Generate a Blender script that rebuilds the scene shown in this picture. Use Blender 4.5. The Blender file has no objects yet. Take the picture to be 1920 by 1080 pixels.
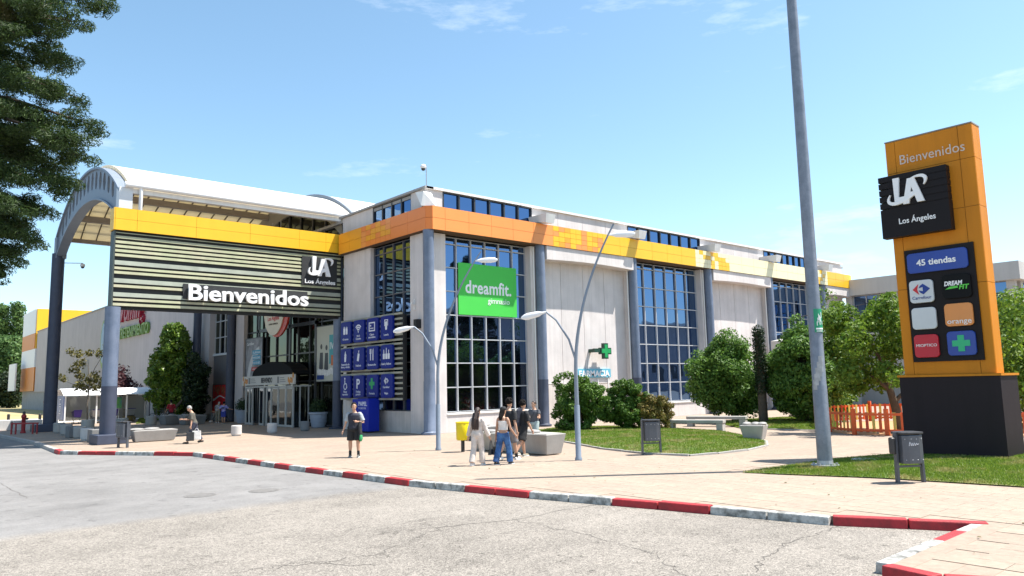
import bpy, bmesh, math, random
import numpy as np
from mathutils import Vector, Matrix
R = math.radians; PI = math.pi
rng = np.random.default_rng(7); random.seed(7)
SC = bpy.context.scene; COL = SC.collection

# ------------------------------------------------------------------ camera
CAM_H = 2.3; F = 1412.06
YAW, PITCH, ROLL = R(41.0929), R(7.25156), R(-1.2557)
_f = Vector((math.sin(YAW)*math.cos(PITCH), math.cos(YAW)*math.cos(PITCH), math.sin(PITCH)))
_r = Vector((math.cos(YAW), -math.sin(YAW), 0)); _u = _r.cross(_f)
c_, s_ = math.cos(ROLL), math.sin(ROLL)
RT, UP = c_*_r + s_*_u, -s_*_r + c_*_u
cam = bpy.data.cameras.new('camera'); cam_o = bpy.data.objects.new('camera', cam); COL.objects.link(cam_o)
cam.sensor_width = 36; cam.lens = F/1920*36; cam.clip_start = 0.1; cam.clip_end = 3000
mw = Matrix((RT, UP, -_f)).transposed().to_4x4(); mw.translation = (0, 0, CAM_H); cam_o.matrix_world = mw
SC.camera = cam_o

def at(px, py, z=0.0):
    """survey helper: the ground point (height z) seen at a pixel of the 1920 px photograph"""
    d = RT*((px-960)/F) - UP*((py-540)/F) + _f
    t = (z-CAM_H)/d.z
    return Vector((d.x*t, d.y*t, z))
def depth_of(p): return (Vector((p[0], p[1], p[2] if len(p) > 2 else 0)) - Vector((0, 0, CAM_H))).dot(_f)

# ------------------------------------------------------------------ world, sun
SUN_EL, SUN_AZ = R(63), R(-38)            # azimuth of the sun measured from +X
W = bpy.data.worlds.new('World'); SC.world = W; W.use_nodes = True
nt = W.node_tree; nt.nodes.clear()
def N(t, k, **kw):
    n = t.nodes.new(k)
    for a, b in kw.items():
        if a.startswith('i_'):
            n.inputs[int(a[2:]) if a[2:].isdigit() else a[2:]].default_value = b
        else: setattr(n, a, b)
    return n
sky = N(nt, 'ShaderNodeTexSky', sky_type='NISHITA', sun_disc=False)
sky.sun_elevation = SUN_EL; sky.sun_rotation = PI/2 - SUN_AZ; sky.altitude = 600; sky.air_density = 1.0; sky.dust_density = 1.0; sky.ozone_density = 1.3
bg = N(nt, 'ShaderNodeBackground'); bg.inputs[1].default_value = 0.12
out = N(nt, 'ShaderNodeOutputWorld')
hs = N(nt, 'ShaderNodeHueSaturation'); hs.inputs['Saturation'].default_value = 1.02; hs.inputs['Hue'].default_value = 0.485
nt.links.new(sky.outputs[0], hs.inputs['Color'])
# thin fair-weather cloud
tc = N(nt, 'ShaderNodeTexCoord'); mp = N(nt, 'ShaderNodeMapping'); mp.inputs['Scale'].default_value = (2.2, 2.2, 9.0); mp.inputs['Location'].default_value = (1.3, 0.4, 0.7)
nz = N(nt, 'ShaderNodeTexNoise', i_Scale=1.7, i_Detail=8.0, i_Roughness=0.62)
cr = N(nt, 'ShaderNodeValToRGB'); cr.color_ramp.elements[0].position = 0.60; cr.color_ramp.elements[1].position = 0.90
nt.links.new(tc.outputs['Generated'], mp.inputs[0]); nt.links.new(mp.outputs[0], nz.inputs['Vector']); nt.links.new(nz.outputs[0], cr.inputs[0])
mx = N(nt, 'ShaderNodeMix', data_type='RGBA'); mx.inputs['B'].default_value = (5.6, 6.0, 6.4, 1)
mul = N(nt, 'ShaderNodeMath', operation='MULTIPLY'); mul.inputs[1].default_value = 0.8
nt.links.new(cr.outputs[0], mul.inputs[0]); nt.links.new(mul.outputs[0], mx.inputs['Factor'])
nt.links.new(hs.outputs[0], mx.inputs['A']); nt.links.new(mx.outputs['Result'], bg.inputs[0]); nt.links.new(bg.outputs[0], out.inputs[0])
sun = bpy.data.lights.new('sun', 'SUN'); sun.energy = 5.0; sun.angle = R(0.53); sun.color = (1, 0.955, 0.88)
sun_o = bpy.data.objects.new('sun', sun); COL.objects.link(sun_o)
sd = Vector((math.cos(SUN_EL)*math.cos(SUN_AZ), math.cos(SUN_EL)*math.sin(SUN_AZ), math.sin(SUN_EL)))
sun_o.rotation_euler = sd.to_track_quat('Z', 'Y').to_euler(); sun_o.location = sd*100
SC.view_settings.view_transform = 'Standard'; SC.view_settings.look = 'None'; SC.view_settings.gamma = 1; SC.view_settings.use_curve_mapping = False
SC.view_settings.exposure = 1.08
SC.cycles.max_bounces = 8; SC.cycles.transparent_max_bounces = 12

# ------------------------------------------------------------------ materials
MATS = {}
def mat(name, col, rough=0.7, var=0.12, scale=2.0, metal=0.0, bump=0.0, bscale=30.0, spec=0.5, col2=None, mixscale=None, fine=0.0, streak=0.0, coat=0.0, emit=None):
    """procedural paint / stone / metal: base colour with broad and fine noise, optional streaks and bump"""
    if name in MATS: return MATS[name]
    m = bpy.data.materials.new(name); m.use_nodes = True; t = m.node_tree; b = t.nodes['Principled BSDF']
    b.inputs['Roughness'].default_value = rough; b.inputs['Metallic'].default_value = metal; b.inputs['Specular IOR Level'].default_value = spec
    if coat: b.inputs['Coat Weight'].default_value = coat
    g = N(t, 'ShaderNodeNewGeometry')
    n1 = N(t, 'ShaderNodeTexNoise', i_Scale=scale, i_Detail=6.0, i_Roughness=0.6)
    t.links.new(g.outputs['Position'], n1.inputs['Vector'])
    mr = N(t, 'ShaderNodeMapRange'); mr.inputs[1].default_value = 0.3; mr.inputs[2].default_value = 0.7
    mr.inputs[3].default_value = 1-var; mr.inputs[4].default_value = 1+var*0.6
    t.links.new(n1.outputs[0], mr.inputs[0])
    c = N(t, 'ShaderNodeMix', data_type='RGBA', blend_type='MULTIPLY'); c.inputs['Factor'].default_value = 1
    c.inputs['A'].default_value = (*col, 1)
    if col2:
        n3 = N(t, 'ShaderNodeTexNoise', i_Scale=mixscale or scale, i_Detail=8.0, i_Roughness=0.65); t.links.new(g.outputs['Position'], n3.inputs['Vector'])
        r3 = N(t, 'ShaderNodeMapRange'); r3.inputs[1].default_value = 0.42; r3.inputs[2].default_value = 0.62; t.links.new(n3.outputs[0], r3.inputs[0])
        m3 = N(t, 'ShaderNodeMix', data_type='RGBA'); m3.inputs['A'].default_value = (*col, 1); m3.inputs['B'].default_value = (*col2, 1)
        t.links.new(r3.outputs[0], m3.inputs['Factor']); t.links.new(m3.outputs['Result'], c.inputs['A'])
    last = mr.outputs[0]
    if fine:
        n2 = N(t, 'ShaderNodeTexNoise', i_Scale=bscale, i_Detail=3.0); t.links.new(g.outputs['Position'], n2.inputs['Vector'])
        r2 = N(t, 'ShaderNodeMapRange'); r2.inputs[1].default_value = 0.3; r2.inputs[2].default_value = 0.7; r2.inputs[3].default_value = 1-fine; r2.inputs[4].default_value = 1+fine
        t.links.new(n2.outputs[0], r2.inputs[0]); mm = N(t, 'ShaderNodeMath', operation='MULTIPLY')
        t.links.new(last, mm.inputs[0]); t.links.new(r2.outputs[0], mm.inputs[1]); last = mm.outputs[0]
    if streak:
        mp = N(t, 'ShaderNodeMapping'); mp.inputs['Scale'].default_value = (3.5, 3.5, 0.12); t.links.new(g.outputs['Position'], mp.inputs[0])
        n4 = N(t, 'ShaderNodeTexNoise', i_Scale=1.0, i_Detail=7.0, i_Roughness=0.7); t.links.new(mp.outputs[0], n4.inputs['Vector'])
        r4 = N(t, 'ShaderNodeMapRange'); r4.inputs[1].default_value = 0.45; r4.inputs[2].default_value = 0.75; r4.inputs[3].default_value = 1; r4.inputs[4].default_value = 1-streak
        t.links.new(n4.outputs[0], r4.inputs[0]); mm = N(t, 'ShaderNodeMath', operation='MULTIPLY')
        t.links.new(last, mm.inputs[0]); t.links.new(r4.outputs[0], mm.inputs[1]); last = mm.outputs[0]
    t.links.new(last, c.inputs['B']); t.links.new(c.outputs['Result'], b.inputs['Base Color'])
    # a little roughness variation
    rr = N(t, 'ShaderNodeMapRange'); rr.inputs[3].default_value = max(0, rough-0.08); rr.inputs[4].default_value = min(1, rough+0.08)
    t.links.new(n1.outputs[0], rr.inputs[0]); t.links.new(rr.outputs[0], b.inputs['Roughness'])
    if bump:
        nb = N(t, 'ShaderNodeTexNoise', i_Scale=bscale, i_Detail=5.0); t.links.new(g.outputs['Position'], nb.inputs['Vector'])
        bp = N(t, 'ShaderNodeBump', i_Strength=bump, i_Distance=0.02); t.links.new(nb.outputs[0], bp.inputs['Height']); t.links.new(bp.outputs[0], b.inputs['Normal'])
    MATS[name] = m; return m

def glass_mat(name, tint=(0.62, 0.75, 0.95), body=(0.006, 0.008, 0.014), refl=0.5, see=0.0, wave=0.006):
    m = bpy.data.materials.new(name); m.use_nodes = True; t = m.node_tree; t.nodes.clear()
    o = N(t, 'ShaderNodeOutputMaterial'); gl = N(t, 'ShaderNodeBsdfGlossy'); gl.inputs['Roughness'].default_value = 0.02; gl.inputs['Color'].default_value = (*tint, 1)
    df = N(t, 'ShaderNodeBsdfDiffuse'); df.inputs[0].default_value = (*body, 1)
    fr = N(t, 'ShaderNodeFresnel', i_IOR=1.5); ad = N(t, 'ShaderNodeMath', operation='ADD', use_clamp=True); ad.inputs[1].default_value = refl
    g = N(t, 'ShaderNodeNewGeometry'); n = N(t, 'ShaderNodeTexNoise', i_Scale=0.9, i_Detail=1.0); t.links.new(g.outputs['Position'], n.inputs['Vector'])
    bp = N(t, 'ShaderNodeBump', i_Strength=1.0, i_Distance=wave); t.links.new(n.outputs[0], bp.inputs['Height']); t.links.new(bp.outputs[0], gl.inputs['Normal'])
    mx = N(t, 'ShaderNodeMixShader'); t.links.new(fr.outputs[0], ad.inputs[0]); t.links.new(ad.outputs[0], mx.inputs[0])
    under = df.outputs[0]
    if see:
        tr = N(t, 'ShaderNodeBsdfTransparent'); tr.inputs[0].default_value = (*[min(1, c*1.0) for c in tint], 1)
        ms = N(t, 'ShaderNodeMixShader'); ms.inputs[0].default_value = see
        t.links.new(df.outputs[0], ms.inputs[1]); t.links.new(tr.outputs[0], ms.inputs[2]); under = ms.outputs[0]
    t.links.new(under, mx.inputs[1]); t.links.new(gl.outputs[0], mx.inputs[2]); t.links.new(mx.outputs[0], o.inputs[0])
    return m

def leaf_mat(name, c1, c2, trans=0.3, rough=0.55, dry=None):
    m = bpy.data.materials.new(name); m.use_nodes = True; t = m.node_tree; t.nodes.clear()
    o = N(t, 'ShaderNodeOutputMaterial'); g = N(t, 'ShaderNodeNewGeometry')
    mx = N(t, 'ShaderNodeMix', data_type='RGBA'); mx.inputs['A'].default_value = (*c1, 1); mx.inputs['B'].default_value = (*c2, 1)
    t.links.new(g.outputs['Random Per Island'], mx.inputs['Factor'])
    col = mx.outputs['Result']
    if dry:
        n = N(t, 'ShaderNodeTexNoise', i_Scale=dry[1], i_Detail=4.0); t.links.new(g.outputs['Position'], n.inputs['Vector'])
        r = N(t, 'ShaderNodeMapRange'); r.inputs[1].default_value = dry[2]; r.inputs[2].default_value = dry[2]+0.15; t.links.new(n.outputs[0], r.inputs[0])
        m2 = N(t, 'ShaderNodeMix', data_type='RGBA'); m2.inputs['B'].default_value = (*dry[0], 1); t.links.new(col, m2.inputs['A']); t.links.new(r.outputs[0], m2.inputs['Factor']); col = m2.outputs['Result']
    d = N(t, 'ShaderNodeBsdfPrincipled'); d.inputs['Roughness'].default_value = rough; d.inputs['Specular IOR Level'].default_value = 0.35
    tr = N(t, 'ShaderNodeBsdfTranslucent'); ms = N(t, 'ShaderNodeMixShader'); ms.inputs[0].default_value = trans
    t.links.new(col, d.inputs['Base Color']); t.links.new(col, tr.inputs[0])
    t.links.new(d.outputs[0], ms.inputs[1]); t.links.new(tr.outputs[0], ms.inputs[2]); t.links.new(ms.outputs[0], o.inputs[0])
    return m

# ------------------------------------------------------------------ mesh helpers
def wloc(o):
    v = Vector((0, 0, 0))
    while o is not None: v += o.location; o = o.parent
    return v
def tag(o, label=None, cat=None, group=None, kind=None):
    if label: o['label'] = label
    if cat: o['category'] = cat
    if group: o['group'] = group
    if kind: o['kind'] = kind
    return o
def thing(name, label, cat, loc=(0, 0, 0), rz=0.0, group=None):
    o = bpy.data.objects.new(name, None); COL.objects.link(o); o.empty_display_size = 0.2
    o.location = loc; o.rotation_euler.z = rz
    return tag(o, label, cat, group)
def link(name, me, parent=None, loc=None):
    o = bpy.data.objects.new(name, me); COL.objects.link(o); o.parent = parent
    if loc is not None: o.location = loc
    return o
def copy_tree(o, parent=None):
    c = o.copy(); COL.objects.link(c); c.parent = parent
    for ch in list(o.children): copy_tree(ch, c)
    return c

class MB:
    def __init__(s): s.v = []; s.f = []
    def add(s, vs, fs):
        n = len(s.v); s.v += [tuple(v) for v in vs]; s.f += [tuple(i+n for i in f) for f in fs]; return s
    def box(s, a, b):
        (x0, y0, z0), (x1, y1, z1) = a, b
        return s.add([(x0,y0,z0),(x1,y0,z0),(x1,y1,z0),(x0,y1,z0),(x0,y0,z1),(x1,y0,z1),(x1,y1,z1),(x0,y1,z1)],
                     [(0,3,2,1),(4,5,6,7),(0,1,5,4),(1,2,6,5),(2,3,7,6),(3,0,4,7)])
    def hexa(s, p): return s.add(p, [(0,3,2,1),(4,5,6,7),(0,1,5,4),(1,2,6,5),(2,3,7,6),(3,0,4,7)])
    def beam(s, a, b, w, h=None, up=(0, 0, 1)):
        a, b = Vector(a), Vector(b); h = h or w; d = (b-a).normalized(); u = Vector(up)
        if abs(d.dot(u)) > 0.98: u = Vector((1, 0, 0))
        x = d.cross(u).normalized()*(w/2); y = x.cross(d).normalized()*(h/2)
        return s.hexa([a-x-y, a+x-y, b+x-y, b-x-y, a-x+y, a+x+y, b+x+y, b-x+y])
    def prism(s, poly, n):
        """extrude a planar 3-D polygon by vector n"""
        k = len(poly); n = Vector(n); p = [Vector(q) for q in poly]
        return s.add(p+[q+n for q in p], [tuple(range(k-1, -1, -1)), tuple(range(k, 2*k))]+[(i, (i+1) % k, k+(i+1) % k, k+i) for i in range(k)])
    def tube(s, pts, r, n=10, cap=True, ref=(0.13, 0.99, 0.07)):
        pts = [Vector(p) for p in pts]; k = len(pts)
        if not hasattr(r, '__len__'): r = [r]*k
        base = len(s.v); ref = Vector(ref)
        for i, p in enumerate(pts):
            d = (pts[min(i+1, k-1)]-pts[max(i-1, 0)]).normalized()
            x = (ref - d*ref.dot(d))
            if x.length < 1e-3: x = Vector((1, 0, 0)) - d*d.x
            x.normalize(); y = d.cross(x)
            ry, rx = r[i] if hasattr(r[i], '__len__') else (r[i], r[i])
            for j in range(n):
                a = 2*PI*j/n; s.v.append(tuple(p + x*(rx*math.cos(a)) + y*(ry*math.sin(a))))
        for i in range(k-1):
            for j in range(n):
                a = base+i*n+j; b = base+i*n+(j+1) % n; s.f.append((a, b, b+n, a+n))
        if cap: s.f.append(tuple(base+j for j in range(n-1, -1, -1))); s.f.append(tuple(base+(k-1)*n+j for j in range(n)))
        return s
    def lathe(s, prof, c=(0, 0, 0), n=20):
        base = len(s.v); k = len(prof)
        for (r, z) in prof:
            for j in range(n):
                a = 2*PI*j/n; s.v.append((c[0]+r*math.cos(a), c[1]+r*math.sin(a), c[2]+z))
        for i in range(k-1):
            for j in range(n):
                a = base+i*n+j; b = base+i*n+(j+1) % n; s.f.append((a, b, b+n, a+n))
        s.f.append(tuple(base+j for j in range(n-1, -1, -1))); s.f.append(tuple(base+(k-1)*n+j for j in range(n)))
        return s
    def ell(s, c, r, n=12, m=8):
        base = len(s.v)
        for i in range(1, m):
            th = PI*i/m
            for j in range(n):
                a = 2*PI*j/n; s.v.append((c[0]+r[0]*math.sin(th)*math.cos(a), c[1]+r[1]*math.sin(th)*math.sin(a), c[2]-r[2]*math.cos(th)))
        for i in range(m-2):
            for j in range(n):
                a = base+i*n+j; b = base+i*n+(j+1) % n; s.f.append((a, b, b+n, a+n))
        lo = len(s.v); s.v.append((c[0], c[1], c[2]-r[2])); s.v.append((c[0], c[1], c[2]+r[2]))
        for j in range(n):
            s.f.append((lo, base+(j+1) % n, base+j)); s.f.append((lo+1, base+(m-2)*n+j, base+(m-2)*n+(j+1) % n))
        return s
    def mesh(s, name, m, smooth=False, off=(0, 0, 0)):
        me = bpy.data.meshes.new(name); ox, oy, oz = off
        me.from_pydata([(x-ox, y-oy, z-oz) for x, y, z in s.v], [], s.f); me.update()
        if m: me.materials.append(m)
        if smooth:
            me.polygons.foreach_set('use_smooth', [True]*len(me.polygons))
            if smooth != 'all': me.set_sharp_from_angle(angle=R(40))
        return me
    def build(s, name, m, parent=None, smooth=False, local=False, bevel=0.0, own=False):
        off = Vector((0, 0, 0)) if local else (wloc(parent) if parent else Vector((0, 0, 0)))
        loc = None
        if parent is None and own:                    # a thing of one mesh: put its origin at its base
            a = np.array(s.v); off = Vector((a[:, 0].mean(), a[:, 1].mean(), a[:, 2].min())); loc = off
        o = link(name, s.mesh(name, m, smooth, off), parent, loc)
        if bevel:
            b = o.modifiers.new('bevel', 'BEVEL'); b.width = bevel; b.segments = 2; b.limit_method = 'ANGLE'
        return o

_boxes = {}
def piece(name, parent, a, b, m, gap=0.0):
    """one small box; alike boxes share mesh data"""
    a = Vector(a); b = Vector(b); c = (a+b)/2; d = b-a
    key = (round(d.x, 3), round(d.y, 3), round(d.z, 3), m.name, name)
    if key not in _boxes: _boxes[key] = MB().box(-d/2, d/2).mesh(name, m)
    return link(name, _boxes[key], parent, c-(wloc(parent) if parent else Vector((0, 0, 0))))

def npmesh(name, v, f, m):
    """fast mesh from numpy verts and equal-sized faces"""
    me = bpy.data.meshes.new(name); k = f.shape[1]
    me.vertices.add(len(v)); me.vertices.foreach_set('co', v.astype(np.float32).ravel())
    me.loops.add(f.size); me.loops.foreach_set('vertex_index', f.astype(np.int32).ravel())
    me.polygons.add(len(f)); me.polygons.foreach_set('loop_start', np.arange(0, f.size, k, dtype=np.int32)); me.polygons.foreach_set('loop_total', np.full(len(f), k, dtype=np.int32))
    me.update(calc_edges=True); me.validate(); me.materials.append(m); return me

class Fr:
    """a drawing plane on a vertical face: origin o, u to the reader's right, n towards the reader"""
    def __init__(s, o, side):
        s.o = Vector(o)
        s.u, s.n, s.rot = {'-Y': (Vector((1,0,0)), Vector((0,-1,0)), (PI/2, 0, 0)), '-X': (Vector((0,-1,0)), Vector((-1,0,0)), (PI/2, 0, -PI/2)),
                           '+X': (Vector((0,1,0)), Vector((1,0,0)), (PI/2, 0, PI/2))}[side]
    def p(s, u, v, d=0.0): return s.o + s.u*u + Vector((0, 0, v)) + s.n*d
    def poly(s, mb, pts, d0, d1): return mb.prism([s.p(u, v, d0) for u, v in pts], s.n*(d1-d0))
    def rect(s, mb, u0, v0, u1, v1, d0, d1): return s.poly(mb, [(u0,v0),(u1,v0),(u1,v1),(u0,v1)], d0, d1)
def rrect(u0, v0, u1, v1, r, n=4):
    out = []
    for cu, cv, a0 in ((u1-r, v0+r, -90), (u1-r, v1-r, 0), (u0+r, v1-r, 90), (u0+r, v0+r, 180)):
        for i in range(n+1): a = R(a0+90*i/n); out.append((cu+r*math.cos(a), cv+r*math.sin(a)))
    return out
def circ(cu, cv, ru, rv=None, n=16): rv = rv or ru; return [(cu+ru*math.cos(2*PI*i/n), cv+rv*math.sin(2*PI*i/n)) for i in range(n)]
def arcband(cu, cv, r0, r1, a0, a1, n=10, k=1.0):
    o = [(cu+r1*math.cos(R(a0+(a1-a0)*i/n)), cv+k*r1*math.sin(R(a0+(a1-a0)*i/n))) for i in range(n+1)]
    return o+[(cu+r0*math.cos(R(a0+(a1-a0)*i/n)), cv+k*r0*math.sin(R(a0+(a1-a0)*i/n))) for i in range(n, -1, -1)]
def bandstrip(fr, mb, cu, cv, r0, r1, a0, a1, d0, d1, n=10, k=1.0):
    for i in range(n):
        b0 = a0+(a1-a0)*i/n; b1 = a0+(a1-a0)*(i+1)/n
        fr.poly(mb, [(cu+r0*math.cos(R(b0)), cv+k*r0*math.sin(R(b0))), (cu+r1*math.cos(R(b0)), cv+k*r1*math.sin(R(b0))), (cu+r1*math.cos(R(b1)), cv+k*r1*math.sin(R(b1))), (cu+r0*math.cos(R(b1)), cv+k*r0*math.sin(R(b1)))], d0, d1)

_txt = {}
def text(name, s, fr, u, v, size, m, parent, d=0.0, depth=0.01, bold=0.0, align='LEFT', width=None, space=1.0, shear=0.0):
    """lettering as real raised letters on a plane; width squeezes the line to a length"""
    cu = bpy.data.curves.new('t', 'FONT'); cu.body = s; cu.size = size; cu.extrude = depth/2; cu.offset = bold; cu.align_x = align; cu.space_character = space; cu.resolution_u = 3; cu.shear = shear
    to = bpy.data.objects.new('t', cu); COL.objects.link(to)
    bpy.context.view_layer.update(); dg = bpy.context.evaluated_depsgraph_get()
    me = bpy.data.meshes.new_from_object(to.evaluated_get(dg)); bpy.data.objects.remove(to); bpy.data.curves.remove(cu)
    if width:
        xs = [w.co.x for w in me.vertices]; k = width/(max(xs)-min(xs))
        for w in me.vertices: w.co.x *= k
    me.materials.clear(); me.materials.append(m); me.name = name
    o = link(name, me, parent); o.rotation_euler = fr.rot
    p = fr.p(u, v, d+depth/2); o.location = p-(wloc(parent) if parent else Vector((0, 0, 0)))
    return o
# ------------------------------------------------------------------ palette
stone = mat('pink_stone', (0.65, 0.60, 0.58), 0.8, 0.12, 0.8, bump=0.25, bscale=60, fine=0.06, streak=0.16)
stone_d = mat('plinth_stone', (0.58, 0.52, 0.48), 0.8, 0.18, 0.9, bump=0.2, bscale=50, streak=0.25)
render_grey = mat('grey_render', (0.50, 0.455, 0.45), 0.85, 0.08, 0.5, bump=0.15, bscale=40, streak=0.15)
ledge_grey = mat('grey_concrete', (0.36, 0.35, 0.34), 0.85, 0.15, 1.5, bump=0.2, bscale=40, streak=0.2)
coping = mat('white_coping', (0.78, 0.77, 0.75), 0.6, 0.06, 1.0, streak=0.15)
orange = mat('orange_panel', (0.78, 0.22, 0.045), 0.38, 0.04, 0.6, spec=0.4, streak=0.05)
orange2 = mat('pale_orange_panel', (0.80, 0.28, 0.07), 0.38, 0.04, 0.6, spec=0.4)
amber = mat('amber_panel', (0.80, 0.33, 0.025), 0.38, 0.04, 0.6, spec=0.4)
yellow = mat('yellow_panel', (0.82, 0.46, 0.022), 0.38, 0.04, 0.6, spec=0.4, streak=0.05)
cream = mat('cream_panel', (0.80, 0.72, 0.45), 0.38, 0.04, 0.6, spec=0.4, streak=0.05)
joint = mat('joint_dark', (0.10, 0.06, 0.03), 0.9, 0.1)
backing = mat('dark_backing', (0.022, 0.024, 0.026), 0.7, 0.2)
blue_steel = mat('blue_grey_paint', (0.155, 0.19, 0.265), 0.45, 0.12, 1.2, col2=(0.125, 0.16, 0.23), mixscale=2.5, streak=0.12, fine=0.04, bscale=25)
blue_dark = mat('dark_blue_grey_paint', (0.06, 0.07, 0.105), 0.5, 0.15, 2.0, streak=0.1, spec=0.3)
mullion = mat('pale_mullion', (0.46, 0.47, 0.49), 0.4, 0.06, 1.0)
mullion_d = mat('dark_mullion', (0.035, 0.037, 0.042), 0.4, 0.1, 1.0)
glassA = glass_mat('blue_solar_glass', (0.29, 0.50, 0.90), (0.003, 0.004, 0.007), 0.28)
glassSee = glass_mat('smoked_glass', (0.50, 0.62, 0.80), (0.004, 0.004, 0.006), 0.06, see=0.55)
glassE = glass_mat('entrance_glass', (0.50, 0.56, 0.48), (0.004, 0.004, 0.004), 0.10, wave=0.012)
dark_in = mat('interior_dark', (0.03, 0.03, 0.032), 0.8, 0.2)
white_paint = mat('white_paint', (0.78, 0.78, 0.78), 0.5, 0.05)
white_let = mat('white_letters', (0.85, 0.85, 0.85), 0.4, 0.02)
white_sheet = mat('white_roof_sheet', (0.80, 0.80, 0.80), 0.55, 0.05, 0.4, streak=0.08)
steel = mat('galvanised', (0.42, 0.43, 0.45), 0.4, 0.15, 4.0, metal=0.6)
black_metal = mat('black_metal', (0.03, 0.03, 0.033), 0.45, 0.2, 6.0)

# ------------------------------------------------------------------ ground materials
def asphalt_mat():
    m = bpy.data.materials.new('asphalt'); m.use_nodes = True; t = m.node_tree; b = t.nodes['Principled BSDF']; b.inputs['Roughness'].default_value = 0.9; b.inputs['Specular IOR Level'].default_value = 0.25
    g = N(t, 'ShaderNodeNewGeometry')
    def noise(s, d=6.0, r=0.6): n = N(t, 'ShaderNodeTexNoise', i_Scale=s, i_Detail=d, i_Roughness=r); t.links.new(g.outputs['Position'], n.inputs['Vector']); return n.outputs[0]
    def rng_(x, a, b_, c, d): r = N(t, 'ShaderNodeMapRange'); t.links.new(x, r.inputs[0]); [setattr(r.inputs[i+1], 'default_value', v) for i, v in enumerate((a, b_, c, d))]; return r.outputs[0]
    def mth(op, x, y):
        n = N(t, 'ShaderNodeMath', operation=op)
        for i, q in enumerate((x, y)):
            if isinstance(q, (int, float)): n.inputs[i].default_value = q
            else: t.links.new(q, n.inputs[i])
        return n.outputs[0]
    vo = N(t, 'ShaderNodeTexVoronoi', i_Scale=78.0); t.links.new(g.outputs['Position'], vo.inputs['Vector'])
    sp = N(t, 'ShaderNodeSeparateColor'); t.links.new(vo.outputs['Color'], sp.inputs[0])
    vo2 = N(t, 'ShaderNodeTexVoronoi', i_Scale=34.0); t.links.new(g.outputs['Position'], vo2.inputs['Vector'])
    sp2 = N(t, 'ShaderNodeSeparateColor'); t.links.new(vo2.outputs['Color'], sp2.inputs[0])
    # the smoother resurfaced lane lies beyond the line from p to q
    p, q = at(-40, 1000), at(800, 897); dx, dy = q.x-p.x, q.y-p.y; L = math.hypot(dx, dy)
    sx = N(t, 'ShaderNodeSeparateXYZ'); t.links.new(g.outputs['Position'], sx.inputs[0])
    side = mth('ADD', mth('MULTIPLY', sx.outputs[0], -dy/L), mth('MULTIPLY', sx.outputs[1], dx/L)); side = mth('SUBTRACT', side, (-dy*p.x+dx*p.y)/L)
    side = mth('ADD', side, mth('MULTIPLY', mth('SUBTRACT', noise(2.2, 6), 0.5), 0.9))
    smooth = rng_(side, -0.35, 0.35, 0.0, 1.0)
    grain = mth('ADD', rng_(sp.outputs[0], 0, 1, -0.46, 0.46), rng_(sp2.outputs[0], 0, 1, -0.20, 0.20))
    amp = rng_(smooth, 0, 1, 1.0, 0.28)
    big = rng_(noise(0.35, 7, 0.65), 0.3, 0.7, -0.20, 0.12)
    mid = rng_(noise(1.6, 7, 0.7), 0.3, 0.7, -0.10, 0.09)
    mp = N(t, 'ShaderNodeMapping'); mp.inputs['Rotation'].default_value = (0, 0, -math.atan2(dy, dx)); mp.inputs['Scale'].default_value = (0.10, 1.5, 1); t.links.new(g.outputs['Position'], mp.inputs[0])
    ns = N(t, 'ShaderNodeTexNoise', i_Scale=0.9, i_Detail=6.0); t.links.new(mp.outputs[0], ns.inputs['Vector']); track = rng_(ns.outputs[0], 0.35, 0.7, 0.03, -0.07)
    spots = rng_(noise(3.1, 3, 0.5), 0.63, 0.70, 0.0, -0.22)
    f = mth('ADD', mth('MULTIPLY', grain, amp), mth('ADD', mth('ADD', big, mid), mth('ADD', track, spots))); f = mth('ADD', f, 1.0)
    c = N(t, 'ShaderNodeMix', data_type='RGBA'); c.inputs['A'].default_value = (0.235, 0.212, 0.185, 1); c.inputs['B'].default_value = (0.215, 0.207, 0.20, 1); t.links.new(smooth, c.inputs['Factor'])
    mm = N(t, 'ShaderNodeMix', data_type='RGBA', blend_type='MULTIPLY'); mm.inputs['Factor'].default_value = 1; t.links.new(c.outputs['Result'], mm.inputs['A']); t.links.new(f, mm.inputs['B']); t.links.new(mm.outputs['Result'], b.inputs['Base Color'])
    bp = N(t, 'ShaderNodeBump', i_Strength=0.35, i_Distance=0.008); t.links.new(sp.outputs[0], bp.inputs['Height']); t.links.new(bp.outputs[0], b.inputs['Normal'])
    return m
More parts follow.
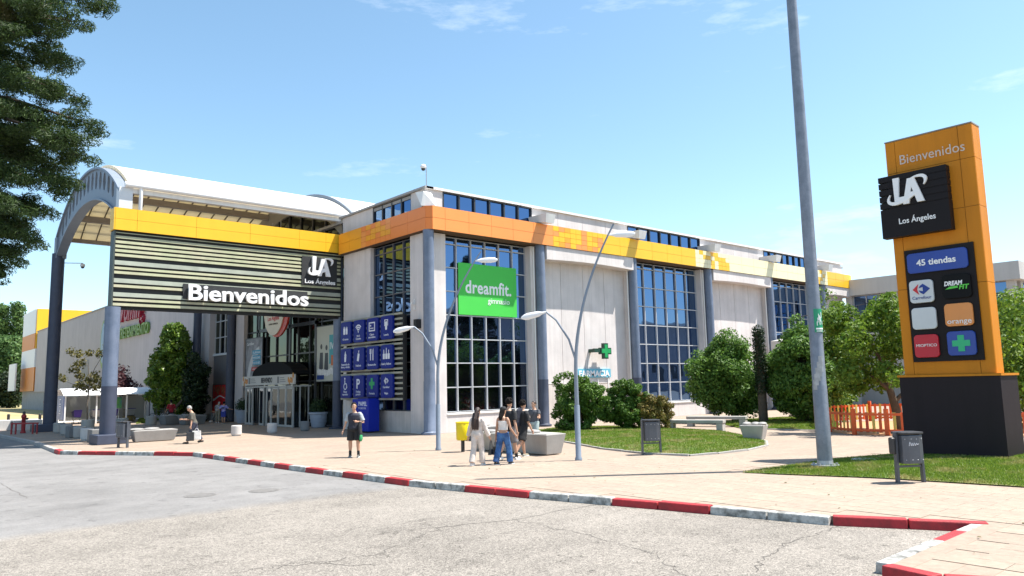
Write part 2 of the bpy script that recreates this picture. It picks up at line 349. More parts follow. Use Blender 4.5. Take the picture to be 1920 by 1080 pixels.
def paving_mat(name, c1, c2, joints=True, tw=0.8, th=0.4):
    m = bpy.data.materials.new(name); m.use_nodes = True; t = m.node_tree; b = t.nodes['Principled BSDF']; b.inputs['Roughness'].default_value = 0.85; b.inputs['Specular IOR Level'].default_value = 0.25
    g = N(t, 'ShaderNodeNewGeometry'); oi = N(t, 'ShaderNodeObjectInfo')
    n = N(t, 'ShaderNodeTexNoise', i_Scale=0.45, i_Detail=8.0, i_Roughness=0.65); t.links.new(g.outputs['Position'], n.inputs['Vector'])
    n2 = N(t, 'ShaderNodeTexNoise', i_Scale=7.0, i_Detail=6.0, i_Roughness=0.7); t.links.new(g.outputs['Position'], n2.inputs['Vector'])
    r = N(t, 'ShaderNodeMapRange'); r.inputs[1].default_value = 0.35; r.inputs[2].default_value = 0.65; t.links.new(n.outputs[0], r.inputs[0])
    mx = N(t, 'ShaderNodeMix', data_type='RGBA'); mx.inputs['A'].default_value = (*c1, 1); mx.inputs['B'].default_value = (*c2, 1); t.links.new(r.outputs[0], mx.inputs['Factor'])
    r2 = N(t, 'ShaderNodeMapRange'); r2.inputs[1].default_value = 0.3; r2.inputs[2].default_value = 0.7; r2.inputs[3].default_value = 0.80; r2.inputs[4].default_value = 1.08; t.links.new(n2.outputs[0], r2.inputs[0])
    last = r2.outputs[0]
    if joints:
        br = N(t, 'ShaderNodeTexBrick'); br.inputs['Scale'].default_value = 1.0; br.inputs['Mortar Size'].default_value = 0.008; br.inputs['Brick Width'].default_value = tw; br.inputs['Row Height'].default_value = th
        br.inputs['Color1'].default_value = (1, 1, 1, 1); br.inputs['Color2'].default_value = (0.90, 0.89, 0.89, 1); br.inputs['Mortar'].default_value = (0.78, 0.75, 0.72, 1)
        t.links.new(g.outputs['Position'], br.inputs['Vector'])
        m3 = N(t, 'ShaderNodeMix', data_type='RGBA', blend_type='MULTIPLY'); m3.inputs['Factor'].default_value = 1; t.links.new(mx.outputs['Result'], m3.inputs['A']); t.links.new(br.outputs[0], m3.inputs['B']); src = m3.outputs['Result']
    else:
        rr = N(t, 'ShaderNodeMapRange'); rr.inputs[3].default_value = 0.93; rr.inputs[4].default_value = 1.03; t.links.new(oi.outputs['Random'], rr.inputs[0])
        mt = N(t, 'ShaderNodeMath', operation='MULTIPLY'); t.links.new(last, mt.inputs[0]); t.links.new(rr.outputs[0], mt.inputs[1]); last = mt.outputs[0]; src = mx.outputs['Result']
    m2 = N(t, 'ShaderNodeMix', data_type='RGBA', blend_type='MULTIPLY'); m2.inputs['Factor'].default_value = 1; t.links.new(src, m2.inputs['A']); t.links.new(last, m2.inputs['B']); t.links.new(m2.outputs['Result'], b.inputs['Base Color'])
    bp = N(t, 'ShaderNodeBump', i_Strength=0.2, i_Distance=0.01); t.links.new(n2.outputs[0], bp.inputs['Height']); t.links.new(bp.outputs[0], b.inputs['Normal'])
    return m
asph = asphalt_mat()
pave = paving_mat('paving', (0.365, 0.29, 0.225), (0.335, 0.265, 0.21)); tile_m = paving_mat('paving_tile', (0.365, 0.29, 0.225), (0.335, 0.265, 0.21), joints=False)
soil = mat('soil', (0.16, 0.13, 0.07), 0.95, 0.3, 3.0, bump=0.4, bscale=20)
dry = mat('dry_grass_field', (0.44, 0.34, 0.19), 0.95, 0.2, 0.5, col2=(0.30, 0.28, 0.11), mixscale=0.25, bump=0.4, bscale=12)
kerb_white = mat('kerb_white_paint', (0.50, 0.49, 0.46), 0.75, 0.2, 3.0, col2=(0.17, 0.165, 0.15), mixscale=5.0, bump=0.5, bscale=25)
kerb_red = mat('kerb_red_paint', (0.40, 0.02, 0.026), 0.65, 0.25, 4.0, bump=0.35, bscale=25, col2=(0.28, 0.02, 0.022), mixscale=7.0)
kerb_bare = mat('kerb_concrete', (0.36, 0.34, 0.32), 0.85, 0.2, 4.0, bump=0.4, bscale=25)

# ------------------------------------------------------------------ ground, road, pavement
RZ = -0.13
def sheet(name, pts, z, m, label_kind='structure'):
    return tag(MB().add([(p[0], p[1], z) for p in pts], [tuple(range(len(pts)))]).build(name, m), kind=label_kind)
far_ground = mat('far_ground', (0.30, 0.27, 0.22), 0.95, 0.2, 0.05)
sheet('ground', [(-1500, -1500), (1500, -1500), (1500, 1500), (-1500, 1500)], RZ-0.03, far_ground)
K = [(6.3, 90), (6.5, 66), (6.75, 53.5), (7.0, 43.6), (6.6, 35.4), (9.96, 29.67), (10.25, 22), (10.6, 16.0), (11.2, 12.3), (11.87, 9.38), (12.49, 6.32), (13.5, 4.32), (9.75, 4.25), (9.62, 3.6), (10.2, 2.6), (11.6, -2), (16, -20), (20, -40)]
sheet('road', [(-120, -60), (40, -60), (20, -40)]+[(x+0.05, y) for x, y in K[::-1][1:]]+[(6.3, 140), (-120, 140)], RZ, asph)
plaza = MB(); poly = K+[(120, -40), (120, 160), (6.3, 160)]
plaza.prism([(x, y, -0.14) for x, y in poly], (0, 0, 0.134))
plaza_o = tag(plaza.build('plaza_pavement', pave), kind='structure')

def inside(pt, poly):
    x, y = pt; c = False; n = len(poly)
    for i in range(n):
        x1, y1 = poly[i][:2]; x2, y2 = poly[i-1][:2]
        if (y1 > y) != (y2 > y) and x < (x2-x1)*(y-y1)/(y2-y1)+x1: c = not c
    return c
def view(p):
    d = Vector(p)-Vector((0, 0, CAM_H)); z = d.dot(_f)
    return (960+F*d.dot(RT)/z, 540-F*d.dot(UP)/z, z) if z > 0.1 else (-9999, -9999, z)
LAWN2 = [tuple(at(*p)[:2]) for p in ((1392, 887), (1480, 875), (1560, 863), (1700, 852), (1900, 846), (2300, 838), (2300, 935), (1920, 914), (1650, 897))]
tiles = []
for iy in range(-8, 36):
    for ix in range(22, 60):
        x0 = ix*0.4; y0 = iy*0.8+(0.4 if ix % 2 else 0)
        cs = [(x0, y0), (x0+0.4, y0), (x0+0.4, y0+0.8), (x0, y0+0.8)]
        if not all(inside(c, K+[(120, -40), (120, 160), (6.3, 160)]) for c in cs): continue
        if any(inside(c, LAWN2) for c in cs): continue
        vx, vy, vz = view((x0+0.2, y0+0.4, 0))
        if vz > 0 and -60 < vx < 1980 and vy < 1110: tiles.append((vz, x0, y0))
tiles.sort()
for k, (vz, x0, y0) in enumerate(tiles[:290]):
    h = 0.0015*rng.random()
    piece('paving_tile', plaza_o, (x0+0.0035, y0+0.0035, -0.02), (x0+0.3965, y0+0.7965, round(0.0005+h, 4)), tile_m)
for o in plaza_o.children: o.rotation_euler = (rng.normal(0, 0.0012), rng.normal(0, 0.0012), 0)

kerb = tag(bpy.data.objects.new('kerb', None), kind='structure'); COL.objects.link(kerb)
def kerbrun(a, b, cols, n, top=0.012, w=0.22):
    a = Vector((*a, 0)); b = Vector((*b, 0)); d = (b-a)/n; e = d.normalized(); nrm = Vector((-e.y, e.x, 0)); a = a-nrm*0.19; b = b-nrm*0.19
    for i in range(n):
        p = a+d*i+e*0.012; q = a+d*(i+1)-e*0.012; j = rng.normal(0, 0.006)
        mb = MB().hexa([p+Vector((0, 0, RZ-0.03)), q+Vector((0, 0, RZ-0.03)), q+nrm*w+Vector((0, 0, RZ-0.03)), p+nrm*w+Vector((0, 0, RZ-0.03)),
                        p+nrm*0.02+Vector((0, 0, top+j)), q+nrm*0.02+Vector((0, 0, top+j)), q+nrm*w+Vector((0, 0, top+j)), p+nrm*w+Vector((0, 0, top+j))])
        mb.build('kerb_stone', cols[i % len(cols)], kerb, bevel=0.018)
KW, KR, KB = kerb_white, kerb_red, kerb_bare
kerbrun(K[0], K[2], [KB], 20); kerbrun(K[2], K[3], [KB], 9); kerbrun(K[3], K[4], [KB, KB, KB, KB, KB, KB, KR], 7)
kerbrun(K[4], K[5], [KW, KR, KR, KW, KW, KR, KR], 7)
kerbrun(K[5], K[6], [KW, KR, KW, KR], 8); kerbrun(K[6], K[7], [KW, KR, KW, KR, KW, KR], 6)
kerbrun(K[7], K[8], [KW, KW, KR, KR], 4); kerbrun(K[8], K[9], [KW, KW, KR], 3); kerbrun(K[9], K[10], [KR, KW, KW], 3); kerbrun(K[10], K[11], [KR, KR], 2)
kerbrun(K[11], K[12], [KW, KR, KW, KW], 4, top=-0.0, w=0.2); kerbrun(K[12], K[13], [KR], 1, top=0.02); kerbrun(K[13], K[14], [KR], 1, top=0.02); kerbrun(K[14], K[15], [KR, KR, KW, KW], 5); kerbrun(K[15], K[16], [KR, KR, KW, KW], 18)

# cracks and manholes in the road
crack_m = mat('crack', (0.10, 0.09, 0.08), 0.95, 0.2)
def crack(pts, w):
    mb = MB(); P = []
    for (a, b) in zip(pts[:-1], pts[1:]):
        for k in range(14):
            t = k/14; P.append((a[0]+(b[0]-a[0])*t+rng.normal(0, 0.035), a[1]+(b[1]-a[1])*t+rng.normal(0, 0.035)))
    P.append(pts[-1][:2])
    for (a, b) in zip(P[:-1], P[1:]):
        d = Vector((b[0]-a[0], b[1]-a[1], 0)).normalized(); n = Vector((-d.y, d.x, 0))*w*0.5*(0.4+rng.random()); A = Vector((*a, RZ+0.003)); B = Vector((*b, RZ+0.003))
        mb.add([A-n, A+n, B+n*0.8, B-n*0.8], [(0, 3, 2, 1)])
    return mb
cm = MB()
for pts, w in (([(700, 1000), (960, 975), (1180, 935)], 0.02), ([(520, 1065), (700, 1040), (840, 985)], 0.016), ([(1410, 1070), (1470, 1020), (1560, 990), (1640, 980)], 0.02), ([(0, 905), (50, 935)], 0.018), ([(430, 1075), (560, 1055), (700, 1060)], 0.014), ([(960, 975), (1090, 1000), (1230, 1040), (1290, 1085)], 0.012), ([(1180, 935), (1330, 960), (1480, 985)], 0.010), ([(230, 1000), (420, 1010), (560, 985)], 0.010), ([(-10, 968), (160, 950), (300, 930), (520, 912)], 0.010)):
    c = crack([at(*p, RZ)[:2] for p in pts], w); cm.add(c.v, c.f)
tag(cm.build('road_cracks', crack_m), kind='structure')
iron = mat('cast_iron', (0.17, 0.16, 0.15), 0.7, 0.25, 12, bump=0.6, bscale=60)
for i, (px, py) in enumerate(((375, 929), (495, 920))):
    p = at(px, py, RZ); t = thing('manhole_cover', ('round iron manhole cover on the road, left one of two' if i == 0 else 'round iron manhole cover on the road, nearer the kerb'), 'manhole cover', (p.x, p.y, RZ), group='manhole covers in the road')
    MB().lathe([(0.36, -0.02), (0.36, 0.006), (0.31, 0.008), (0.30, 0.002)], (0, 0, 0), 24).build('frame', iron, t, local=True)
    MB().lathe([(0.29, -0.02), (0.29, 0.007), (0.05, 0.009)], (0, 0, 0), 24).build('lid', iron, t, local=True)
sheet('dry_field', [(6.6, 84), (20.4, 84), (20.4, 134), (60, 150), (60, 400), (-100, 400), (-20, 150), (6.6, 150)], 0.012, dry)
white_path = mat('pale_path', (0.62, 0.57, 0.50), 0.85, 0.1, 1.0)
sheet('path', [(6.5, 70), (20.4, 70), (20.4, 83.9), (6.5, 83.9)], 0.012, white_path)

# ------------------------------------------------------------------ shopping centre
SCN = thing('shopping_centre', 'large pink stone shopping centre with blue glass bays and an orange to yellow fascia band', 'building', (20.7, 30.0, 0))
XC = [20.75, 28.2, 36.05, 44.05, 52.0, 60.2]
YF, YP, YB, YG = 29.55, 30.15, 30.48, 30.66       # fascia, piers, blind panels, glass
def P(name, a, b, m): return piece(name, SCN, a, b, m)
# solid core behind the facades: side walls, roof, floor, back wall so that glass has a room behind
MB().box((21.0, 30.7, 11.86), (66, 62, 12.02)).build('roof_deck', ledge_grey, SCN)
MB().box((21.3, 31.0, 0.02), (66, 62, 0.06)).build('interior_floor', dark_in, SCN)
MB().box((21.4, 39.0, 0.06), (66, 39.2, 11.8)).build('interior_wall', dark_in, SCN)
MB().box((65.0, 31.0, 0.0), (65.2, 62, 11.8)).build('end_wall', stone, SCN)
# piers and blind walls
def pier(x0, x1, z0=0.0, z1=9.82, y0=YP, y1=31.0, m=stone): MB().box((x0, y0, z0), (x1, y1, z1)).build('pier', m, SCN)
for x0, x1 in ((20.9, 21.93), (27.67, 28.45), (35.8, 36.73), (43.5, 44.3), (51.75, 52.6), (58.8, 60.4)): pier(x0, x1)
for x0, x1, k in ((28.45, 35.8, 4), (44.3, 51.75, 4), (60.4, 65.0, 3)):
    w = (x1-x0)/k
    MB().box((x0, YB+0.06, 0), (x1, 31.0, 9.82)).build('wall_core', joint, SCN)
    for i in range(k):
        P('stone_panel', (x0+i*w+0.014, YB, 2.23), (x0+(i+1)*w-0.014, YB+0.12, 9.2), stone)
        P('plinth_panel', (x0+i*w+0.01, YB-0.10, 0.0), (x0+(i+1)*w-0.01, YB+0.12, 2.2), stone_d)
    # shallow arched beam under the fascia
    n = 10; pts = [(x0, 9.84), (x1, 9.84)]+[(x1-(x1-x0)*i/n, 9.08+0.09*math.sin(PI*i/n)) for i in range(n+1)]
    MB().prism([(x, YF+0.075, z) for x, z in pts], (0, 0.85, 0)).build('beam', stone, SCN)
def glazing(x0, x1, z0, z1, nx, nz, y=YG, see_rows=0, name='window', bar=0.052, gm=glassA, mm=mullion, par=SCN, top_strip=0.0):
    """window on the long front: frame with its mullions, each pane a sub-part"""
    mb = MB(); zs = [z0+(z1-z0-top_strip)*i/nz for i in range(nz+1)]+([z1] if top_strip else [])
    xs = [x0+(x1-x0)*i/nx for i in range(nx+1)]
    for i, x in enumerate(xs): mb.box((max(x-bar/2, x0), y-0.12, z0), (min(x+bar/2, x1), y+0.03, z1))
    for i, z in enumerate(zs): mb.box((x0+0.001, y-0.10, max(z-bar/2, z0-0.001)), (x1-0.001, y+0.025, min(z+bar/2, z1+0.001)))
    w = mb.build(name, mm, par)
    for i in range(nx):
        for j in range(len(zs)-1):
            o = piece('pane', w, (xs[i]+0.01, y-0.012, zs[j]+0.01), (xs[i+1]-0.01, y+0.008, zs[j+1]-0.01), glassSee if j < see_rows else gm)
            o.rotation_euler = (rng.normal(0, 0.004), 0, rng.normal(0, 0.004))
    return w
glazing(21.95, 27.65, 0.98, 9.80, 6, 7, see_rows=2, top_strip=0.36)
glazing(36.75, 43.48, 0.98, 9.80, 6, 7, see_rows=0, top_strip=0.36)
glazing(52.62, 58.78, 3.4, 9.80, 6, 5, top_strip=0.36)
for x0, x1, z1 in ((21.93, 27.67, 0.94), (36.73, 43.5, 0.94), (52.6, 58.8, 3.36)):
    MB().box((x0, YP+0.02, 0.0), (x1, 31.0, z1-0.08)).build('sill_wall', stone, SCN)
    MB().box((x0, YP-0.03, z1-0.08), (x1, 30.75, z1)).build('sill', coping, SCN)
# columns
for i, x in enumerate(XC):
    c = MB().lathe([(0.27, 2.5), (0.27, 9.86)], (x, 29.93, 0), 20).build('column', blue_steel, SCN, smooth=True)
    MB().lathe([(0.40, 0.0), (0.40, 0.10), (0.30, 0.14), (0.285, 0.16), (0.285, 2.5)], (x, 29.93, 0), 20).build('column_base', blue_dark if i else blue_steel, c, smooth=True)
    if i: MB().tube([(x-0.33, 30.1, 0.2), (x-0.33, 30.1, 9.8)], 0.045, 8).build('downpipe', coping, SCN, smooth=True)
# fascia of cladding panels
ga = 0.007
MB().box((20.8, YF+0.05, 9.86), (65, YP+0.3, 11.0)).build('fascia_backing', joint, SCN)
def fascia_A(x0, x1, mats, step=1.55, rows=2, name='fascia_panel'):
    n = max(1, round((x1-x0)/step)); w = (x1-x0)/n; h = 1.17/rows
    for i in range(n):
        for j in range(rows):
            m = mats if not isinstance(mats, list) else mats[int(rng.random()*len(mats))]
            P(name, (x0+i*w+ga, YF, 9.85+j*h+ga), (x0+(i+1)*w-ga, YF+0.045, 9.85+(j+1)*h-ga), m)
fascia_A(20.74, 21.5, orange2, 0.76); fascia_A(21.5, 28.9, orange2); fascia_A(28.9, 33.0, [orange2, orange2, yellow, yellow, amber], 0.44, 4, 'fascia_tile')
fascia_A(33.0, 42.2, yellow); fascia_A(42.2, 46.2, [yellow, cream, cream, yellow], 0.44, 4, 'fascia_tile'); fascia_A(46.2, 58.9, cream)
fascia_A(58.9, 60.6, [yellow, cream], 0.44, 4, 'fascia_tile'); fascia_A(60.6, 64.9, yellow)
XF = 20.50
def fascia_B(y0, y1, mats, step=1.55, rows=2, name='fascia_panel'):
    n = max(1, round((y1-y0)/step)); w = (y1-y0)/n; h = 1.17/rows
    for i in range(n):
        for j in range(rows):
            m = mats if not isinstance(mats, list) else mats[int(rng.random()*len(mats))]
            P(name, (XF, y0+i*w+ga, 9.85+j*h+ga), (XF+0.045, y0+(i+1)*w-ga, 9.85+(j+1)*h-ga), m)
MB().box((XF+0.05, 29.8, 9.86), (21.0, 38.5, 11.0)).build('fascia_backing', joint, SCN)
fascia_B(29.80, 33.0, orange); fascia_B(33.0, 36.0, [orange, amber, orange, amber, orange2], 0.5, 4, 'fascia_tile'); fascia_B(36.0, 38.55, amber, 1.3)
for j in range(2): MB().prism([(XF, 29.79, 9.857+j*0.585), (20.733, YF, 9.857+j*0.585), (20.77, YF+0.04, 9.857+j*0.585), (XF+0.045, 29.80, 9.857+j*0.585)], (0, 0, 0.57)).build('corner_panel', orange, SCN)
# facade B: piers, glass, sill
XP, XG = 20.85, 21.15
for y0, y1 in ((30.35, 31.7), (35.6, 38.55)): MB().box((XP, y0, 0), (21.8, y1, 9.84)).build('pier', stone, SCN)
MB().box((XP+0.02, 31.7, 0), (21.8, 35.6, 1.06)).build('sill_wall', stone_d, SCN)
def glazing_X(y0, y1, z0, z1, ny, zs, x, name='window', bar=0.07, gm=glassA, mm=mullion, par=SCN):
    mb = MB(); ys = [y0+(y1-y0)*i/ny for i in range(ny+1)]
    for y in ys: mb.box((x-0.10, max(y-bar/2, y0), z0), (x+0.03, min(y+bar/2, y1), z1))
    for z in zs: mb.box((x-0.08, y0+0.001, max(z-bar/2, z0-0.001)), (x+0.025, y1-0.001, min(z+bar/2, z1+0.001)))
    w = mb.build(name, mm, par)
    for i in range(ny):
        for j in range(len(zs)-1):
            o = piece('pane', w, (x-0.012, ys[i]+0.01, zs[j]+0.01), (x+0.008, ys[i+1]-0.01, zs[j+1]-0.01), gm)
            o.rotation_euler = (0, rng.normal(0, 0.002), rng.normal(0, 0.002))
    return w
glazing_X(31.72, 35.58, 1.08, 9.8, 4, [1.08, 2.3, 3.5, 4.7, 5.9, 7.1, 8.3, 9.4, 9.8], XG, bar=0.05, mm=mat('grey_mullion', (0.12, 0.12, 0.13), 0.4, 0.1))
# clerestory and parapet
YC, XCL = 30.42, 21.05
def cl_panels(x0, x1, k=2):
    w = (x1-x0)/k
    for i in range(k): P('parapet_panel', (x0+i*w+0.01, YC, 11.0), (x0+(i+1)*w-0.01, YC+0.3, 12.08), stone)
cl_panels(20.95, 22.0, 1); cl_panels(28.1, 36.3, 4); cl_panels(44.0, 52.3, 4); cl_panels(58.8, 65, 3)
for x0, x1, n in ((22.0, 28.1, 6), (36.3, 44.0, 7), (52.3, 58.8, 7)):
    glazing(x0, x1, 11.02, 12.06, n, 1, y=YC+0.08, name='clerestory_window', bar=0.09, mm=mullion_d)
MB().box((20.93, YC-0.12, 12.08), (65.1, YC+0.4, 12.2)).build('coping', coping, SCN)
P('parapet_panel', (XCL-0.1, 30.74, 11.0), (XCL+0.2, 31.75, 12.08), stone); P('parapet_panel', (XCL-0.1, 35.55, 11.0), (XCL+0.2, 38.9, 12.08), stone)
glazing_X(31.77, 35.53, 11.0, 12.06, 4, [11.0, 12.06], XCL+0.02, name='clerestory_window', bar=0.09, mm=mullion_d)
MB().box((XCL-0.22, 30.3, 12.085), (XCL+0.3, 39.2, 12.195)).build('coping', ledge_grey, SCN)
# floodlight boxes above the columns
for x in XC[1:]:
    y0, y1 = 30.42, 28.95
    c = MB().hexa([(x-0.30, y1+0.12, 10.98), (x+0.30, y1+0.12, 10.98), (x+0.30, y0, 11.22), (x-0.30, y0, 11.22), (x-0.36, y1, 11.48), (x+0.36, y1, 11.48), (x+0.36, y0, 11.5), (x-0.36, y0, 11.5)]).build('floodlight_box', coping, SCN)
MB().hexa([(20.35, 29.95, 11.03), (21.0, 29.6, 11.03), (21.3, 30.4, 11.15), (20.95, 30.7, 11.15), (20.25, 30.3, 11.75), (20.45, 29.9, 11.75), (21.3, 30.4, 11.9), (20.95, 30.7, 11.9)]).build('floodlight_box', coping, SCN)

# ------------------------------------------------------------------ entrance wall under the canopy
XE = 21.3
zsE = [0.1, 2.75, 4.5, 6.3, 8.2, 10.0]
glazing_X(38.62, 53.4, 0.05, 10.05, 9, zsE, XE, name='entrance_glazing', bar=0.09, gm=glassE, mm=mullion_d)
# heavy dark frame round the middle bay
fr_ = MB(); fr_.box((XE-0.22, 46.0, 0.0), (XE-0.13, 46.25, 10)); fr_.box((XE-0.22, 42.4, 6.2), (XE-0.131, 51.2, 6.42)); fr_.box((XE-0.22, 42.4, 0), (XE-0.132, 42.62, 10)); fr_.box((XE-0.22, 51.0, 0), (XE-0.132, 51.2, 10)); fr_.build('entrance_frame', mullion_d, SCN)
# gable above: arched glazing in a beige wall
YM = 47.4
def outer(y, top=14.75, R_=12.9): return top-R_+math.sqrt(max(0, R_*R_-(y-YM)**2))
arc = [(YM-7.9+15.8*i/24) for i in range(25)]
gw = MB()
for i in range(24):
    a, b = arc[i], arc[i+1]
    def gl(y): return max(10.06, 13.75-11.0+math.sqrt(max(0, 121-(y-46.6)**2)))
    za, zb = gl(a), gl(b)
    gw.hexa([(XE-0.1, a, za), (XE+0.15, a, za), (XE+0.15, b, zb), (XE-0.1, b, zb), (XE-0.1, a, outer(a)+0.15), (XE+0.15, a, outer(a)+0.15), (XE+0.15, b, outer(b)+0.15), (XE-0.1, b, outer(b)+0.15)])
gw.build('gable_wall', mat('beige_gable', (0.30, 0.27, 0.215), 0.8, 0.12, 1.0), SCN)
gy = [39.9, 41.6, 43.3, 45.0, 46.7, 48.4, 50.1, 51.8, 53.4]
gwf = MB().box((XE-0.12, 39.9, 10.05), (XE+0.02, 53.4, 10.13)).build('gable_window', mullion_d, SCN)
for y in gy: MB().box((XE-0.121, y-0.06, 10.131), (XE+0.021, y+0.06, 13.75-11+math.sqrt(121-(y-46.6)**2))).build('mullion', mullion_d, gwf)
for a, b in zip(gy[:-1], gy[1:]):
    f = lambda y: 13.72-11+math.sqrt(121-(y-46.6)**2)
    MB().prism([(XE-0.03, a+0.02, 10.07), (XE-0.03, b-0.02, 10.07), (XE-0.03, b-0.02, f(b)), (XE-0.03, a+0.02, f(a))], (0.02, 0, 0)).build('pane', glassE, gwf)
# pier and window wing left of the entrance
MB().box((XE-0.35, 53.42, 0), (22, 54.9, 11.9)).build('pier', render_grey, SCN)
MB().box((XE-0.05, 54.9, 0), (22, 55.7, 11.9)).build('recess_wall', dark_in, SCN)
ribm = mat('ribbed_panel', (0.17, 0.155, 0.15), 0.6, 0.1, 1.0)
for i in range(14): P('rib_panel', (XE-0.12, 55.72+i*0.305, 0.0), (XE+0.05, 55.72+i*0.305+0.29, 4.95), ribm)
MB().box((XE-0.2, 55.7, 4.95), (22, 60.0, 5.08)).build('sill', coping, SCN)
glazing_X(55.75, 59.95, 5.1, 10.2, 4, [5.1, 6.35, 7.6, 8.85, 10.2], XE, gm=glassE)
MB().box((XE-0.1, 55.7, 10.22), (22, 60, 11.9)).build('lintel', render_grey, SCN)
MB().box((XE-0.5, 59.98, 0), (22, 62.6, 11.9)).build('pier', render_grey, SCN)
# long blank side wall with a recessed base
XL = 20.7
for i in range(14):
    y0 = 62.6+i*(134-62.6)/14; y1 = 62.6+(i+1)*(134-62.6)/14
    P('render_panel', (XL, y0+0.006, 2.66), (XL+0.6, y1-0.006, 11.72), render_grey)
MB().box((XL-0.08, 62.6, 11.72), (XL+0.7, 134, 11.86)).build('coping', ledge_grey, SCN)
MB().box((XL+0.15, 62.6, 0), (XL+0.6, 134, 2.66)).build('base_wall', ledge_grey, SCN)
for y, w in ((80, 2.6), (75.2, 2.2), (92, 0.5), (104, 0.5)):
    MB().box((XL+0.08, y, 0), (XL+0.148, y+w, 2.4)).build('service_door', blue_dark, SCN)
MB().box((XL-0.05, 99.5, 2.7), (XL-0.003, 103, 6.2)).build('vent_panel', ledge_grey, SCN)

# ------------------------------------------------------------------ coloured corner block at the far end
YBK = thing('corner_block', 'yellow, orange and pale grey clad corner block rising beyond the long grey wall', 'building', (20.6, 134.2, 0))
MB().box((20.9, 134.1, 0), (31, 146, 2.8)).build('base', ledge_grey, YBK)
MB().box((20.55, 134.1, 2.8), (31, 146, 6.4)).build('orange_band', mat('ochre_cladding', (0.62, 0.20, 0.02), 0.5, 0.06), YBK)
MB().box((20.5, 134.1, 6.402), (31, 146, 9.2)).build('grey_band', white_paint, YBK)
MB().box((20.55, 134.12, 9.202), (31, 146, 15.3)).build('yellow_tower', yellow, YBK)
MB().box((20.46, 134.5, 11.6), (20.54, 145.8, 15.31)).build('grey_cladding', white_paint, YBK)
MB().box((20.46, 134.5, 9.21), (20.54, 145.8, 11.58)).build('ochre_cladding', MATS['ochre_cladding'], YBK)
sgn = MB().box((19.2, 142, 2.9), (19.4, 148.5, 7.2)); tag(sgn.build('white_cabin', white_paint, None, own=True), 'white boxy cabin beside the orange corner of the far block', 'cabin')

# ------------------------------------------------------------------ wing on the right
WG = thing('office_wing', 'grey office wing with a deep roof band standing forward at the right end', 'building', (65, 17.4, 0))
wgm = mat('wing_grey', (0.50, 0.485, 0.46), 0.8, 0.07, 0.7, streak=0.1)
MB().box((64.5, 16.9, 9.2), (95, 30.2, 10.56)).build('roof_band', wgm, WG)
for y in (17.4, 21.6, 25.8, 29.6): MB().box((64.9, y, 0), (65.5, y+0.55, 9.2)).build('post', wgm, WG)
MB().box((65.1, 17.6, 0), (95, 30.1, 5.9)).build('lower_wall', wgm, WG)
for y0 in (17.95, 22.15, 26.35): glazing_X(y0, y0+(3.65 if y0 < 26 else 3.25), 5.92, 9.18, 3, [5.92, 7.6, 9.18], 65.25, gm=glassA, par=WG)
for i in range(6): MB().box((66+i*4.7, 17.3, 0), (66.6+i*4.7, 17.59, 9.2)).build('post', wgm, WG)
for i in range(5): glazing(66.62+i*4.7, 70.68+i*4.7, 5.92, 9.18, 3, 2, y=17.5, par=WG)
MB().box((65.3, 17.55, 5.9), (94.8, 17.62, 9.19)).build('inner_wall', dark_in, WG)
for z in (1.9, 3.9): MB().box((65.06, 17.62, z), (65.098, 29.6, z+0.05)).build('joint_strip', ledge_grey, WG)
# access ramp with railings
rp = thing('access_ramp', 'concrete access ramp with dark handrails climbing along the front to the office wing', 'ramp', (51, 28.6, 0))
MB().hexa([(50.8, 28.0, 4.3), (64.4, 28.0, 6.0), (64.4, 29.4, 6.0), (50.8, 29.4, 4.3), (50.8, 28.0, 5.0), (64.4, 28.0, 6.9), (64.4, 29.4, 6.9), (50.8, 29.4, 5.0)]).build('deck', wgm, rp)
for x in (51.4, 56.5, 62): MB().box((x, 28.3, 0), (x+0.4, 29.1, 4.2+(x-50.8)*0.13)).build('pillar', wgm, rp)
for dz in (0.55, 1.5): MB().beam((50.8, 28.05, 5.0+dz), (64.4, 28.05, 6.9+dz), 0.07).build('handrail', black_metal, rp)
for i in range(8): x = 50.9+i*1.92; MB().box((x, 28.03, 4.95+(x-50.8)*0.14), (x+0.05, 28.09, 6.5+(x-50.8)*0.14)).build('baluster', black_metal, rp)
# ------------------------------------------------------------------ entrance canopy (barrel vault)
CAN = thing('entrance_canopy', 'white barrel vault canopy on blue grey columns over the entrance', 'canopy', (9.3, 47.4, 0))
def inner(y): return 12.95-14.6+math.sqrt(max(0, 14.6**2-(y-YM)**2))
arch_paint = mat('arch_paint', (0.20, 0.235, 0.29), 0.5, 0.08, 1.5, streak=0.08)
poly_m = bpy.data.materials.new('translucent_sheet'); poly_m.use_nodes = True; t = poly_m.node_tree; t.nodes.clear()
o_ = N(t, 'ShaderNodeOutputMaterial'); d_ = N(t, 'ShaderNodeBsdfDiffuse'); d_.inputs[0].default_value = (0.86, 0.84, 0.76, 1); tr_ = N(t, 'ShaderNodeBsdfTranslucent'); tr_.inputs[0].default_value = (0.95, 0.84, 0.60, 1)
ms_ = N(t, 'ShaderNodeMixShader'); ms_.inputs[0].default_value = 0.42; t.links.new(d_.outputs[0], ms_.inputs[1]); t.links.new(tr_.outputs[0], ms_.inputs[2]); t.links.new(ms_.outputs[0], o_.inputs[0])
XA, XB = 9.3, 22.3
na = 26; ya = [YM-7.7+15.4*i/na for i in range(na+1)]
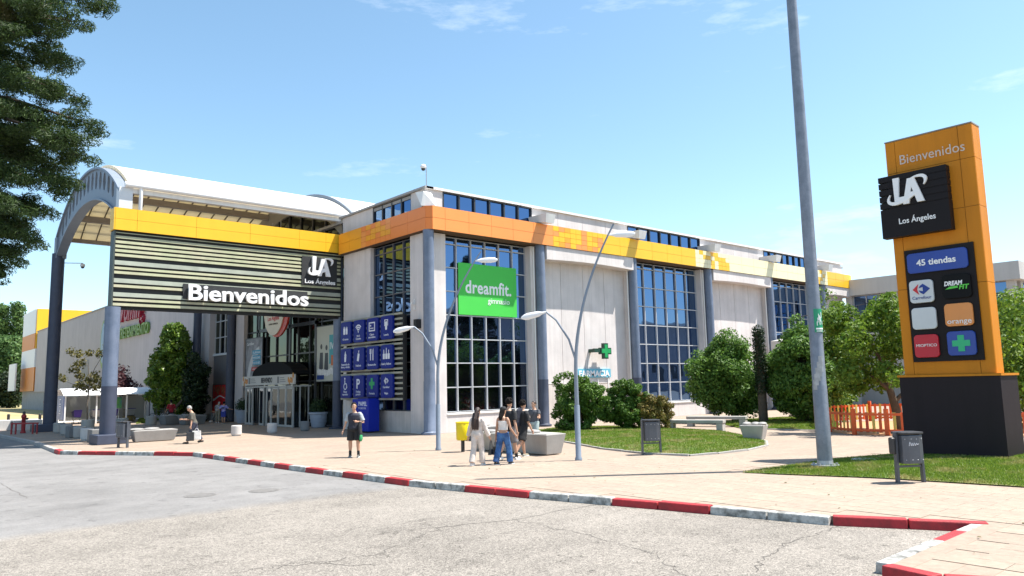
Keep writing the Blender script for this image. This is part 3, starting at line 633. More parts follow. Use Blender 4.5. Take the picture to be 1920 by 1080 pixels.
# end arch plate with a row of oval holes: strips between an upper and a lower band
for (x0, x1), nm in (((XA, XA+0.22), 'end_arch'),):
    mb = MB()
    def up_(y): return outer(y)-0.05
    def lo_(y): return inner(y) if abs(y-YM) < 7.3 else 11.0
    nn = 120; Y = [YM-7.7+15.4*i/nn for i in range(nn+1)]
    holes = [(YM-6.05+12.1*k/13) for k in range(14)]
    def cell(ya_, yb_, za0, za1, zb0, zb1): mb.hexa([(x0,ya_,za0),(x1,ya_,za0),(x1,yb_,zb0),(x0,yb_,zb0),(x0,ya_,za1),(x1,ya_,za1),(x1,yb_,zb1),(x0,yb_,zb1)])
    for a, b in zip(Y[:-1], Y[1:]):
        h = next((q for q in holes if abs((a+b)/2-q) < 0.29), None)
        if h is None: cell(a, b, lo_(a), up_(a), lo_(b), up_(b)); continue
        def hz(y): 
            c = (lo_(y)*0.38+up_(y)*0.62); r = 0.30*(up_(y)-lo_(y)); k = math.sqrt(max(0, 1-((y-h)/0.29)**2)); return c-r*k, c+r*k
        (l0, u0), (l1, u1) = hz(a), hz(b)
        cell(a, b, lo_(a), l0, lo_(b), l1); cell(a, b, u0, up_(a), u1, up_(b))
    mb.build(nm, arch_paint, CAN)
rim = MB(); rim2 = MB()
for a, b in zip(ya[:-1], ya[1:]):
    rim.hexa([(XA-0.12,a,outer(a)-0.1),(XA+0.40,a,outer(a)-0.1),(XA+0.40,b,outer(b)-0.1),(XA-0.12,b,outer(b)-0.1),(XA-0.12,a,outer(a)+0.02),(XA+0.40,a,outer(a)+0.02),(XA+0.40,b,outer(b)+0.02),(XA-0.12,b,outer(b)+0.02)])
    if abs(a-YM) < 7.3 and abs(b-YM) < 7.31:
        rim2.hexa([(XA-0.10,a,inner(a)-0.04),(XA+0.44,a,inner(a)-0.04),(XA+0.44,b,inner(b)-0.04),(XA-0.10,b,inner(b)-0.04),(XA-0.10,a,inner(a)+0.05),(XA+0.44,a,inner(a)+0.05),(XA+0.44,b,inner(b)+0.05),(XA-0.10,b,inner(b)+0.05)])
rim.build('arch_rim', arch_paint, CAN); rim2.build('arch_rim', arch_paint, CAN)
MB().box((XA-0.11, 39.55, 10.2), (XA+0.5, 40.12, 12.3)).build('arch_leg', mat('pale_leg', (0.62, 0.64, 0.66), 0.5, 0.06), CAN)
MB().box((XA-0.11, 54.68, 10.9), (XA+0.5, 55.3, 12.25)).build('arch_leg', arch_paint, CAN)
# vault: white outer sheets and translucent lining panels between dark ribs
nx = 14; xs = [XA+0.4+(XB-XA-0.4)*i/nx for i in range(nx+1)]
yb = [YM-7.75+15.5*i/8 for i in range(9)]
rib_m = mat('brown_rib', (0.14, 0.115, 0.085), 0.6, 0.15); beam_m = mat('grey_brown_beam', (0.36, 0.31, 0.27), 0.6, 0.12)
def lin(y): return outer(y, 14.77)
for i in range(nx):
    for j in range(8):
        mb = MB(); ss = [yb[j]+(yb[j+1]-yb[j])*k/3 for k in range(4)]
        for a, b in zip(ss[:-1], ss[1:]): mb.hexa([(xs[i]+0.004,a,lin(a)),(xs[i+1]-0.004,a,lin(a)),(xs[i+1]-0.004,b,lin(b)),(xs[i]+0.004,b,lin(b)),(xs[i]+0.004,a,lin(a)+0.2),(xs[i+1]-0.004,a,lin(a)+0.2),(xs[i+1]-0.004,b,lin(b)+0.2),(xs[i]+0.004,b,lin(b)+0.2)])
        mb.build('roof_panel', poly_m, CAN)
for x in xs:
    rb = MB()
    for a, b in zip(ya[:-1], ya[1:]): rb.hexa([(x-0.03,a,lin(a)-0.07),(x+0.03,a,lin(a)-0.07),(x+0.03,b,lin(b)-0.07),(x-0.03,b,lin(b)-0.07),(x-0.03,a,lin(a)-0.004),(x+0.03,a,lin(a)-0.004),(x+0.03,b,lin(b)-0.004),(x-0.03,b,lin(b)-0.004)])
    rb.build('rib', rib_m, CAN)
for y in (43.1, 46.2, 50.2, 53.0):
    MB().box((XA+0.3, y-0.16, lin(y)-0.42), (XE-0.1, y+0.16, lin(y)-0.04)).build('purlin', beam_m, CAN)
for y, s in ((39.75, -1), (55.05, 1)):
    MB().box((XA+0.2, y-0.14, 12.06), (XE-0.1, y+0.14, 12.30)).build('edge_beam', coping if s < 0 else beam_m, CAN)
    MB().tube([(XA+0.1, y+s*0.30, 12.42), (XE+0.6, y+s*0.30, 12.42)], 0.14, 10).build('gutter', white_paint, CAN, smooth=True)
MB().tube([(XA+0.85, 39.45, 12.4), (XA+0.85, 39.5, 11.2), (XA+0.8, 39.7, 10.6)], 0.09, 8).build('downpipe', white_paint, CAN, smooth=True)
# raised second vault over the hall behind the entrance
hall = MB(); X2 = 22.35
for a, b in zip(ya[:-1], ya[1:]):
    za, zb = outer(a, 15.2, 12.4), outer(b, 15.2, 12.4)
    hall.hexa([(X2,a,za-0.5),(64,a,za-0.5),(64,b,zb-0.5),(X2,b,zb-0.5),(X2,a,za),(64,a,za),(64,b,zb),(X2,b,zb)])
hall.build('hall_vault', white_sheet, SCN)
hr = MB()
for a, b in zip(ya[:-1], ya[1:]):
    za, zb = outer(a, 15.23, 12.4), outer(b, 15.23, 12.4)
    hr.hexa([(X2-0.18,a,za-0.26),(X2-0.01,a,za-0.26),(X2-0.01,b,zb-0.26),(X2-0.18,b,zb-0.26),(X2-0.18,a,za),(X2-0.01,a,za),(X2-0.01,b,zb),(X2-0.18,b,zb)])
hr.build('hall_vault_rim', arch_paint, SCN)
# columns
def ccol(x, y, top, light=True, split=2.6, r=0.33):
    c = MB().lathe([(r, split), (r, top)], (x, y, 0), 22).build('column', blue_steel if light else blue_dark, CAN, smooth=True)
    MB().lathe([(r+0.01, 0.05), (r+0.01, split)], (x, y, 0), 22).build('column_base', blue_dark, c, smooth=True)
    return c
ccol(8.95, 38.75, 6.28); MB().box((8.33, 37.75, 0), (9.6, 39.3, 0.42)).build('plinth', blue_dark, CAN, bevel=0.02)
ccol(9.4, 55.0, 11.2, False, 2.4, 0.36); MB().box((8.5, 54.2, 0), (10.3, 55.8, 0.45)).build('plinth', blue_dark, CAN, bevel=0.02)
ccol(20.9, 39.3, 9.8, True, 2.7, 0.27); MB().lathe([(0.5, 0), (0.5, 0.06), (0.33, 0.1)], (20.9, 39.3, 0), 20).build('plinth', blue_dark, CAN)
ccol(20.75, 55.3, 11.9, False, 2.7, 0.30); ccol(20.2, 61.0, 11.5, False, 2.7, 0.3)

# ------------------------------------------------------------------ welcome sign on the canopy side
WS = thing('welcome_sign', 'long louvred sign lettered Bienvenidos under a yellow band on the canopy', 'sign', (8.9, 39.2, 0))
slat_m = mat('pale_green_slat', (0.37, 0.385, 0.235), 0.5, 0.15, 1.5, col2=(0.42, 0.39, 0.26), mixscale=0.6, streak=0.1); glossy_slat = mat('grey_slat', (0.34, 0.36, 0.29), 0.35, 0.2, 1.2)
X0, X1, YS = 8.9, 20.9, 38.85
MB().box((X0+0.05, YS+0.12, 6.32), (X1, YS+0.60, 9.98)).build('back_panel', backing, WS)
MB().box((X0-0.02, YS-0.02, 6.3), (X0+0.05, YS+0.62, 9.96)).build('side_panel', mat('dark_green_grey', (0.05, 0.065, 0.06), 0.5, 0.1), WS)
for y, h in ((285, .05), (325, .13), (370, .13), (410, .13), (450, .13), (490, .13), (560, .21), (610, .12), (650, .13), (724, .21), (773, .13), (850, .20), (897, .12), (940, .13)):
    z = 9.95-(y-270)*0.00525
    MB().hexa([(X0+0.06, YS, z-h/2), (X1-0.1, YS, z-h/2), (X1-0.1, YS+0.1, z-h/2+0.02), (X0+0.06, YS+0.1, z-h/2+0.02), (X0+0.06, YS+0.015, z+h/2), (X1-0.1, YS+0.015, z+h/2), (X1-0.1, YS+0.11, z+h/2), (X0+0.06, YS+0.11, z+h/2)]).build('slat', slat_m if h < .18 else glossy_slat, WS)
MB().box((X0, YS+0.2, 6.22), (X1, YS+0.5, 6.31)).build('bottom_rail', backing, WS)
MB().box((X0-0.02, YS-0.06, 9.99), (X1+0.02, YS+0.62, 11.06)).build('band_backing', joint, WS)
edges = [X0-0.02, X0+0.95]+[X0+0.95+2.78*k for k in range(1, 4)]+[X1-1.1, X1+0.02]
edges = sorted(edges)
for a, b in zip(edges[:-1], edges[1:]):
    for j in range(2): piece('fascia_panel', WS, (a+0.006, YS-0.11, 9.98+j*0.545+0.006), (b-0.006, YS-0.062, 9.98+(j+1)*0.545-0.006), yellow)
for j in range(2): piece('fascia_panel', WS, (X0-0.075, YS-0.10, 9.98+j*0.545+0.006), (X0-0.022, YS+0.62, 9.98+(j+1)*0.545-0.006), yellow)
fw = Fr((0, YS, 0), '-Y')
mb = MB(); fw.rect(mb, 12.1, 6.86, 18.75, 7.62, 0.0, 0.03); fw.rect(mb, 18.4, 8.0, 20.55, 9.62, 0.0, 0.03); mb.build('letter_backing', backing, WS)
text('letters', 'Bienvenidos', fw, 12.25, 6.82, 1.12, white_let, WS, d=0.10, depth=0.14, bold=0.020, width=6.4)
def la_logo(fr, u, v, h, parent, m, d=0.05, dep=0.12):
    """tall L leaning on a broad A, crossed by an orbit loop"""
    s = h; mb = MB(); P_ = lambda pts, k=0.0: fr.poly(mb, [(u+a*s, v+b*s) for a, b in pts], d+k, d+dep+k)
    P_([(0.22, 0.22), (0.36, 0.22), (0.42, 1.0), (0.20, 1.0)]); P_([(0.22, 0.12), (0.62, 0.12), (0.62, 0.28), (0.22, 0.28)], 0.004)
    P_([(0.56, 0.0), (0.78, 0.0), (0.98, 0.86), (0.80, 0.86)], 0.008) if False else None
    P_([(0.50, 0.0), (0.70, 0.0), (0.88, 0.90), (0.70, 0.90)], 0.008); P_([(0.74, 0.90), (0.94, 0.90), (1.22, 0.0), (0.98, 0.0)], 0.012); P_([(0.66, 0.24), (1.06, 0.24), (1.02, 0.40), (0.70, 0.40)], 0.016)
    def loop(a0, a1, w0, w1, n=22):
        ca, sa = math.cos(R(28)), math.sin(R(28))
        for i in range(n):
            q = []
            for t_, wr in ((a0+(a1-a0)*i/n, -1), (a0+(a1-a0)*i/n, 1), (a0+(a1-a0)*(i+1)/n, 1), (a0+(a1-a0)*(i+1)/n, -1)):
                k = (t_-a0)/(a1-a0); w = (w0+(w1-w0)*math.sin(PI*k))/2*wr
                x, y = (0.72+w)*math.cos(R(t_)), (0.30+w)*math.sin(R(t_)); q.append((0.66+x*ca-y*sa, 0.50+x*sa+y*ca))
            P_(q, 0.02)
    loop(-40, 62, 0.03, 0.12); loop(140, 290, 0.03, 0.13)
    return mb.build('emblem', m, parent)
la_logo(fw, 18.75, 8.55, 1.10, WS, white_let)
text('letters', 'Los Ángeles', fw, 18.55, 8.12, 0.33, white_let, WS, d=0.04, depth=0.04, bold=0.006, width=1.85)

# ------------------------------------------------------------------ services board on the short side
SB = thing('services_board', 'dark louvred board carrying twelve blue service tiles beside the entrance', 'sign board', (20.3, 34.8, 1.6))
XS = 20.36
for z0, z1 in ((4.62, 5.92), (3.18, 4.42), (1.68, 2.98)):
    MB().box((XS+0.12, 31.82, z0), (XS+0.22, 37.92, z1)).build('back_panel', backing, SB)
    k = 5
    for i in range(k+1):
        z = z0+(z1-z0)*i/k; h = 0.10
        MB().box((XS, 31.8, z-h/2), (XS+0.1, 37.94, z+h/2)).build('slat', mat('service_slat', (0.33, 0.33, 0.27), 0.5, 0.15, 1.5), SB)
for y in (32.0, 34.9, 37.6): MB().box((XS+0.23, y, 1.6), (20.84, y+0.12, 5.9)).build('bracket', backing, SB)
sblue = mat('service_blue', (0.006, 0.018, 0.20), 0.35, 0.06, 1.0, spec=0.25); iconw = mat('icon_white', (0.72, 0.74, 0.80), 0.5, 0.03); icong = mat('icon_green', (0.02, 0.33, 0.11), 0.5, 0.05)
fs = Fr((XS, 0, 0), '-X')
CAP = [['45 tiendas', 'Wi-Fi|Gratuito', 'Cajero|automático', 'Lotería'], ['Reparación de|llaves y calzado', 'Telefonía', 'Restauración', 'Salud y Belleza'], ['Plazas|especiales', 'Parking|gratuito', 'Farmacia', 'Viajes']]
ROWZ = [5.27, 3.80, 2.33]; COLU = [-37.12, -35.72, -34.32, -32.92]
for r_ in range(3):
    for c_i in range(4):
        u, v = COLU[c_i], ROWZ[r_]; w2, h2 = 0.56, 0.60
        mb = MB(); fs.poly(mb, rrect(u-w2, v-h2, u+w2, v+h2, 0.14), 0.02, 0.16); tl = mb.build('service_tile', sblue, SB, bevel=0.015)
        D0, D1 = 0.162, 0.175; ic = MB(); cu, cv = u, v+0.14; im = iconw
        Q = lambda pts: fs.poly(ic, [(cu+a, cv+b) for a, b in pts], D0, D1)
        k = r_*4+c_i
        if k == 0:
            for du, s in ((-0.13, 1.0), (0.13, 0.9)):
                Q(rrect(du-0.10*s, -0.24, du+0.10*s, 0.12*s, 0.05)); bandstrip(fs, ic, cu+du, cv+0.12*s, 0.05, 0.08, 0, 180, D0, D1, 8)
        elif k == 1:
            for rr in (0.12, 0.23, 0.34): bandstrip(fs, ic, cu, cv-0.16, rr-0.03, rr+0.035, 40, 140, D0, D1, 10)
            Q(circ(0, -0.16, 0.05)); Q([(-0.02, -0.24), (0.02, -0.24), (0.02, -0.16), (-0.02, -0.16)])
        elif k == 2:
            for a in ((-0.30, -0.24, 0.30, -0.18), (-0.30, 0.18, 0.30, 0.24), (-0.30, -0.18, -0.24, 0.18), (0.24, -0.18, 0.30, 0.18), (-0.18, 0.02, -0.08, 0.10), (-0.18, -0.10, 0.16, -0.06)): Q([(a[0], a[1]), (a[2], a[1]), (a[2], a[3]), (a[0], a[3])])
        elif k == 3:
            Q(rrect(-0.09, -0.26, 0.09, 0.18, 0.08)); Q([(-0.17, -0.05), (-0.13, -0.05), (-0.13, 0.27), (-0.17, 0.27)]); Q([(0.13, -0.05), (0.17, -0.05), (0.17, 0.27), (0.13, 0.27)]); Q([(-0.13, 0.23), (0.13, 0.23), (0.13, 0.27), (-0.13, 0.27)])
        elif k == 4:
            Q([(-0.09, -0.26), (0.05, -0.26), (0.10, 0.02), (-0.11, 0.02)]); Q(circ(0, 0.09, 0.10)); Q([(-0.05, 0.19), (0.05, 0.19), (0.0, 0.32)])
        elif k == 5:
            Q([(-0.14, -0.24), (0.04, -0.28), (0.14, 0.12), (-0.04, 0.16)]); Q([(0.02, 0.18), (0.07, 0.17), (0.09, 0.30), (0.03, 0.30)])
        elif k == 6:
            Q(rrect(-0.16, -0.28, -0.09, 0.06, 0.03)); Q(rrect(0.08, -0.28, 0.15, 0.06, 0.03)); Q([(0.08, 0.06), (0.15, 0.06), (0.15, 0.34), (0.09, 0.26)])
            for du in (-0.20, -0.14, -0.08): Q([(du, 0.10), (du+0.03, 0.10), (du+0.03, 0.32), (du, 0.32)])
            Q([(-0.20, 0.06), (-0.05, 0.06), (-0.05, 0.10), (-0.20, 0.10)])
        elif k == 7:
            for du, hh in ((-0.22, 0.22), (0.02, 0.30), (0.24, 0.20)): Q(rrect(du-0.085, -0.26, du+0.085, 0.02, 0.03)); Q([(du-0.03, 0.03), (du+0.03, 0.03), (du+0.02, hh), (du-0.02, hh)])
        elif k == 8:
            Q(circ(-0.04, 0.30, 0.055)); Q([(-0.07, 0.0), (-0.01, 0.0), (-0.01, 0.22), (-0.07, 0.22)]); bandstrip(fs, ic, cu+0.0, cv-0.12, 0.13, 0.18, 110, 370, D0, D1, 14); Q([(-0.01, 0.0), (0.14, 0.0), (0.14, 0.05), (-0.01, 0.05)]); Q([(0.12, 0.0), (0.17, 0.0), (0.22, -0.2), (0.17, -0.2)])
        elif k == 9: text('symbol', 'P', fs, u-0.20, v-0.10, 0.72, iconw, tl, d=0.162, depth=0.012, bold=0.012)
        elif k == 10: im = icong; Q([(-0.09, -0.28), (0.09, -0.28), (0.09, 0.28), (-0.09, 0.28)]); Q([(-0.26, -0.09), (-0.092, -0.09), (-0.092, 0.09), (-0.26, 0.09)]); Q([(0.092, -0.09), (0.26, -0.09), (0.26, 0.09), (0.092, 0.09)])
        elif k == 11:
            Q([(-0.20, 0.12), (-0.04, 0.30), (-0.04, 0.22), (-0.08, 0.12), (-0.04, 0.02), (-0.04, -0.06)]); bandstrip(fs, ic, cu+0.02, cv+0.12, 0.06, 0.13, -70, 250, D0, D1, 12); Q([(0.10, 0.24), (0.22, 0.12), (0.10, 0.0)])
            text('lettering', 'Carrefour', fs, u, v-0.10, 0.15, iconw, tl, d=0.162, depth=0.01, align='CENTER')
        if ic.v: ic.build('icon', im, tl)
        for q, ln in enumerate(CAP[r_][c_i].split('|')):
            text('lettering', ln, fs, u, v-0.36-0.14*q+(0.05 if '|' in CAP[r_][c_i] else -0.05), 0.155, iconw, tl, d=0.162, depth=0.01, align='CENTER')

# ------------------------------------------------------------------ wall signs on the long front
fa = Fr((0, YG, 0), '-Y')
DF = thing('gym_banner', 'square bright green gym banner lettered dreamfit on the glass bay', 'banner', (22.9, YG-0.16, 5.9))
grn = mat('banner_green', (0.055, 0.52, 0.06), 0.55, 0.03)
mb = MB(); fa.rect(mb, 22.98, 5.86, 26.92, 8.54, 0.125, 0.16); mb.build('panel', grn, DF)
text('lettering', 'dreamfit.', fa, 23.40, 7.0, 0.94, white_let, DF, d=0.162, depth=0.012, bold=0.018, width=3.1, space=1.04); text('lettering', 'gimnasio', fa, 24.9, 6.52, 0.42, white_let, DF, d=0.162, depth=0.012, width=1.5)
PH = thing('pharmacy_cross', 'green pharmacy cross on a bracket arm on the blind stone bay', 'sign', (33.2, YB, 3.6))
darkgreen = mat('cross_casing', (0.012, 0.05, 0.03), 0.4, 0.1); crossg = mat('cross_green', (0.01, 0.30, 0.08), 0.35, 0.1)
fb = Fr((0, YB-0.45, 0), '-Y')
def cross(mb, cu, cv, a, w, d0, d1): return fb.poly(mb, [(cu-w,cv-a),(cu+w,cv-a),(cu+w,cv-w),(cu+a,cv-w),(cu+a,cv+w),(cu+w,cv+w),(cu+w,cv+a),(cu-w,cv+a),(cu-w,cv+w),(cu-a,cv+w),(cu-a,cv-w),(cu-w,cv-w)], d0, d1)
mb = MB(); cross(mb, 33.35, 4.10, 0.46, 0.19, -0.1, 0.1); mb.build('casing', darkgreen, PH)
mb = MB(); cross(mb, 33.35, 4.10, 0.38, 0.125, 0.1, 0.12); mb.build('light_panel', crossg, PH)
MB().box((32.4, YB-0.52, 4.02), (32.88, YB-0.36, 4.24)).build('arm', darkgreen, PH); MB().box((32.42, YB-0.38, 4.02), (32.62, YB-0.002, 4.22)).build('bracket', darkgreen, PH)
MB().tube([(32.45, YB-0.02, 4.1), (32.3, YB-0.02, 3.05)], 0.02, 6).build('cable', coping, PH)
FS = thing('pharmacy_sign', 'light blue wall sign lettered FARMACIA behind the round shrubs', 'sign', (32.7, YB, 2.5))
fp = Fr((0, YB, 0), '-Y'); skyb = mat('sign_sky_blue', (0.13, 0.42, 0.55), 0.5, 0.05)
mb = MB(); fp.rect(mb, 31.35, 2.56, 34.2, 3.07, 0.002, 0.09); mb.build('panel', skyb, FS)
text('lettering', 'FARMACIA', fp, 31.45, 2.64, 0.47, white_let, FS, d=0.092, depth=0.02, bold=0.012, width=2.6)
for x in (33.0, 33.9): MB().box((x, YB-0.13, 1.4), (x+0.06, YB-0.1, 2.5)).build('post', coping, FS)
# red and green club sign on the long side wall
fl = Fr((XL, 0, 0), '-X')
WO = thing('arcade_sign', 'red script lettering over green letters high on the grey side wall', 'sign', (XL, 82, 8.5)); redl = mat('red_letters', (0.32, 0.015, 0.04), 0.45, 0.1); greenl = mat('green_letters', (0.16, 0.28, 0.05), 0.5, 0.15)
text('lettering', 'Woming', fl, -87, 9.55, 3.1, redl, WO, d=0.05, depth=0.25, bold=0.06, width=10.0, shear=0.25)
text('lettering', 'ENTRETENIMIENTO', fl, -87.5, 7.8, 1.5, greenl, WO, d=0.05, depth=0.2, bold=0.03, width=12.0)
WP = thing('arcade_emblem', 'oval blue and red emblem panel on the grey side wall behind the near column', 'sign', (XL, 94, 6))
mb = MB(); fl.rect(mb, -92.6, 6.2, -90.9, 11.3, 0.01, 0.12); mb.build('red_panel', mat('brick_red_panel', (0.34, 0.05, 0.03), 0.5, 0.1), WP)
mb = MB(); fl.poly(mb, circ(-92.0, 7.6, 1.4, 2.7, 24), 0.13, 0.25); mb.build('green_rim', greenl, WP); mb = MB(); fl.poly(mb, circ(-91.8, 7.7, 1.0, 2.2, 24), 0.25, 0.33); mb.build('blue_oval', mat('emblem_blue', (0.08, 0.20, 0.35), 0.4, 0.1), WP)

# ------------------------------------------------------------------ entrance: vestibule, posters, oval sign
VE = thing('entrance_vestibule', 'glazed entrance vestibule with pale door frames under a dark domed top', 'entrance', (20.6, 46.4, 0))
palef = mat('pale_frame', (0.42, 0.42, 0.41), 0.4, 0.06); glassV = glass_mat('vestibule_glass', (0.7, 0.75, 0.78), (0.01, 0.01, 0.01), 0.03, see=0.7)
VX0, VX1, VY0, VY1 = 19.85, 21.05, 42.9, 50.2
MB().box((VX0, VY0, 2.42), (VX1, VY1, 2.50)).build('lintel', palef, VE)
ys = [42.92, 43.9, 45.0, 46.05, 46.75, 47.2, 49.0, 49.5, 50.1]
for y in ys: MB().box((VX0+0.02, y, 0), (VX0+0.12, y+0.09, 2.42)).build('door_post', palef, VE)
for a, b, nm in ((42.92, 43.9, 'door'), (43.9, 45.0, 'door'), (45.0, 46.05, 'side_light'), (46.05, 46.75, 'door'), (47.2, 47.95, 'door'), (49.0, 49.5, 'side_light'), (49.5, 50.1, 'door')):
    mb = MB(); x = VX0+0.05
    for (u0, v0, u1, v1) in ((a+0.1, 0.02, a+0.17, 2.4), (b-0.07, 0.02, b-0.005, 2.4), (a+0.17, 0.02, b-0.07, 0.14), (a+0.17, 2.3, b-0.07, 2.4)): mb.box((x, u0, v0), (x+0.05, u1, v1))
    d = mb.build(nm, palef, VE); piece('pane', d, (x+0.015, a+0.17, 0.14), (x+0.03, b-0.07, 2.3), glassV)
for x in (20.3, 20.85):
    for y in (42.92, 50.1): MB().box((x, y, 0), (x+0.08, y+0.09, 2.42)).build('door_post', palef, VE)
MB().box((VX0+0.2, 42.95, 0.01), (21.9, 43.0, 2.42)).build('side_glass', glassV, VE)
dome = MB(); pr = []
for i in range(13):
    a = PI*i/12; pr.append((46.2+3.1*math.cos(a), 3.17+0.85*math.sin(a)))
dome.prism([(VX0+0.1, y, z) for y, z in pr], (1.1, 0, 0)); dome.build('dome_top', mat('dark_canopy_cloth', (0.010, 0.010, 0.011), 0.8, 0.15, spec=0.15), VE)
fv = Fr((VX0, 0, 0), '-X'); mb = MB(); fv.rect(mb, -50.6, 2.56, -42.6, 3.16, -0.05, 0.05); hd = mb.build('header_banner', mat('banner_white', (0.55, 0.53, 0.49), 0.6, 0.04), VE)
text('lettering', 'BIENVENIDO', fv, -46.6, 2.72, 0.44, backing, hd, d=0.052, depth=0.01, bold=0.01, align='CENTER', width=1.7)
mb = MB(); rr2 = np.random.default_rng(3)
for s_ in (-50.5, -43.5):
    for i in range(5): fv.poly(mb, circ(s_+0.12+i*0.16, 2.86+rr2.normal(0, 0.07), 0.11, 0.17, 8), 0.052, 0.06+0.002*i)
mb.build('printed_motif', mat('motif_orange', (0.55, 0.16, 0.03), 0.5, 0.5, 9, col2=(0.6, 0.35, 0.05), mixscale=6), hd)
for u in (-49.5, -45.0):
    mb = MB(); fv.rect(mb, u, 2.66, u+0.28, 3.06, 0.052, 0.058)
    for q in range(3): fv.rect(mb, u+0.4, 2.72+q*0.12, u+1.2-0.1*q, 2.76+q*0.12, 0.052, 0.058)
    mb.build('small_print', mat('print_grey', (0.2, 0.2, 0.2), 0.6, 0.1), hd)
# tall posters on the glass
def poster(name, label, u0, u1, v0, v1, x, base, cat='poster'):
    t_ = thing(name, label, cat, (x, -(u0+u1)/2, v0)); f = Fr((x, 0, 0), '-X'); mb = MB(); f.rect(mb, u0, v0, u1, v1, 0, 0.05); mb.build('sheet', base, t_)
    fm = MB()
    for a in ((u0-0.05, v0-0.05, u1+0.05, v0), (u0-0.05, v1, u1+0.05, v1+0.05), (u0-0.05, v0, u0, v1), (u1, v0, u1+0.05, v1)): f.rect(fm, *a, 0, 0.07)
    fm.build('frame', mullion_d, t_); return t_, f
pg1 = mat('poster_greys', (0.34, 0.34, 0.36), 0.5, 0.3, 0.8, col2=(0.10, 0.10, 0.11), mixscale=0.7)
t_, f = poster('promotion_poster', 'tall grey promotion poster with blue and red blocks left of the entrance doors', -53.2, -50.3, 2.75, 5.85, XE-0.22, pg1)
pb = mat('print_cyan', (0.03, 0.30, 0.48), 0.5, 0.05); prd = mat('print_red', (0.50, 0.03, 0.03), 0.5, 0.05); pnv = mat('print_navy', (0.02, 0.05, 0.20), 0.5, 0.05)
mb = MB()
for i in range(3): f.rect(mb, -52.0+0.06*i, 4.72-0.36*i, -50.55, 5.02-0.36*i, 0.052, 0.056)
mb.build('print_block', pb, t_); mb = MB(); f.rect(mb, -52.1, 3.58, -50.6, 3.84, 0.052, 0.056); mb.build('print_block', prd, t_)
for q, s in enumerate(('SUMAN', 'PROMOCIONES', 'TODO EL AÑO')): text('lettering', s, f, -51.92, 4.78-0.36*q, 0.22, white_let, t_, d=0.057, depth=0.004, width=1.25)
text('lettering', 'MÁS DE', f, -51.9, 3.64, 0.18, white_let, t_, d=0.057, depth=0.004, width=1.1); text('lettering', 'Carrefour', f, -53.0, 5.4, 0.3, white_let, t_, d=0.052, depth=0.004); mb = MB(); f.rect(mb, -53.1, 2.8, -52.3, 3.05, 0.052, 0.056); mb.build('print_block', pnv, t_)
mb = MB(); bandstrip(f, mb, -50.4, 2.8, 2.0, 2.5, 100, 178, 0.0505, 0.0535, 12); mb.build('print_curve', mat('print_pale', (0.6, 0.6, 0.6), 0.5, 0.15, 3), t_)
pg2 = mat('poster_sage', (0.46, 0.47, 0.40), 0.5, 0.1, 0.6)
t_, f = poster('family_poster', 'tall pale poster with two dark figures and a teal block right of the entrance doors', -42.2, -39.75, 2.7, 5.95, XE-0.22, pg2)
teal = mat('print_teal', (0.05, 0.30, 0.34), 0.5, 0.08); mb = MB(); f.rect(mb, -40.6, 3.7, -39.8, 5.4, 0.052, 0.056); mb.build('print_block', teal, t_)
text('lettering', 'IVA', f, -40.55, 4.55, 0.6, white_let, t_, d=0.057, depth=0.004); mb = MB(); f.rect(mb, -40.35, 3.6, -39.85, 4.2, 0.057, 0.06); mb.build('print_block', mat('print_orange', (0.55, 0.13, 0.03), 0.5, 0.1), t_)
mb = MB()
for u, h in ((-41.6, 1.0), (-40.95, 0.85)): f.poly(mb, circ(u, 4.2+h*0.55, 0.13, 0.16), 0.052, 0.056); f.poly(mb, [(u-0.28, 3.3), (u+0.24, 3.3), (u+0.2, 4.1+h*0.3), (u-0.16, 4.1+h*0.3)], 0.0525, 0.0565)
mb.build('printed_figures', mat('print_dark', (0.05, 0.05, 0.055), 0.5, 0.2, 4), t_)
mb = MB(); [f.poly(mb, circ(-41.9+0.26*i, 3.25+rr2.normal(0, 0.08), 0.2, 0.2, 9), 0.058+0.001*i, 0.06+0.001*i) for i in range(8)]; mb.build('printed_flowers', mat('print_white', (0.66, 0.66, 0.64), 0.5, 0.2, 5), t_)
mb = MB(); f.rect(mb, -42.1, 2.8, -41.2, 3.06, 0.07, 0.074); mb.build('print_block', pnv, t_)
# red drinks poster
t_, f = poster('drinks_poster', 'red poster with a white wave behind the seated people', -59.6, -56.7, 0.55, 2.7, XE-0.2, mat('poster_red', (0.62, 0.02, 0.025), 0.4, 0.12, 1.2))
mb = MB()
n = 14
for i in range(n):
    a, b = i/n, (i+1)/n; w_ = lambda t: 1.62+0.14*math.sin((t-0.25)*2*PI)+0.22*t*t; f.poly(mb, [(-59.55+2.8*a, w_(a)), (-59.55+2.8*b, w_(b)), (-59.55+2.8*b, w_(b)+0.16*(1-b)+0.03), (-59.55+2.8*a, w_(a)+0.16*(1-a)+0.03)], 0.052, 0.056)
mb.build('printed_wave', white_let, t_); mb = MB(); [f.poly(mb, circ(-59.3+2.3*rr2.random(), 2.05+0.5*rr2.random(), 0.16, 0.22, 8), 0.052+0.0006*i, 0.055+0.0006*i) for i in range(16)]
mb.build('printed_bubbles', mat('print_maroon', (0.26, 0.05, 0.03), 0.4, 0.4, 7, col2=(0.5, 0.2, 0.1), mixscale=5), t_)
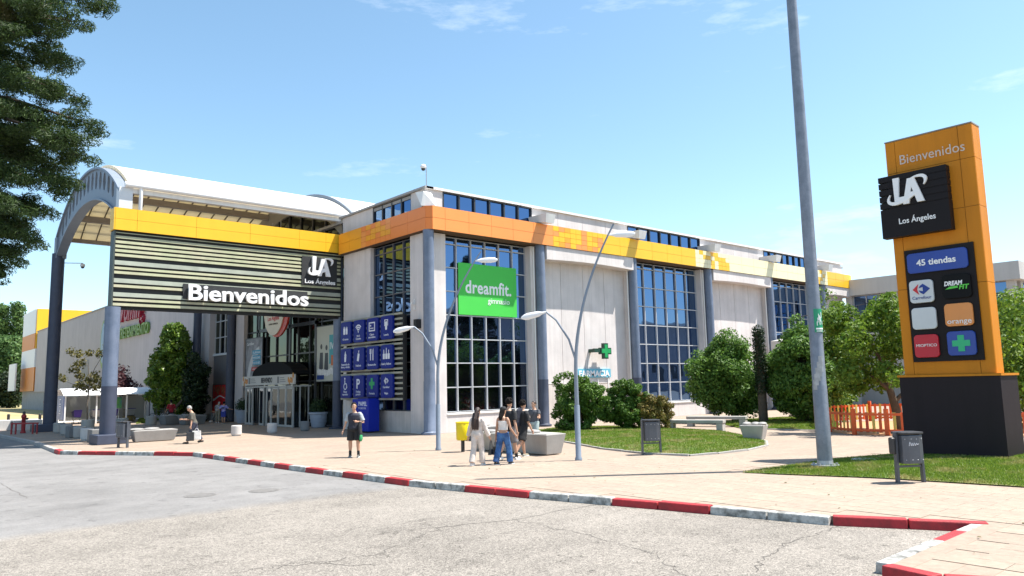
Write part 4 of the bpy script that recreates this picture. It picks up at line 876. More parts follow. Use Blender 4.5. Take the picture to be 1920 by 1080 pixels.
# oval sign hung over the entrance
OS = thing('oval_sign', 'cream and red oval sign lettered Los Ángeles hanging over the entrance', 'sign', (20.3, 46.5, 5.8)); fo = Fr((20.3, 0, 0), '-X')
mb = MB(); fo.poly(mb, circ(-46.35, 7.35, 1.75, 1.75, 32), -0.12, 0); mb.build('rim', mat('sign_red', (0.50, 0.04, 0.02), 0.4, 0.05), OS); mb = MB(); fo.poly(mb, circ(-46.75, 7.35, 1.5, 1.62, 32), 0.002, 0.06); mb.build('face', mat('sign_cream', (0.66, 0.60, 0.48), 0.5, 0.04), OS)
text('lettering', 'Los Ángeles', fo, -46.75, 6.72, 0.42, MATS['sign_red'], OS, d=0.062, depth=0.01, bold=0.01, align='CENTER', width=1.75); text('lettering', 'CENTRO COMERCIAL', fo, -46.75, 6.42, 0.16, backing, OS, d=0.062, depth=0.01, align='CENTER', width=1.4)
for y in (45.9, 47.2): MB().tube([(20.26, y, 8.9), (20.26, y, 13.2)], 0.03, 6).build('hanger', steel, OS)
# paper container
PC = thing('paper_container', 'bright blue paper recycling container behind the man in black', 'container', (20.0, 34.6, 0)); pblue = mat('container_blue', (0.008, 0.025, 0.36), 0.4, 0.08, spec=0.25)
MB().box((19.75, 33.9, 0.06), (20.4, 35.0, 1.72)).build('body', pblue, PC, bevel=0.03); MB().box((19.95, 35.1, 0.06), (20.45, 35.9, 1.68)).build('side_bin', pblue, PC, bevel=0.03)
MB().box((19.73, 33.95, 1.72), (20.42, 34.95, 1.80)).build('lid', mat('container_navy', (0.01, 0.015, 0.09), 0.4, 0.1), PC); fpc = Fr((19.75, 0, 0), '-X')
text('lettering', 'PAPEL', fpc, -34.9, 1.35, 0.30, iconw, PC, d=0.002, depth=0.006, bold=0.006, width=0.85); text('lettering', 'Y CARTÓN', fpc, -34.9, 1.18, 0.14, iconw, PC, d=0.002, depth=0.006, width=0.75)
# cameras
def dome_cam(label, base, arm):
    t_ = thing('dome_camera', label, 'camera', base); b = Vector(base); a = Vector(arm)
    MB().tube([b, b+Vector((0, 0, a.z)), b+a], 0.025, 8).build('arm', steel, t_); c = b+a
    MB().ell((c.x, c.y, c.z-0.14), (0.15, 0.15, 0.13), 14, 8).build('housing', white_paint, t_, smooth=True); MB().ell((c.x, c.y, c.z-0.24), (0.11, 0.11, 0.11), 12, 8).build('dome', black_metal, t_, smooth=True)
dome_cam('grey dome camera on a thin mast above the roof corner', (20.95, 30.35, 12.2), (-0.25, -0.1, 1.05)); dome_cam('dome camera on an arm of the far canopy column', (9.75, 55.0, 10.4), (0.95, -0.5, 0.25))
cc = thing('wall_camera', 'small pale wall camera on the shaded pier above the services board', 'camera', (20.85, 31.3, 6.2)); MB().box((20.6, 31.2, 6.3), (20.85, 31.32, 6.42)).build('body', coping, cc); MB().box((20.78, 31.22, 6.05), (20.849, 31.3, 6.6)).build('mount', coping, cc)
sp = thing('wall_speaker', 'small black speaker box on the shaded corner pier', 'speaker', (20.8, 30.9, 5.2)); MB().box((20.6, 30.75, 5.1), (20.849, 31.05, 5.55)).build('box', black_metal, sp); MB().box((20.58, 30.78, 5.14), (20.598, 31.02, 5.5)).build('grille', backing, sp)
# chairs seen through the smoked glass
chair_m = mat('red_chair', (0.30, 0.03, 0.02), 0.5, 0.1)
def chair_mb():
    mb = MB(); mb.box((-0.22, -0.22, 0.44), (0.22, 0.22, 0.48))
    for x in (-0.2, 0.17):
        for y in (-0.2, 0.17): mb.box((x, y, 0), (x+0.03, y+0.03, 0.44))
    return mb
ch0 = thing('cafe_chair', 'red bentwood cafe chair behind the glass of the near bay', 'chair', (22.6, 31.7, 0.45), group='red chairs behind the glass')
chair_mb().build('seat_frame', chair_m, ch0, local=True)
MB().tube([(-0.2, 0.2, 0.46), (-0.2, 0.24, 0.85), (-0.1, 0.26, 0.97), (0.1, 0.26, 0.97), (0.2, 0.24, 0.85), (0.2, 0.2, 0.46)], 0.02, 6).build('backrest', chair_m, ch0, local=True)
for k in range(3): MB().tube([(-0.1+0.1*k, 0.21, 0.48), (-0.1+0.1*k, 0.26, 0.96)], 0.012, 5).build('back_spindle', chair_m, ch0, local=True)
for k in range(1, 9):
    c = copy_tree(ch0); c.location = (22.6+0.55*k, 31.6+0.35*(k % 3), 0.45); c.rotation_euler.z = rng.random()*3-1.5
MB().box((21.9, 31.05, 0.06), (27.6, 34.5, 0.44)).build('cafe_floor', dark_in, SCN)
# ------------------------------------------------------------------ totem sign
TT = thing('totem_sign', 'tall amber totem sign with black logo box and shop tiles on a dark brown base', 'sign', (23.1, 7.85, 0))
totem = mat('totem_amber', (0.60, 0.215, 0.010), 0.55, 0.08, 0.5, streak=0.16, spec=0.25); brown = mat('totem_brown', (0.020, 0.014, 0.018), 0.55, 0.15, 1.0, streak=0.15, spec=0.2)
Y0, Y1, Xa, Xb = 6.72, 9.04, 22.75, 23.35
MB().hexa([(22.66, 6.62, -0.05), (24.05, 6.62, -0.05), (24.05, 9.16, -0.05), (22.66, 9.16, -0.05), (22.66, 6.62, 2.24), (24.05, 6.62, 2.24), (24.05, 9.16, 2.24), (22.66, 9.16, 2.24)]).build('base', brown, TT)
MB().box((22.62, 6.58, 2.24), (24.09, 9.2, 2.30)).build('base_trim', totem, TT)
MB().box((Xa+0.03, Y0+0.03, 2.3), (Xb-0.03, Y1-0.03, 9.13)).build('core', joint, TT)
zt = [2.3, 4.75, 6.85, 8.2, 9.15]; yt = [Y0, Y0+0.36, Y1-0.27, Y1]
for i in range(3):
    for j in range(4): piece('cladding_panel', TT, (Xa, yt[i]+0.006, zt[j]+0.006), (Xa+0.028, yt[i+1]-0.006, zt[j+1]-0.006), totem)
for j in range(4):
    piece('side_panel', TT, (Xa+0.03, Y0, zt[j]+0.006), (Xb, Y0+0.028, zt[j+1]-0.006), totem); piece('side_panel', TT, (Xa+0.03, Y1-0.028, zt[j]+0.006), (Xb, Y1, zt[j+1]-0.006), totem)
    piece('back_panel', TT, (Xb-0.03, Y0+0.03, zt[j]+0.006), (Xb-0.002, Y1-0.03, zt[j+1]-0.006), totem)
MB().box((Xa-0.01, Y0-0.01, 9.152), (Xb+0.01, Y1+0.01, 9.19)).build('cap', mat('cap_grey', (0.25, 0.2, 0.14), 0.5), TT)
ft = Fr((Xa, 0, 0), '-X'); lb = mat('logo_box_black', (0.012, 0.009, 0.010), 0.5, 0.1, spec=0.2)
text('lettering', 'Bienvenidos', ft, -8.68, 8.42, 0.40, mat('shaded_letters', (0.62, 0.52, 0.44), 0.5, 0.05), TT, d=0.003, depth=0.012, width=1.72)  # white letters; the off-white carries the shade on this face
mb = MB(); ft.rect(mb, -9.2, 6.26, -7.36, 7.10, 0.02, 0.30)
z = 7.10
for i in range(5):
    ft.rect(mb, -9.2, z+0.035, -7.36, z+0.195, 0.03, 0.30); ft.rect(mb, -8.95, z, -7.37, z+0.036, 0.06, 0.28); z += 0.196
box_ = mb.build('logo_box', lb, TT)
la_logo(ft, -8.93, 7.16, 0.80, box_, white_let, d=0.30, dep=0.07)
text('lettering', 'Los Ángeles', ft, -8.72, 6.62, 0.225, white_let, box_, d=0.302, depth=0.012, bold=0.003, width=0.98)
mb = MB(); ft.rect(mb, -8.74, 2.66, -6.95, 5.86, 0.005, 0.06); bp_ = mb.build('shop_panel', lb, TT)
def shop(nm, u0, v0, u1, v1, m, label):
    mb = MB(); ft.poly(mb, rrect(u0, v0, u1, v1, 0.10), 0.06, 0.14); o = mb.build(nm, m, TT, bevel=0.012); o['label'] = label; return o
tw_ = mat('tile_white', (0.60, 0.62, 0.64), 0.35, 0.04); tb = mat('tile_blue', (0.02, 0.06, 0.33), 0.35, 0.08); tr_m = mat('tile_red', (0.52, 0.012, 0.03), 0.35, 0.05); to_ = mat('tile_orange', (0.72, 0.27, 0.07), 0.35, 0.05); tk = mat('tile_black', (0.006, 0.006, 0.007), 0.5, 0.1, spec=0.15)
crf_b = mat('print_deep_blue', (0.01, 0.04, 0.25), 0.5, 0.03); crf_r = mat('print_bright_red', (0.55, 0.02, 0.03), 0.5, 0.03); lime = mat('print_lime', (0.10, 0.55, 0.06), 0.5, 0.05)
s = shop('shop_tile', -8.66, 5.17, -7.10, 5.74, tb, 'long blue tile lettered 45 tiendas'); text('lettering', '45 tiendas', ft, -8.40, 5.37, 0.24, white_let, s, d=0.142, depth=0.012, bold=0.006, width=1.02)
s = shop('shop_tile', -8.66, 4.32, -8.03, 4.96, tw_, 'white tile with a red and blue arrow emblem'); cu, cv = -8.345, 4.70
mb = MB(); ft.poly(mb, [(cu-0.22, cv), (cu-0.06, cv+0.15), (cu-0.10, cv), (cu-0.06, cv-0.15)], 0.142, 0.152); mb.build('emblem_red', crf_r, s)
mb = MB(); ft.poly(mb, [(cu-0.02, cv+0.10), (cu+0.06, cv+0.15), (cu+0.24, cv), (cu+0.06, cv-0.15), (cu-0.02, cv-0.10), (cu-0.06, cv-0.03), (cu+0.05, cv-0.06), (cu+0.05, cv+0.06), (cu-0.06, cv+0.03)], 0.142, 0.152); mb.build('emblem_blue', crf_b, s)
text('lettering', 'Carrefour', ft, cu, cv-0.28, 0.125, crf_b, s, d=0.142, depth=0.008, align='CENTER', width=0.5)
s = shop('shop_tile', -7.80, 4.36, -7.08, 5.02, tk, 'black tile lettered DREAM FIT'); text('lettering', 'DREAM', ft, -7.74, 4.72, 0.17, white_let, s, d=0.142, depth=0.01, bold=0.006, width=0.46, shear=0.2); text('lettering', 'FIT', ft, -7.38, 4.60, 0.17, lime, s, d=0.142, depth=0.01, bold=0.006, width=0.26, shear=0.2); mb = MB(); ft.poly(mb, [(-7.72, 4.62), (-7.40, 4.64), (-7.40, 4.70), (-7.6, 4.69)], 0.142, 0.15); mb.build('underline', lime, s)
shop('shop_tile', -8.66, 3.57, -8.02, 4.18, tw_, 'blank white tile')
s = shop('shop_tile', -7.80, 3.60, -7.10, 4.22, to_, 'orange tile lettered orange'); text('lettering', 'orange', ft, -7.75, 3.67, 0.20, white_let, s, d=0.142, depth=0.01, width=0.60)
s = shop('shop_tile', -8.66, 2.78, -8.02, 3.42, tr_m, 'red tile lettered MIOPTICO'); text('lettering', 'MIOPTICO', ft, -8.61, 3.08, 0.11, white_let, s, d=0.142, depth=0.008, width=0.54); 
s = shop('shop_tile', -7.80, 2.80, -7.10, 3.46, tb, 'blue tile with a green cross'); mb = MB(); cu, cv = -7.45, 3.13; a_, w_ = 0.22, 0.08
ft.poly(mb, [(cu-w_,cv-a_),(cu+w_,cv-a_),(cu+w_,cv-w_),(cu+a_,cv-w_),(cu+a_,cv+w_),(cu+w_,cv+w_),(cu+w_,cv+a_),(cu-w_,cv+a_),(cu-w_,cv+w_),(cu-a_,cv+w_),(cu-a_,cv-w_),(cu-w_,cv-w_)], 0.142, 0.152); mb.build('cross', mat('cross_bright', (0.03, 0.45, 0.20), 0.5, 0.03), s)
for j in range(4):
    mb = MB(); fx = Fr((Xb, 0, 0), '+X'); z0 = 2.85+j*0.78; fx.poly(mb, rrect(7.0, z0, 8.6, z0+0.66, 0.10), 0.02, 0.16); mb.build('rear_tile', tb, TT)

# ------------------------------------------------------------------ lamp posts
lamp_paint = mat('lamp_blue_grey', (0.22, 0.26, 0.32), 0.42, 0.12, 2.0, metal=0.1, streak=0.1, fine=0.04)
def curved_lamp(base, label, lower_side=-1, h=8.4, bend=1.5):
    t_ = thing('street_lamp', label, 'lamp post', base, group='curved two headed lamp posts')
    MB().lathe([(0.11, 0), (0.11, 0.06), (0.085, 0.1), (0.083, 1.6), (0.075, 1.62)], (0, 0, 0), 16).build('base', lamp_paint, t_, smooth=True, local=True)
    u = Vector((math.cos(YAW)*0.9, -math.sin(YAW)*0.9, 0)); U = u.normalized()
    pts = []; rad = []
    for i in range(17):
        k = i/16; z = 1.6+(h-1.6)*k; off = bend*max(0, (k-0.18)/0.82)**1.9; pts.append(U*off+Vector((0, 0, z))); rad.append(0.066-0.042*k)
    MB().tube(pts, rad, 12).build('mast', lamp_paint, t_, smooth=True, local=True)
    def head(p, d, name, L=0.72):
        d = Vector(d).normalized(); mb = MB(); q = p+d*0.12
        mb.tube([p, q, q+d*0.12, q+d*0.45, q+d*(L-0.1), q+d*L], [(0.025, 0.025), (0.03, 0.04), (0.038, 0.085), (0.042, 0.105), (0.032, 0.085), (0.01, 0.03)], 10, ref=(0, 0, 1)); mb.build(name, white_paint if name == 'lamp_head' else white_paint, t_, smooth=True, local=True)
    pA = pts[15]; head(pA, U+Vector((0, 0, 0.02)), 'lamp_head')
    zb = 3.0; arm = [Vector((0, 0, zb)), U*(-0.18)+Vector((0, 0, zb+0.6)), U*(-0.55)+Vector((0, 0, zb+1.2)), U*(-0.85)+Vector((0, 0, zb+1.45))]
    MB().tube(arm, [0.035, 0.033, 0.03, 0.028], 10).build('side_arm', lamp_paint, t_, smooth=True, local=True); head(arm[-1], -U-Vector((0, 0, 0.22)), 'lamp_head', 0.66)
    return t_
curved_lamp(at(1085, 863), 'curved two headed lamp post beside the long trough planter at the lawn', bend=1.32, h=7.15)
curved_lamp(at(822, 844), 'curved two headed lamp post in front of the gym banner bay', bend=1.65, h=7.2)
p = at(1548, 880); p.z = 0.085; LP = thing('light_mast', 'tall thick blue grey light mast standing in the grass strip', 'lamp post', p)
mb = MB(); zs_ = [0.03, 0.5, 2.0, 2.02, 6, 11, 17]; rs_ = [0.185, 0.18, 0.175, 0.168, 0.155, 0.135, 0.11]; mb.lathe(list(zip(rs_, zs_)), (0, 0, 0), 24)
mastm = mat('mast_paint', (0.21, 0.235, 0.285), 0.42, 0.15, 1.5, col2=(0.17, 0.195, 0.24), mixscale=5, streak=0.2, fine=0.05, metal=0.15); mb.build('mast', mastm, LP, smooth=True, local=True)
MB().lathe([(0.34, 0.0), (0.34, 0.035), (0.2, 0.04), (0.19, 0.14)], (0, 0, 0), 20).build('base_plate', steel, LP, local=True)
for k in range(6): MB().lathe([(0.03, 0.035), (0.03, 0.08)], (0.27*math.cos(k*PI/3), 0.27*math.sin(k*PI/3), 0), 6).build('bolt', steel, LP, local=True)
def wrap(mbx, r, a0, a1, z0, z1, n=8):
    for i in range(n):
        b0, b1 = a0+(a1-a0)*i/n, a0+(a1-a0)*(i+1)/n
        mbx.hexa([(r*math.cos(b0), r*math.sin(b0), z0), ((r+.006)*math.cos(b0), (r+.006)*math.sin(b0), z0), ((r+.006)*math.cos(b1), (r+.006)*math.sin(b1), z0), (r*math.cos(b1), r*math.sin(b1), z0), (r*math.cos(b0), r*math.sin(b0), z1), ((r+.006)*math.cos(b0), (r+.006)*math.sin(b0), z1), ((r+.006)*math.cos(b1), (r+.006)*math.sin(b1), z1), (r*math.cos(b1), r*math.sin(b1), z1)])
    return mbx
cdir = math.atan2(-p.y, -p.x)
wrap(MB(), 0.172, cdir-0.1, cdir+1.4, 3.35, 3.95).build('green_sticker', mat('sticker_green', (0.01, 0.26, 0.13), 0.4, 0.05), LP, local=True)
mb = MB(); wrap(mb, 0.179, cdir+0.1, cdir+1.25, 3.42, 3.46); wrap(mb, 0.179, cdir+0.15, cdir+1.1, 3.37, 3.39)
for (a, z0, z1) in ((0.25, 3.52, 3.62), (0.38, 3.60, 3.72), (0.52, 3.66, 3.82), (0.66, 3.54, 3.78), (0.80, 3.62, 3.74), (0.95, 3.72, 3.86), (1.08, 3.55, 3.64)): wrap(mb, 0.179, cdir+a, cdir+a+0.09, z0, z1, 1)
mb.build('white_print', white_let, LP, local=True)
stk = mat('old_sticker', (0.36, 0.38, 0.40), 0.6, 0.3, 8)
mb = MB(); [wrap(mb, 0.180-0.001*i, cdir-0.9+0.25*i, cdir-0.3+0.25*i, 1.9+0.11*i, 2.15+0.15*i, 4) for i in range(5)]; mb.build('sticker_remains', stk, LP, local=True)

# ------------------------------------------------------------------ bins, planters, bollards, benches
bin_m = mat('bin_grey', (0.085, 0.095, 0.115), 0.4, 0.12, 3.0, metal=0.3, fine=0.05)
def litter_bin(p, rz, label, graf=False):
    t_ = thing('litter_bin', label, 'bin', (p[0], p[1], 0.0), rz, 'grey steel litter bins'); B = lambda mb, n, m=bin_m, par=None, **k: mb.build(n, m, par or t_, local=True, **k)
    for s_ in (-1, 1): B(MB().hexa([(s_*0.30-0.025, -0.05, 0), (s_*0.30+0.025, -0.05, 0), (s_*0.30+0.025, 0.05, 0), (s_*0.30-0.025, 0.05, 0), (s_*0.275-0.025, -0.05, 1.08), (s_*0.275+0.025, -0.05, 1.08), (s_*0.275+0.025, 0.05, 1.08), (s_*0.275-0.025, 0.05, 1.08)]), 'leg')
    B(MB().box((-0.26, -0.025, 0.33), (0.26, 0.025, 0.37)), 'crossbar')
    pf = [(-0.235, -0.17), (-0.12, -0.225), (0.12, -0.225), (0.235, -0.17), (0.235, 0.17), (0.12, 0.225), (-0.12, 0.225), (-0.235, 0.17)]
    c = B(MB().prism([(x, y, 0.42) for x, y in pf], (0, 0, 0.60)), 'container', bevel=0.015)
    B(MB().prism([(x*1.13, y*1.04, 1.035) for x, y in pf], (0, 0, 0.05)), 'lid', black_metal, bevel=0.012)
    rv = MB()
    for x in (-0.19, -0.06, 0.06, 0.19):
        for z_ in (0.50, 0.94): rv.ell((x, -0.226 if abs(x) < 0.1 else -0.20, z_), (0.012, 0.008, 0.012), 6, 4)
    B(rv, 'rivet', steel, c)
    if graf:
        g = MB(); pts = [(-0.12, 0.80), (-0.10, 0.88), (-0.07, 0.80), (-0.05, 0.86), (-0.03, 0.80), (0.0, 0.86), (0.02, 0.80), (0.05, 0.85), (0.07, 0.82), (0.10, 0.84)]
        for a, b in zip(pts[:-1], pts[1:]): g.beam((a[0], -0.229, a[1]), (b[0], -0.229, b[1]), 0.012, 0.006)
        B(g, 'graffiti', iconw, c); B(MB().lathe([(0.06, 0.62), (0.07, 0.66), (0.07, 0.95), (0.05, 0.97)], (-0.36, 0.0, 0), 12), 'ash_tube', black_metal, bevel=0.0)
    return t_
cam_yaw_z = -YAW
litter_bin(at(1708, 905), cam_yaw_z+0.12, 'grey steel litter bin with white scribble at the edge of the near grass', True)
litter_bin(at(1222, 852), cam_yaw_z+0.15, 'grey steel litter bin at the edge of the round lawn with shrubs')
litter_bin(at(230, 839), cam_yaw_z-0.5, 'grey steel litter bin beside the plinth of the near canopy column')
YB_ = thing('waste_bin', 'yellow waste bin on a single dark post by the seated planters', 'bin', at(868, 847)); yb = mat('bin_yellow', (0.78, 0.60, 0.0), 0.35, 0.05)
MB().lathe([(0.20, 0.40), (0.225, 0.44), (0.235, 0.98), (0.22, 1.01)], (0, 0, 0), 18).build('drum', yb, YB_, smooth=True, local=True); MB().lathe([(0.245, 0.98), (0.245, 1.02), (0.19, 1.03)], (0, 0, 0), 18).build('rim', yb, YB_, local=True); MB().box((-0.045, -0.045, 0), (0.045, 0.045, 0.42)).build('post', black_metal, YB_, local=True)
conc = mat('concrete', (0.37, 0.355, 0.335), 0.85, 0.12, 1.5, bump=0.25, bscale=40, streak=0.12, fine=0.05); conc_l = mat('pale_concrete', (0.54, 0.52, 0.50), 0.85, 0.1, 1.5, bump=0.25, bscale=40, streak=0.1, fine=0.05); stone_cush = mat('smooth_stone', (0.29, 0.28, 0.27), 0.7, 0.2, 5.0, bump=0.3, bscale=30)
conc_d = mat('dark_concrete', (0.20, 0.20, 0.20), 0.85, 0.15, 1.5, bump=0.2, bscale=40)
def planter(p, rz, label, L=2.2, Wd=0.85, h=0.62, m=conc, stones=2, soff=-0.35):
    """tapered concrete trough, its long side facing local -y, with smooth seat stones on top"""
    t_ = thing('trough_planter', label, 'planter', (p[0], p[1], 0), rz, 'concrete trough seats'); a, b, c, d = L/2, Wd/2, L/2-0.12, Wd/2-0.12
    MB().hexa([(-c, -d, 0.02), (c, -d, 0.02), (c, d, 0.02), (-c, d, 0.02), (-a, -b, h), (a, -b, h), (a, b, h), (-a, b, h)]).build('trough', m, t_, local=True, bevel=0.02)
    MB().box((-a+0.1, -b+0.1, h+0.002), (a-0.1, b-0.1, h+0.02)).build('fill', mat('trough_fill', (0.45, 0.43, 0.40), 0.9, 0.2, 10, bump=0.5, bscale=40), t_, local=True)
    for k in range(stones): MB().ell((soff*L+min(0.72, L/3)*k+rng.normal(0, 0.03), rng.normal(0, 0.05), h+0.055), (min(0.37, L/5.5), 0.24, 0.065), 16, 8).build('seat_stone', stone_cush, t_, smooth=True, local=True)
    return t_
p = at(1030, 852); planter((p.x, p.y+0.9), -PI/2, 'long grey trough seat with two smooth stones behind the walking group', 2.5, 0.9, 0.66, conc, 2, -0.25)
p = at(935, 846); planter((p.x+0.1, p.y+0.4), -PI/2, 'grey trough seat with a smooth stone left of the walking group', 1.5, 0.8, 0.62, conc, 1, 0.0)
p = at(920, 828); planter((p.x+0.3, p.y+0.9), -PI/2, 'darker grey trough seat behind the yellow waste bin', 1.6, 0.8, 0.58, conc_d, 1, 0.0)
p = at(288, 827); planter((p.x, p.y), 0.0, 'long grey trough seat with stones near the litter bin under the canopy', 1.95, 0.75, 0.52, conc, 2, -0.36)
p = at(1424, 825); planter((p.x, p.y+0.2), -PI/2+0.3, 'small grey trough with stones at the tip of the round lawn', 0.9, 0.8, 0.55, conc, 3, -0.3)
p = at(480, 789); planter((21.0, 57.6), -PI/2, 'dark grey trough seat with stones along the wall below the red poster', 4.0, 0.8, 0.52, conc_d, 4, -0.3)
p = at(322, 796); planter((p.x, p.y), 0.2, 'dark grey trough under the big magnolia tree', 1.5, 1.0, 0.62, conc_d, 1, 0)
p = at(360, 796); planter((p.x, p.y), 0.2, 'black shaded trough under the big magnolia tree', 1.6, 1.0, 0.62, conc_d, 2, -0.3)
def bollard(p, label, m, r=0.26, h=0.52, square=False, group=None):
    t_ = thing('bollard', label, 'bollard', (p[0], p[1], 0), 0.1 if square else 0, group or 'concrete bollards')
    if square: MB().hexa([(-r, -r, 0), (r, -r, 0), (r, r, 0), (-r, r, 0), (-r, -r, h), (r, -r, h), (r, r, h), (-r, r, h)]).build('block', m, t_, local=True, bevel=0.03)
    else: MB().lathe([(r-0.05, 0), (r-0.05, 0.05), (r, 0.07), (r, h-0.03), (r-0.03, h)], (0, 0, 0), 20).build('drum', m, t_, local=True, smooth=True)
    return t_
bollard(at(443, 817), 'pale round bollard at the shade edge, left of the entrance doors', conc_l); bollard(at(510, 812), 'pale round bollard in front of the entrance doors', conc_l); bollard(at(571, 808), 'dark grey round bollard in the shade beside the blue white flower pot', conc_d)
for i, (px, py) in enumerate(((110, 812), (124, 816), (137, 820), (149, 822), (163, 826), (180, 829))):
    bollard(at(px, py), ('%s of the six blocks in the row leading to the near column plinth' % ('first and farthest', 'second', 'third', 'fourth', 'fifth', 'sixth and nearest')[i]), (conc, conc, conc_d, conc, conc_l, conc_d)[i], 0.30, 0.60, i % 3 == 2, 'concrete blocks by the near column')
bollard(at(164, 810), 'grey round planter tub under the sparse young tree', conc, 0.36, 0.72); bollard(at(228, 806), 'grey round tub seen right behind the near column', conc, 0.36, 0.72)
bollard(at(283, 797), 'grey round tub beside the bicycles under the magnolia', conc, 0.36, 0.62)
def slab_bench(p, rz, label, L=2.4, h=0.5, d=0.55):
    t_ = thing('slab_bench', label, 'bench', (p[0], p[1], 0), rz, 'concrete slab benches')
    MB().box((-L/2, -d/2, h-0.14), (L/2, d/2, h)).build('seat', conc, t_, local=True, bevel=0.015)
    for s_ in (-1, 1): MB().box((s_*(L/2-0.17)-0.14, -d/2+0.01, 0), (s_*(L/2-0.17)+0.14, d/2-0.01, h-0.145)).build('leg', conc, t_, local=True)
p = at(1305, 808); slab_bench(p, -PI/2+0.35, 'pale concrete slab bench at the rear of the round lawn, the nearer one', 2.6); p = at(1340, 800); slab_bench((p.x+0.2, p.y), -PI/2+0.35, 'pale concrete slab bench against the big clipped shrub, the farther one', 2.9)
# flower pots
potm = mat('pot_blue_white', (0.34, 0.38, 0.46), 0.5, 0.08, 3)
leaf_dark = leaf_mat('leaf_dark', (0.018, 0.04, 0.014), (0.045, 0.085, 0.025), 0.25)
def leaves(name, m, centers, crad, n, size, parent, asp=0.5, local=True, up=0.25, seed=0, squash=(1, 1, 1)):
    """n folded leaves scattered in clumps"""
    r_ = np.random.default_rng(seed+11); C = np.asarray(centers, float); k = r_.integers(0, len(C), n)
    cr = np.asarray(crad, float); cr = cr[k] if cr.ndim else np.full(n, cr)
    d = r_.normal(size=(n, 3)); d /= np.linalg.norm(d, axis=1)[:, None]; rad = cr*np.cbrt(r_.random(n))**0.8
    p_ = C[k]+d*rad[:, None]*np.array(squash)
    nrm = d+r_.normal(size=(n, 3))*0.75+np.array([0, 0, up]); nrm /= np.linalg.norm(nrm, axis=1)[:, None]
    t1 = np.cross(nrm, r_.normal(size=(n, 3))); t1 /= np.linalg.norm(t1, axis=1)[:, None]; t2 = np.cross(nrm, t1)
    L = size*(0.45+1.1*r_.random(n))[:, None]; Wd = L*asp
    a = p_-t1*L*0.5; b = p_+t2*Wd*0.5+nrm*L*0.10; c = p_+t1*L*0.5; e = p_-t2*Wd*0.5+nrm*L*0.10
    V = np.stack([a, b, c, e], 1).reshape(-1, 3); i0 = np.arange(n)*4
    Fc = np.concatenate([np.stack([i0, i0+1, i0+2], 1), np.stack([i0, i0+2, i0+3], 1)])
    if not local: V = V-np.array(wloc(parent))
    return link(name, npmesh(name, V, Fc, m), parent)
def flower_pot(p, label):
    t_ = thing('flower_pot', label, 'flower pot', (p[0], p[1], 0), 0, 'large entrance flower pots')
    MB().lathe([(0.40, 0), (0.44, 0.05), (0.55, 0.75), (0.62, 0.78), (0.64, 0.88), (0.56, 0.90), (0.52, 0.8)], (0, 0, 0), 26).build('pot', potm, t_, smooth=True, local=True)
    for z_ in (0.3, 0.52): MB().lathe([(0.463+z_*0.15, z_), (0.475+z_*0.15, z_+0.02), (0.466+z_*0.15, z_+0.04)], (0, 0, 0), 26).build('moulding', potm, t_, local=True)
    leaves('foliage', leaf_dark, [(0.3*math.cos(a), 0.3*math.sin(a), 1.15+0.12*(a % 2)) for a in range(7)]+[(0, 0, 1.4)], 0.38, 1400, 0.11, t_, seed=5)
flower_pot(at(598, 801), 'blue white flower pot with dark shrub right of the entrance doors'); flower_pot(at(457, 793), 'pale flower pot with dark shrub beside the seated people')
# hydrant and red frame
HY = thing('hydrant', 'red hydrant standpipe behind a low red rail', 'hydrant', at(43, 812)); redp = mat('hydrant_red', (0.30, 0.02, 0.025), 0.5, 0.15)
MB().lathe([(0.16, 0), (0.14, 0.1), (0.11, 0.12), (0.11, 0.9), (0.15, 0.95), (0.13, 1.05), (0.06, 1.15)], (0, 0, 0), 14).build('standpipe', redp, HY, smooth=True, local=True); MB().lathe([(0.08, 1.1), (0.08, 1.25), (0.03, 1.3)], (0, 0, 0), 10).build('cap', black_metal, HY, local=True); MB().tube([(0, 0, 0.85), (0.24, -0.05, 0.85)], 0.06, 8).build('outlet', black_metal, HY, local=True)
RR = thing('guard_rail', 'low red guard rail round the hydrant', 'rail', at(45, 814), cam_yaw_z)
for x in (-0.75, -0.5, 0.5, 0.75): MB().box((x-0.035, -0.03, 0), (x+0.035, 0.03, 0.58)).build('post', redp, RR, local=True)
MB().box((-0.8, -0.04, 0.58), (0.8, 0.04, 0.66)).build('rail', redp, RR, local=True)
for px, lab in ((18, 'pale concrete block with a dark grille at the far left kerb'), (-8, 'pale concrete block at the extreme left edge of the kerb')):
    p = at(px+8, 806); t_ = thing('utility_block', lab, 'utility box', p, 0); MB().box((-0.2, -1.2, 0), (1.4, 0.6, 0.62)).build('body', conc_l, t_, local=True); MB().box((-0.21, -1.0, 0.08), (-0.201, -0.2, 0.54)).build('grille', backing, t_, local=True)
for px in (15, 74): 
    t_ = thing('short_post', 'short dark post on the pale path, %s' % ('left one' if px == 15 else 'beside the far canopy column'), 'bollard', at(px, 797), group='short posts on the path'); MB().lathe([(0.1, 0), (0.1, 0.8), (0.06, 0.84)], (0, 0, 0), 12).build('post', black_metal, t_, local=True)
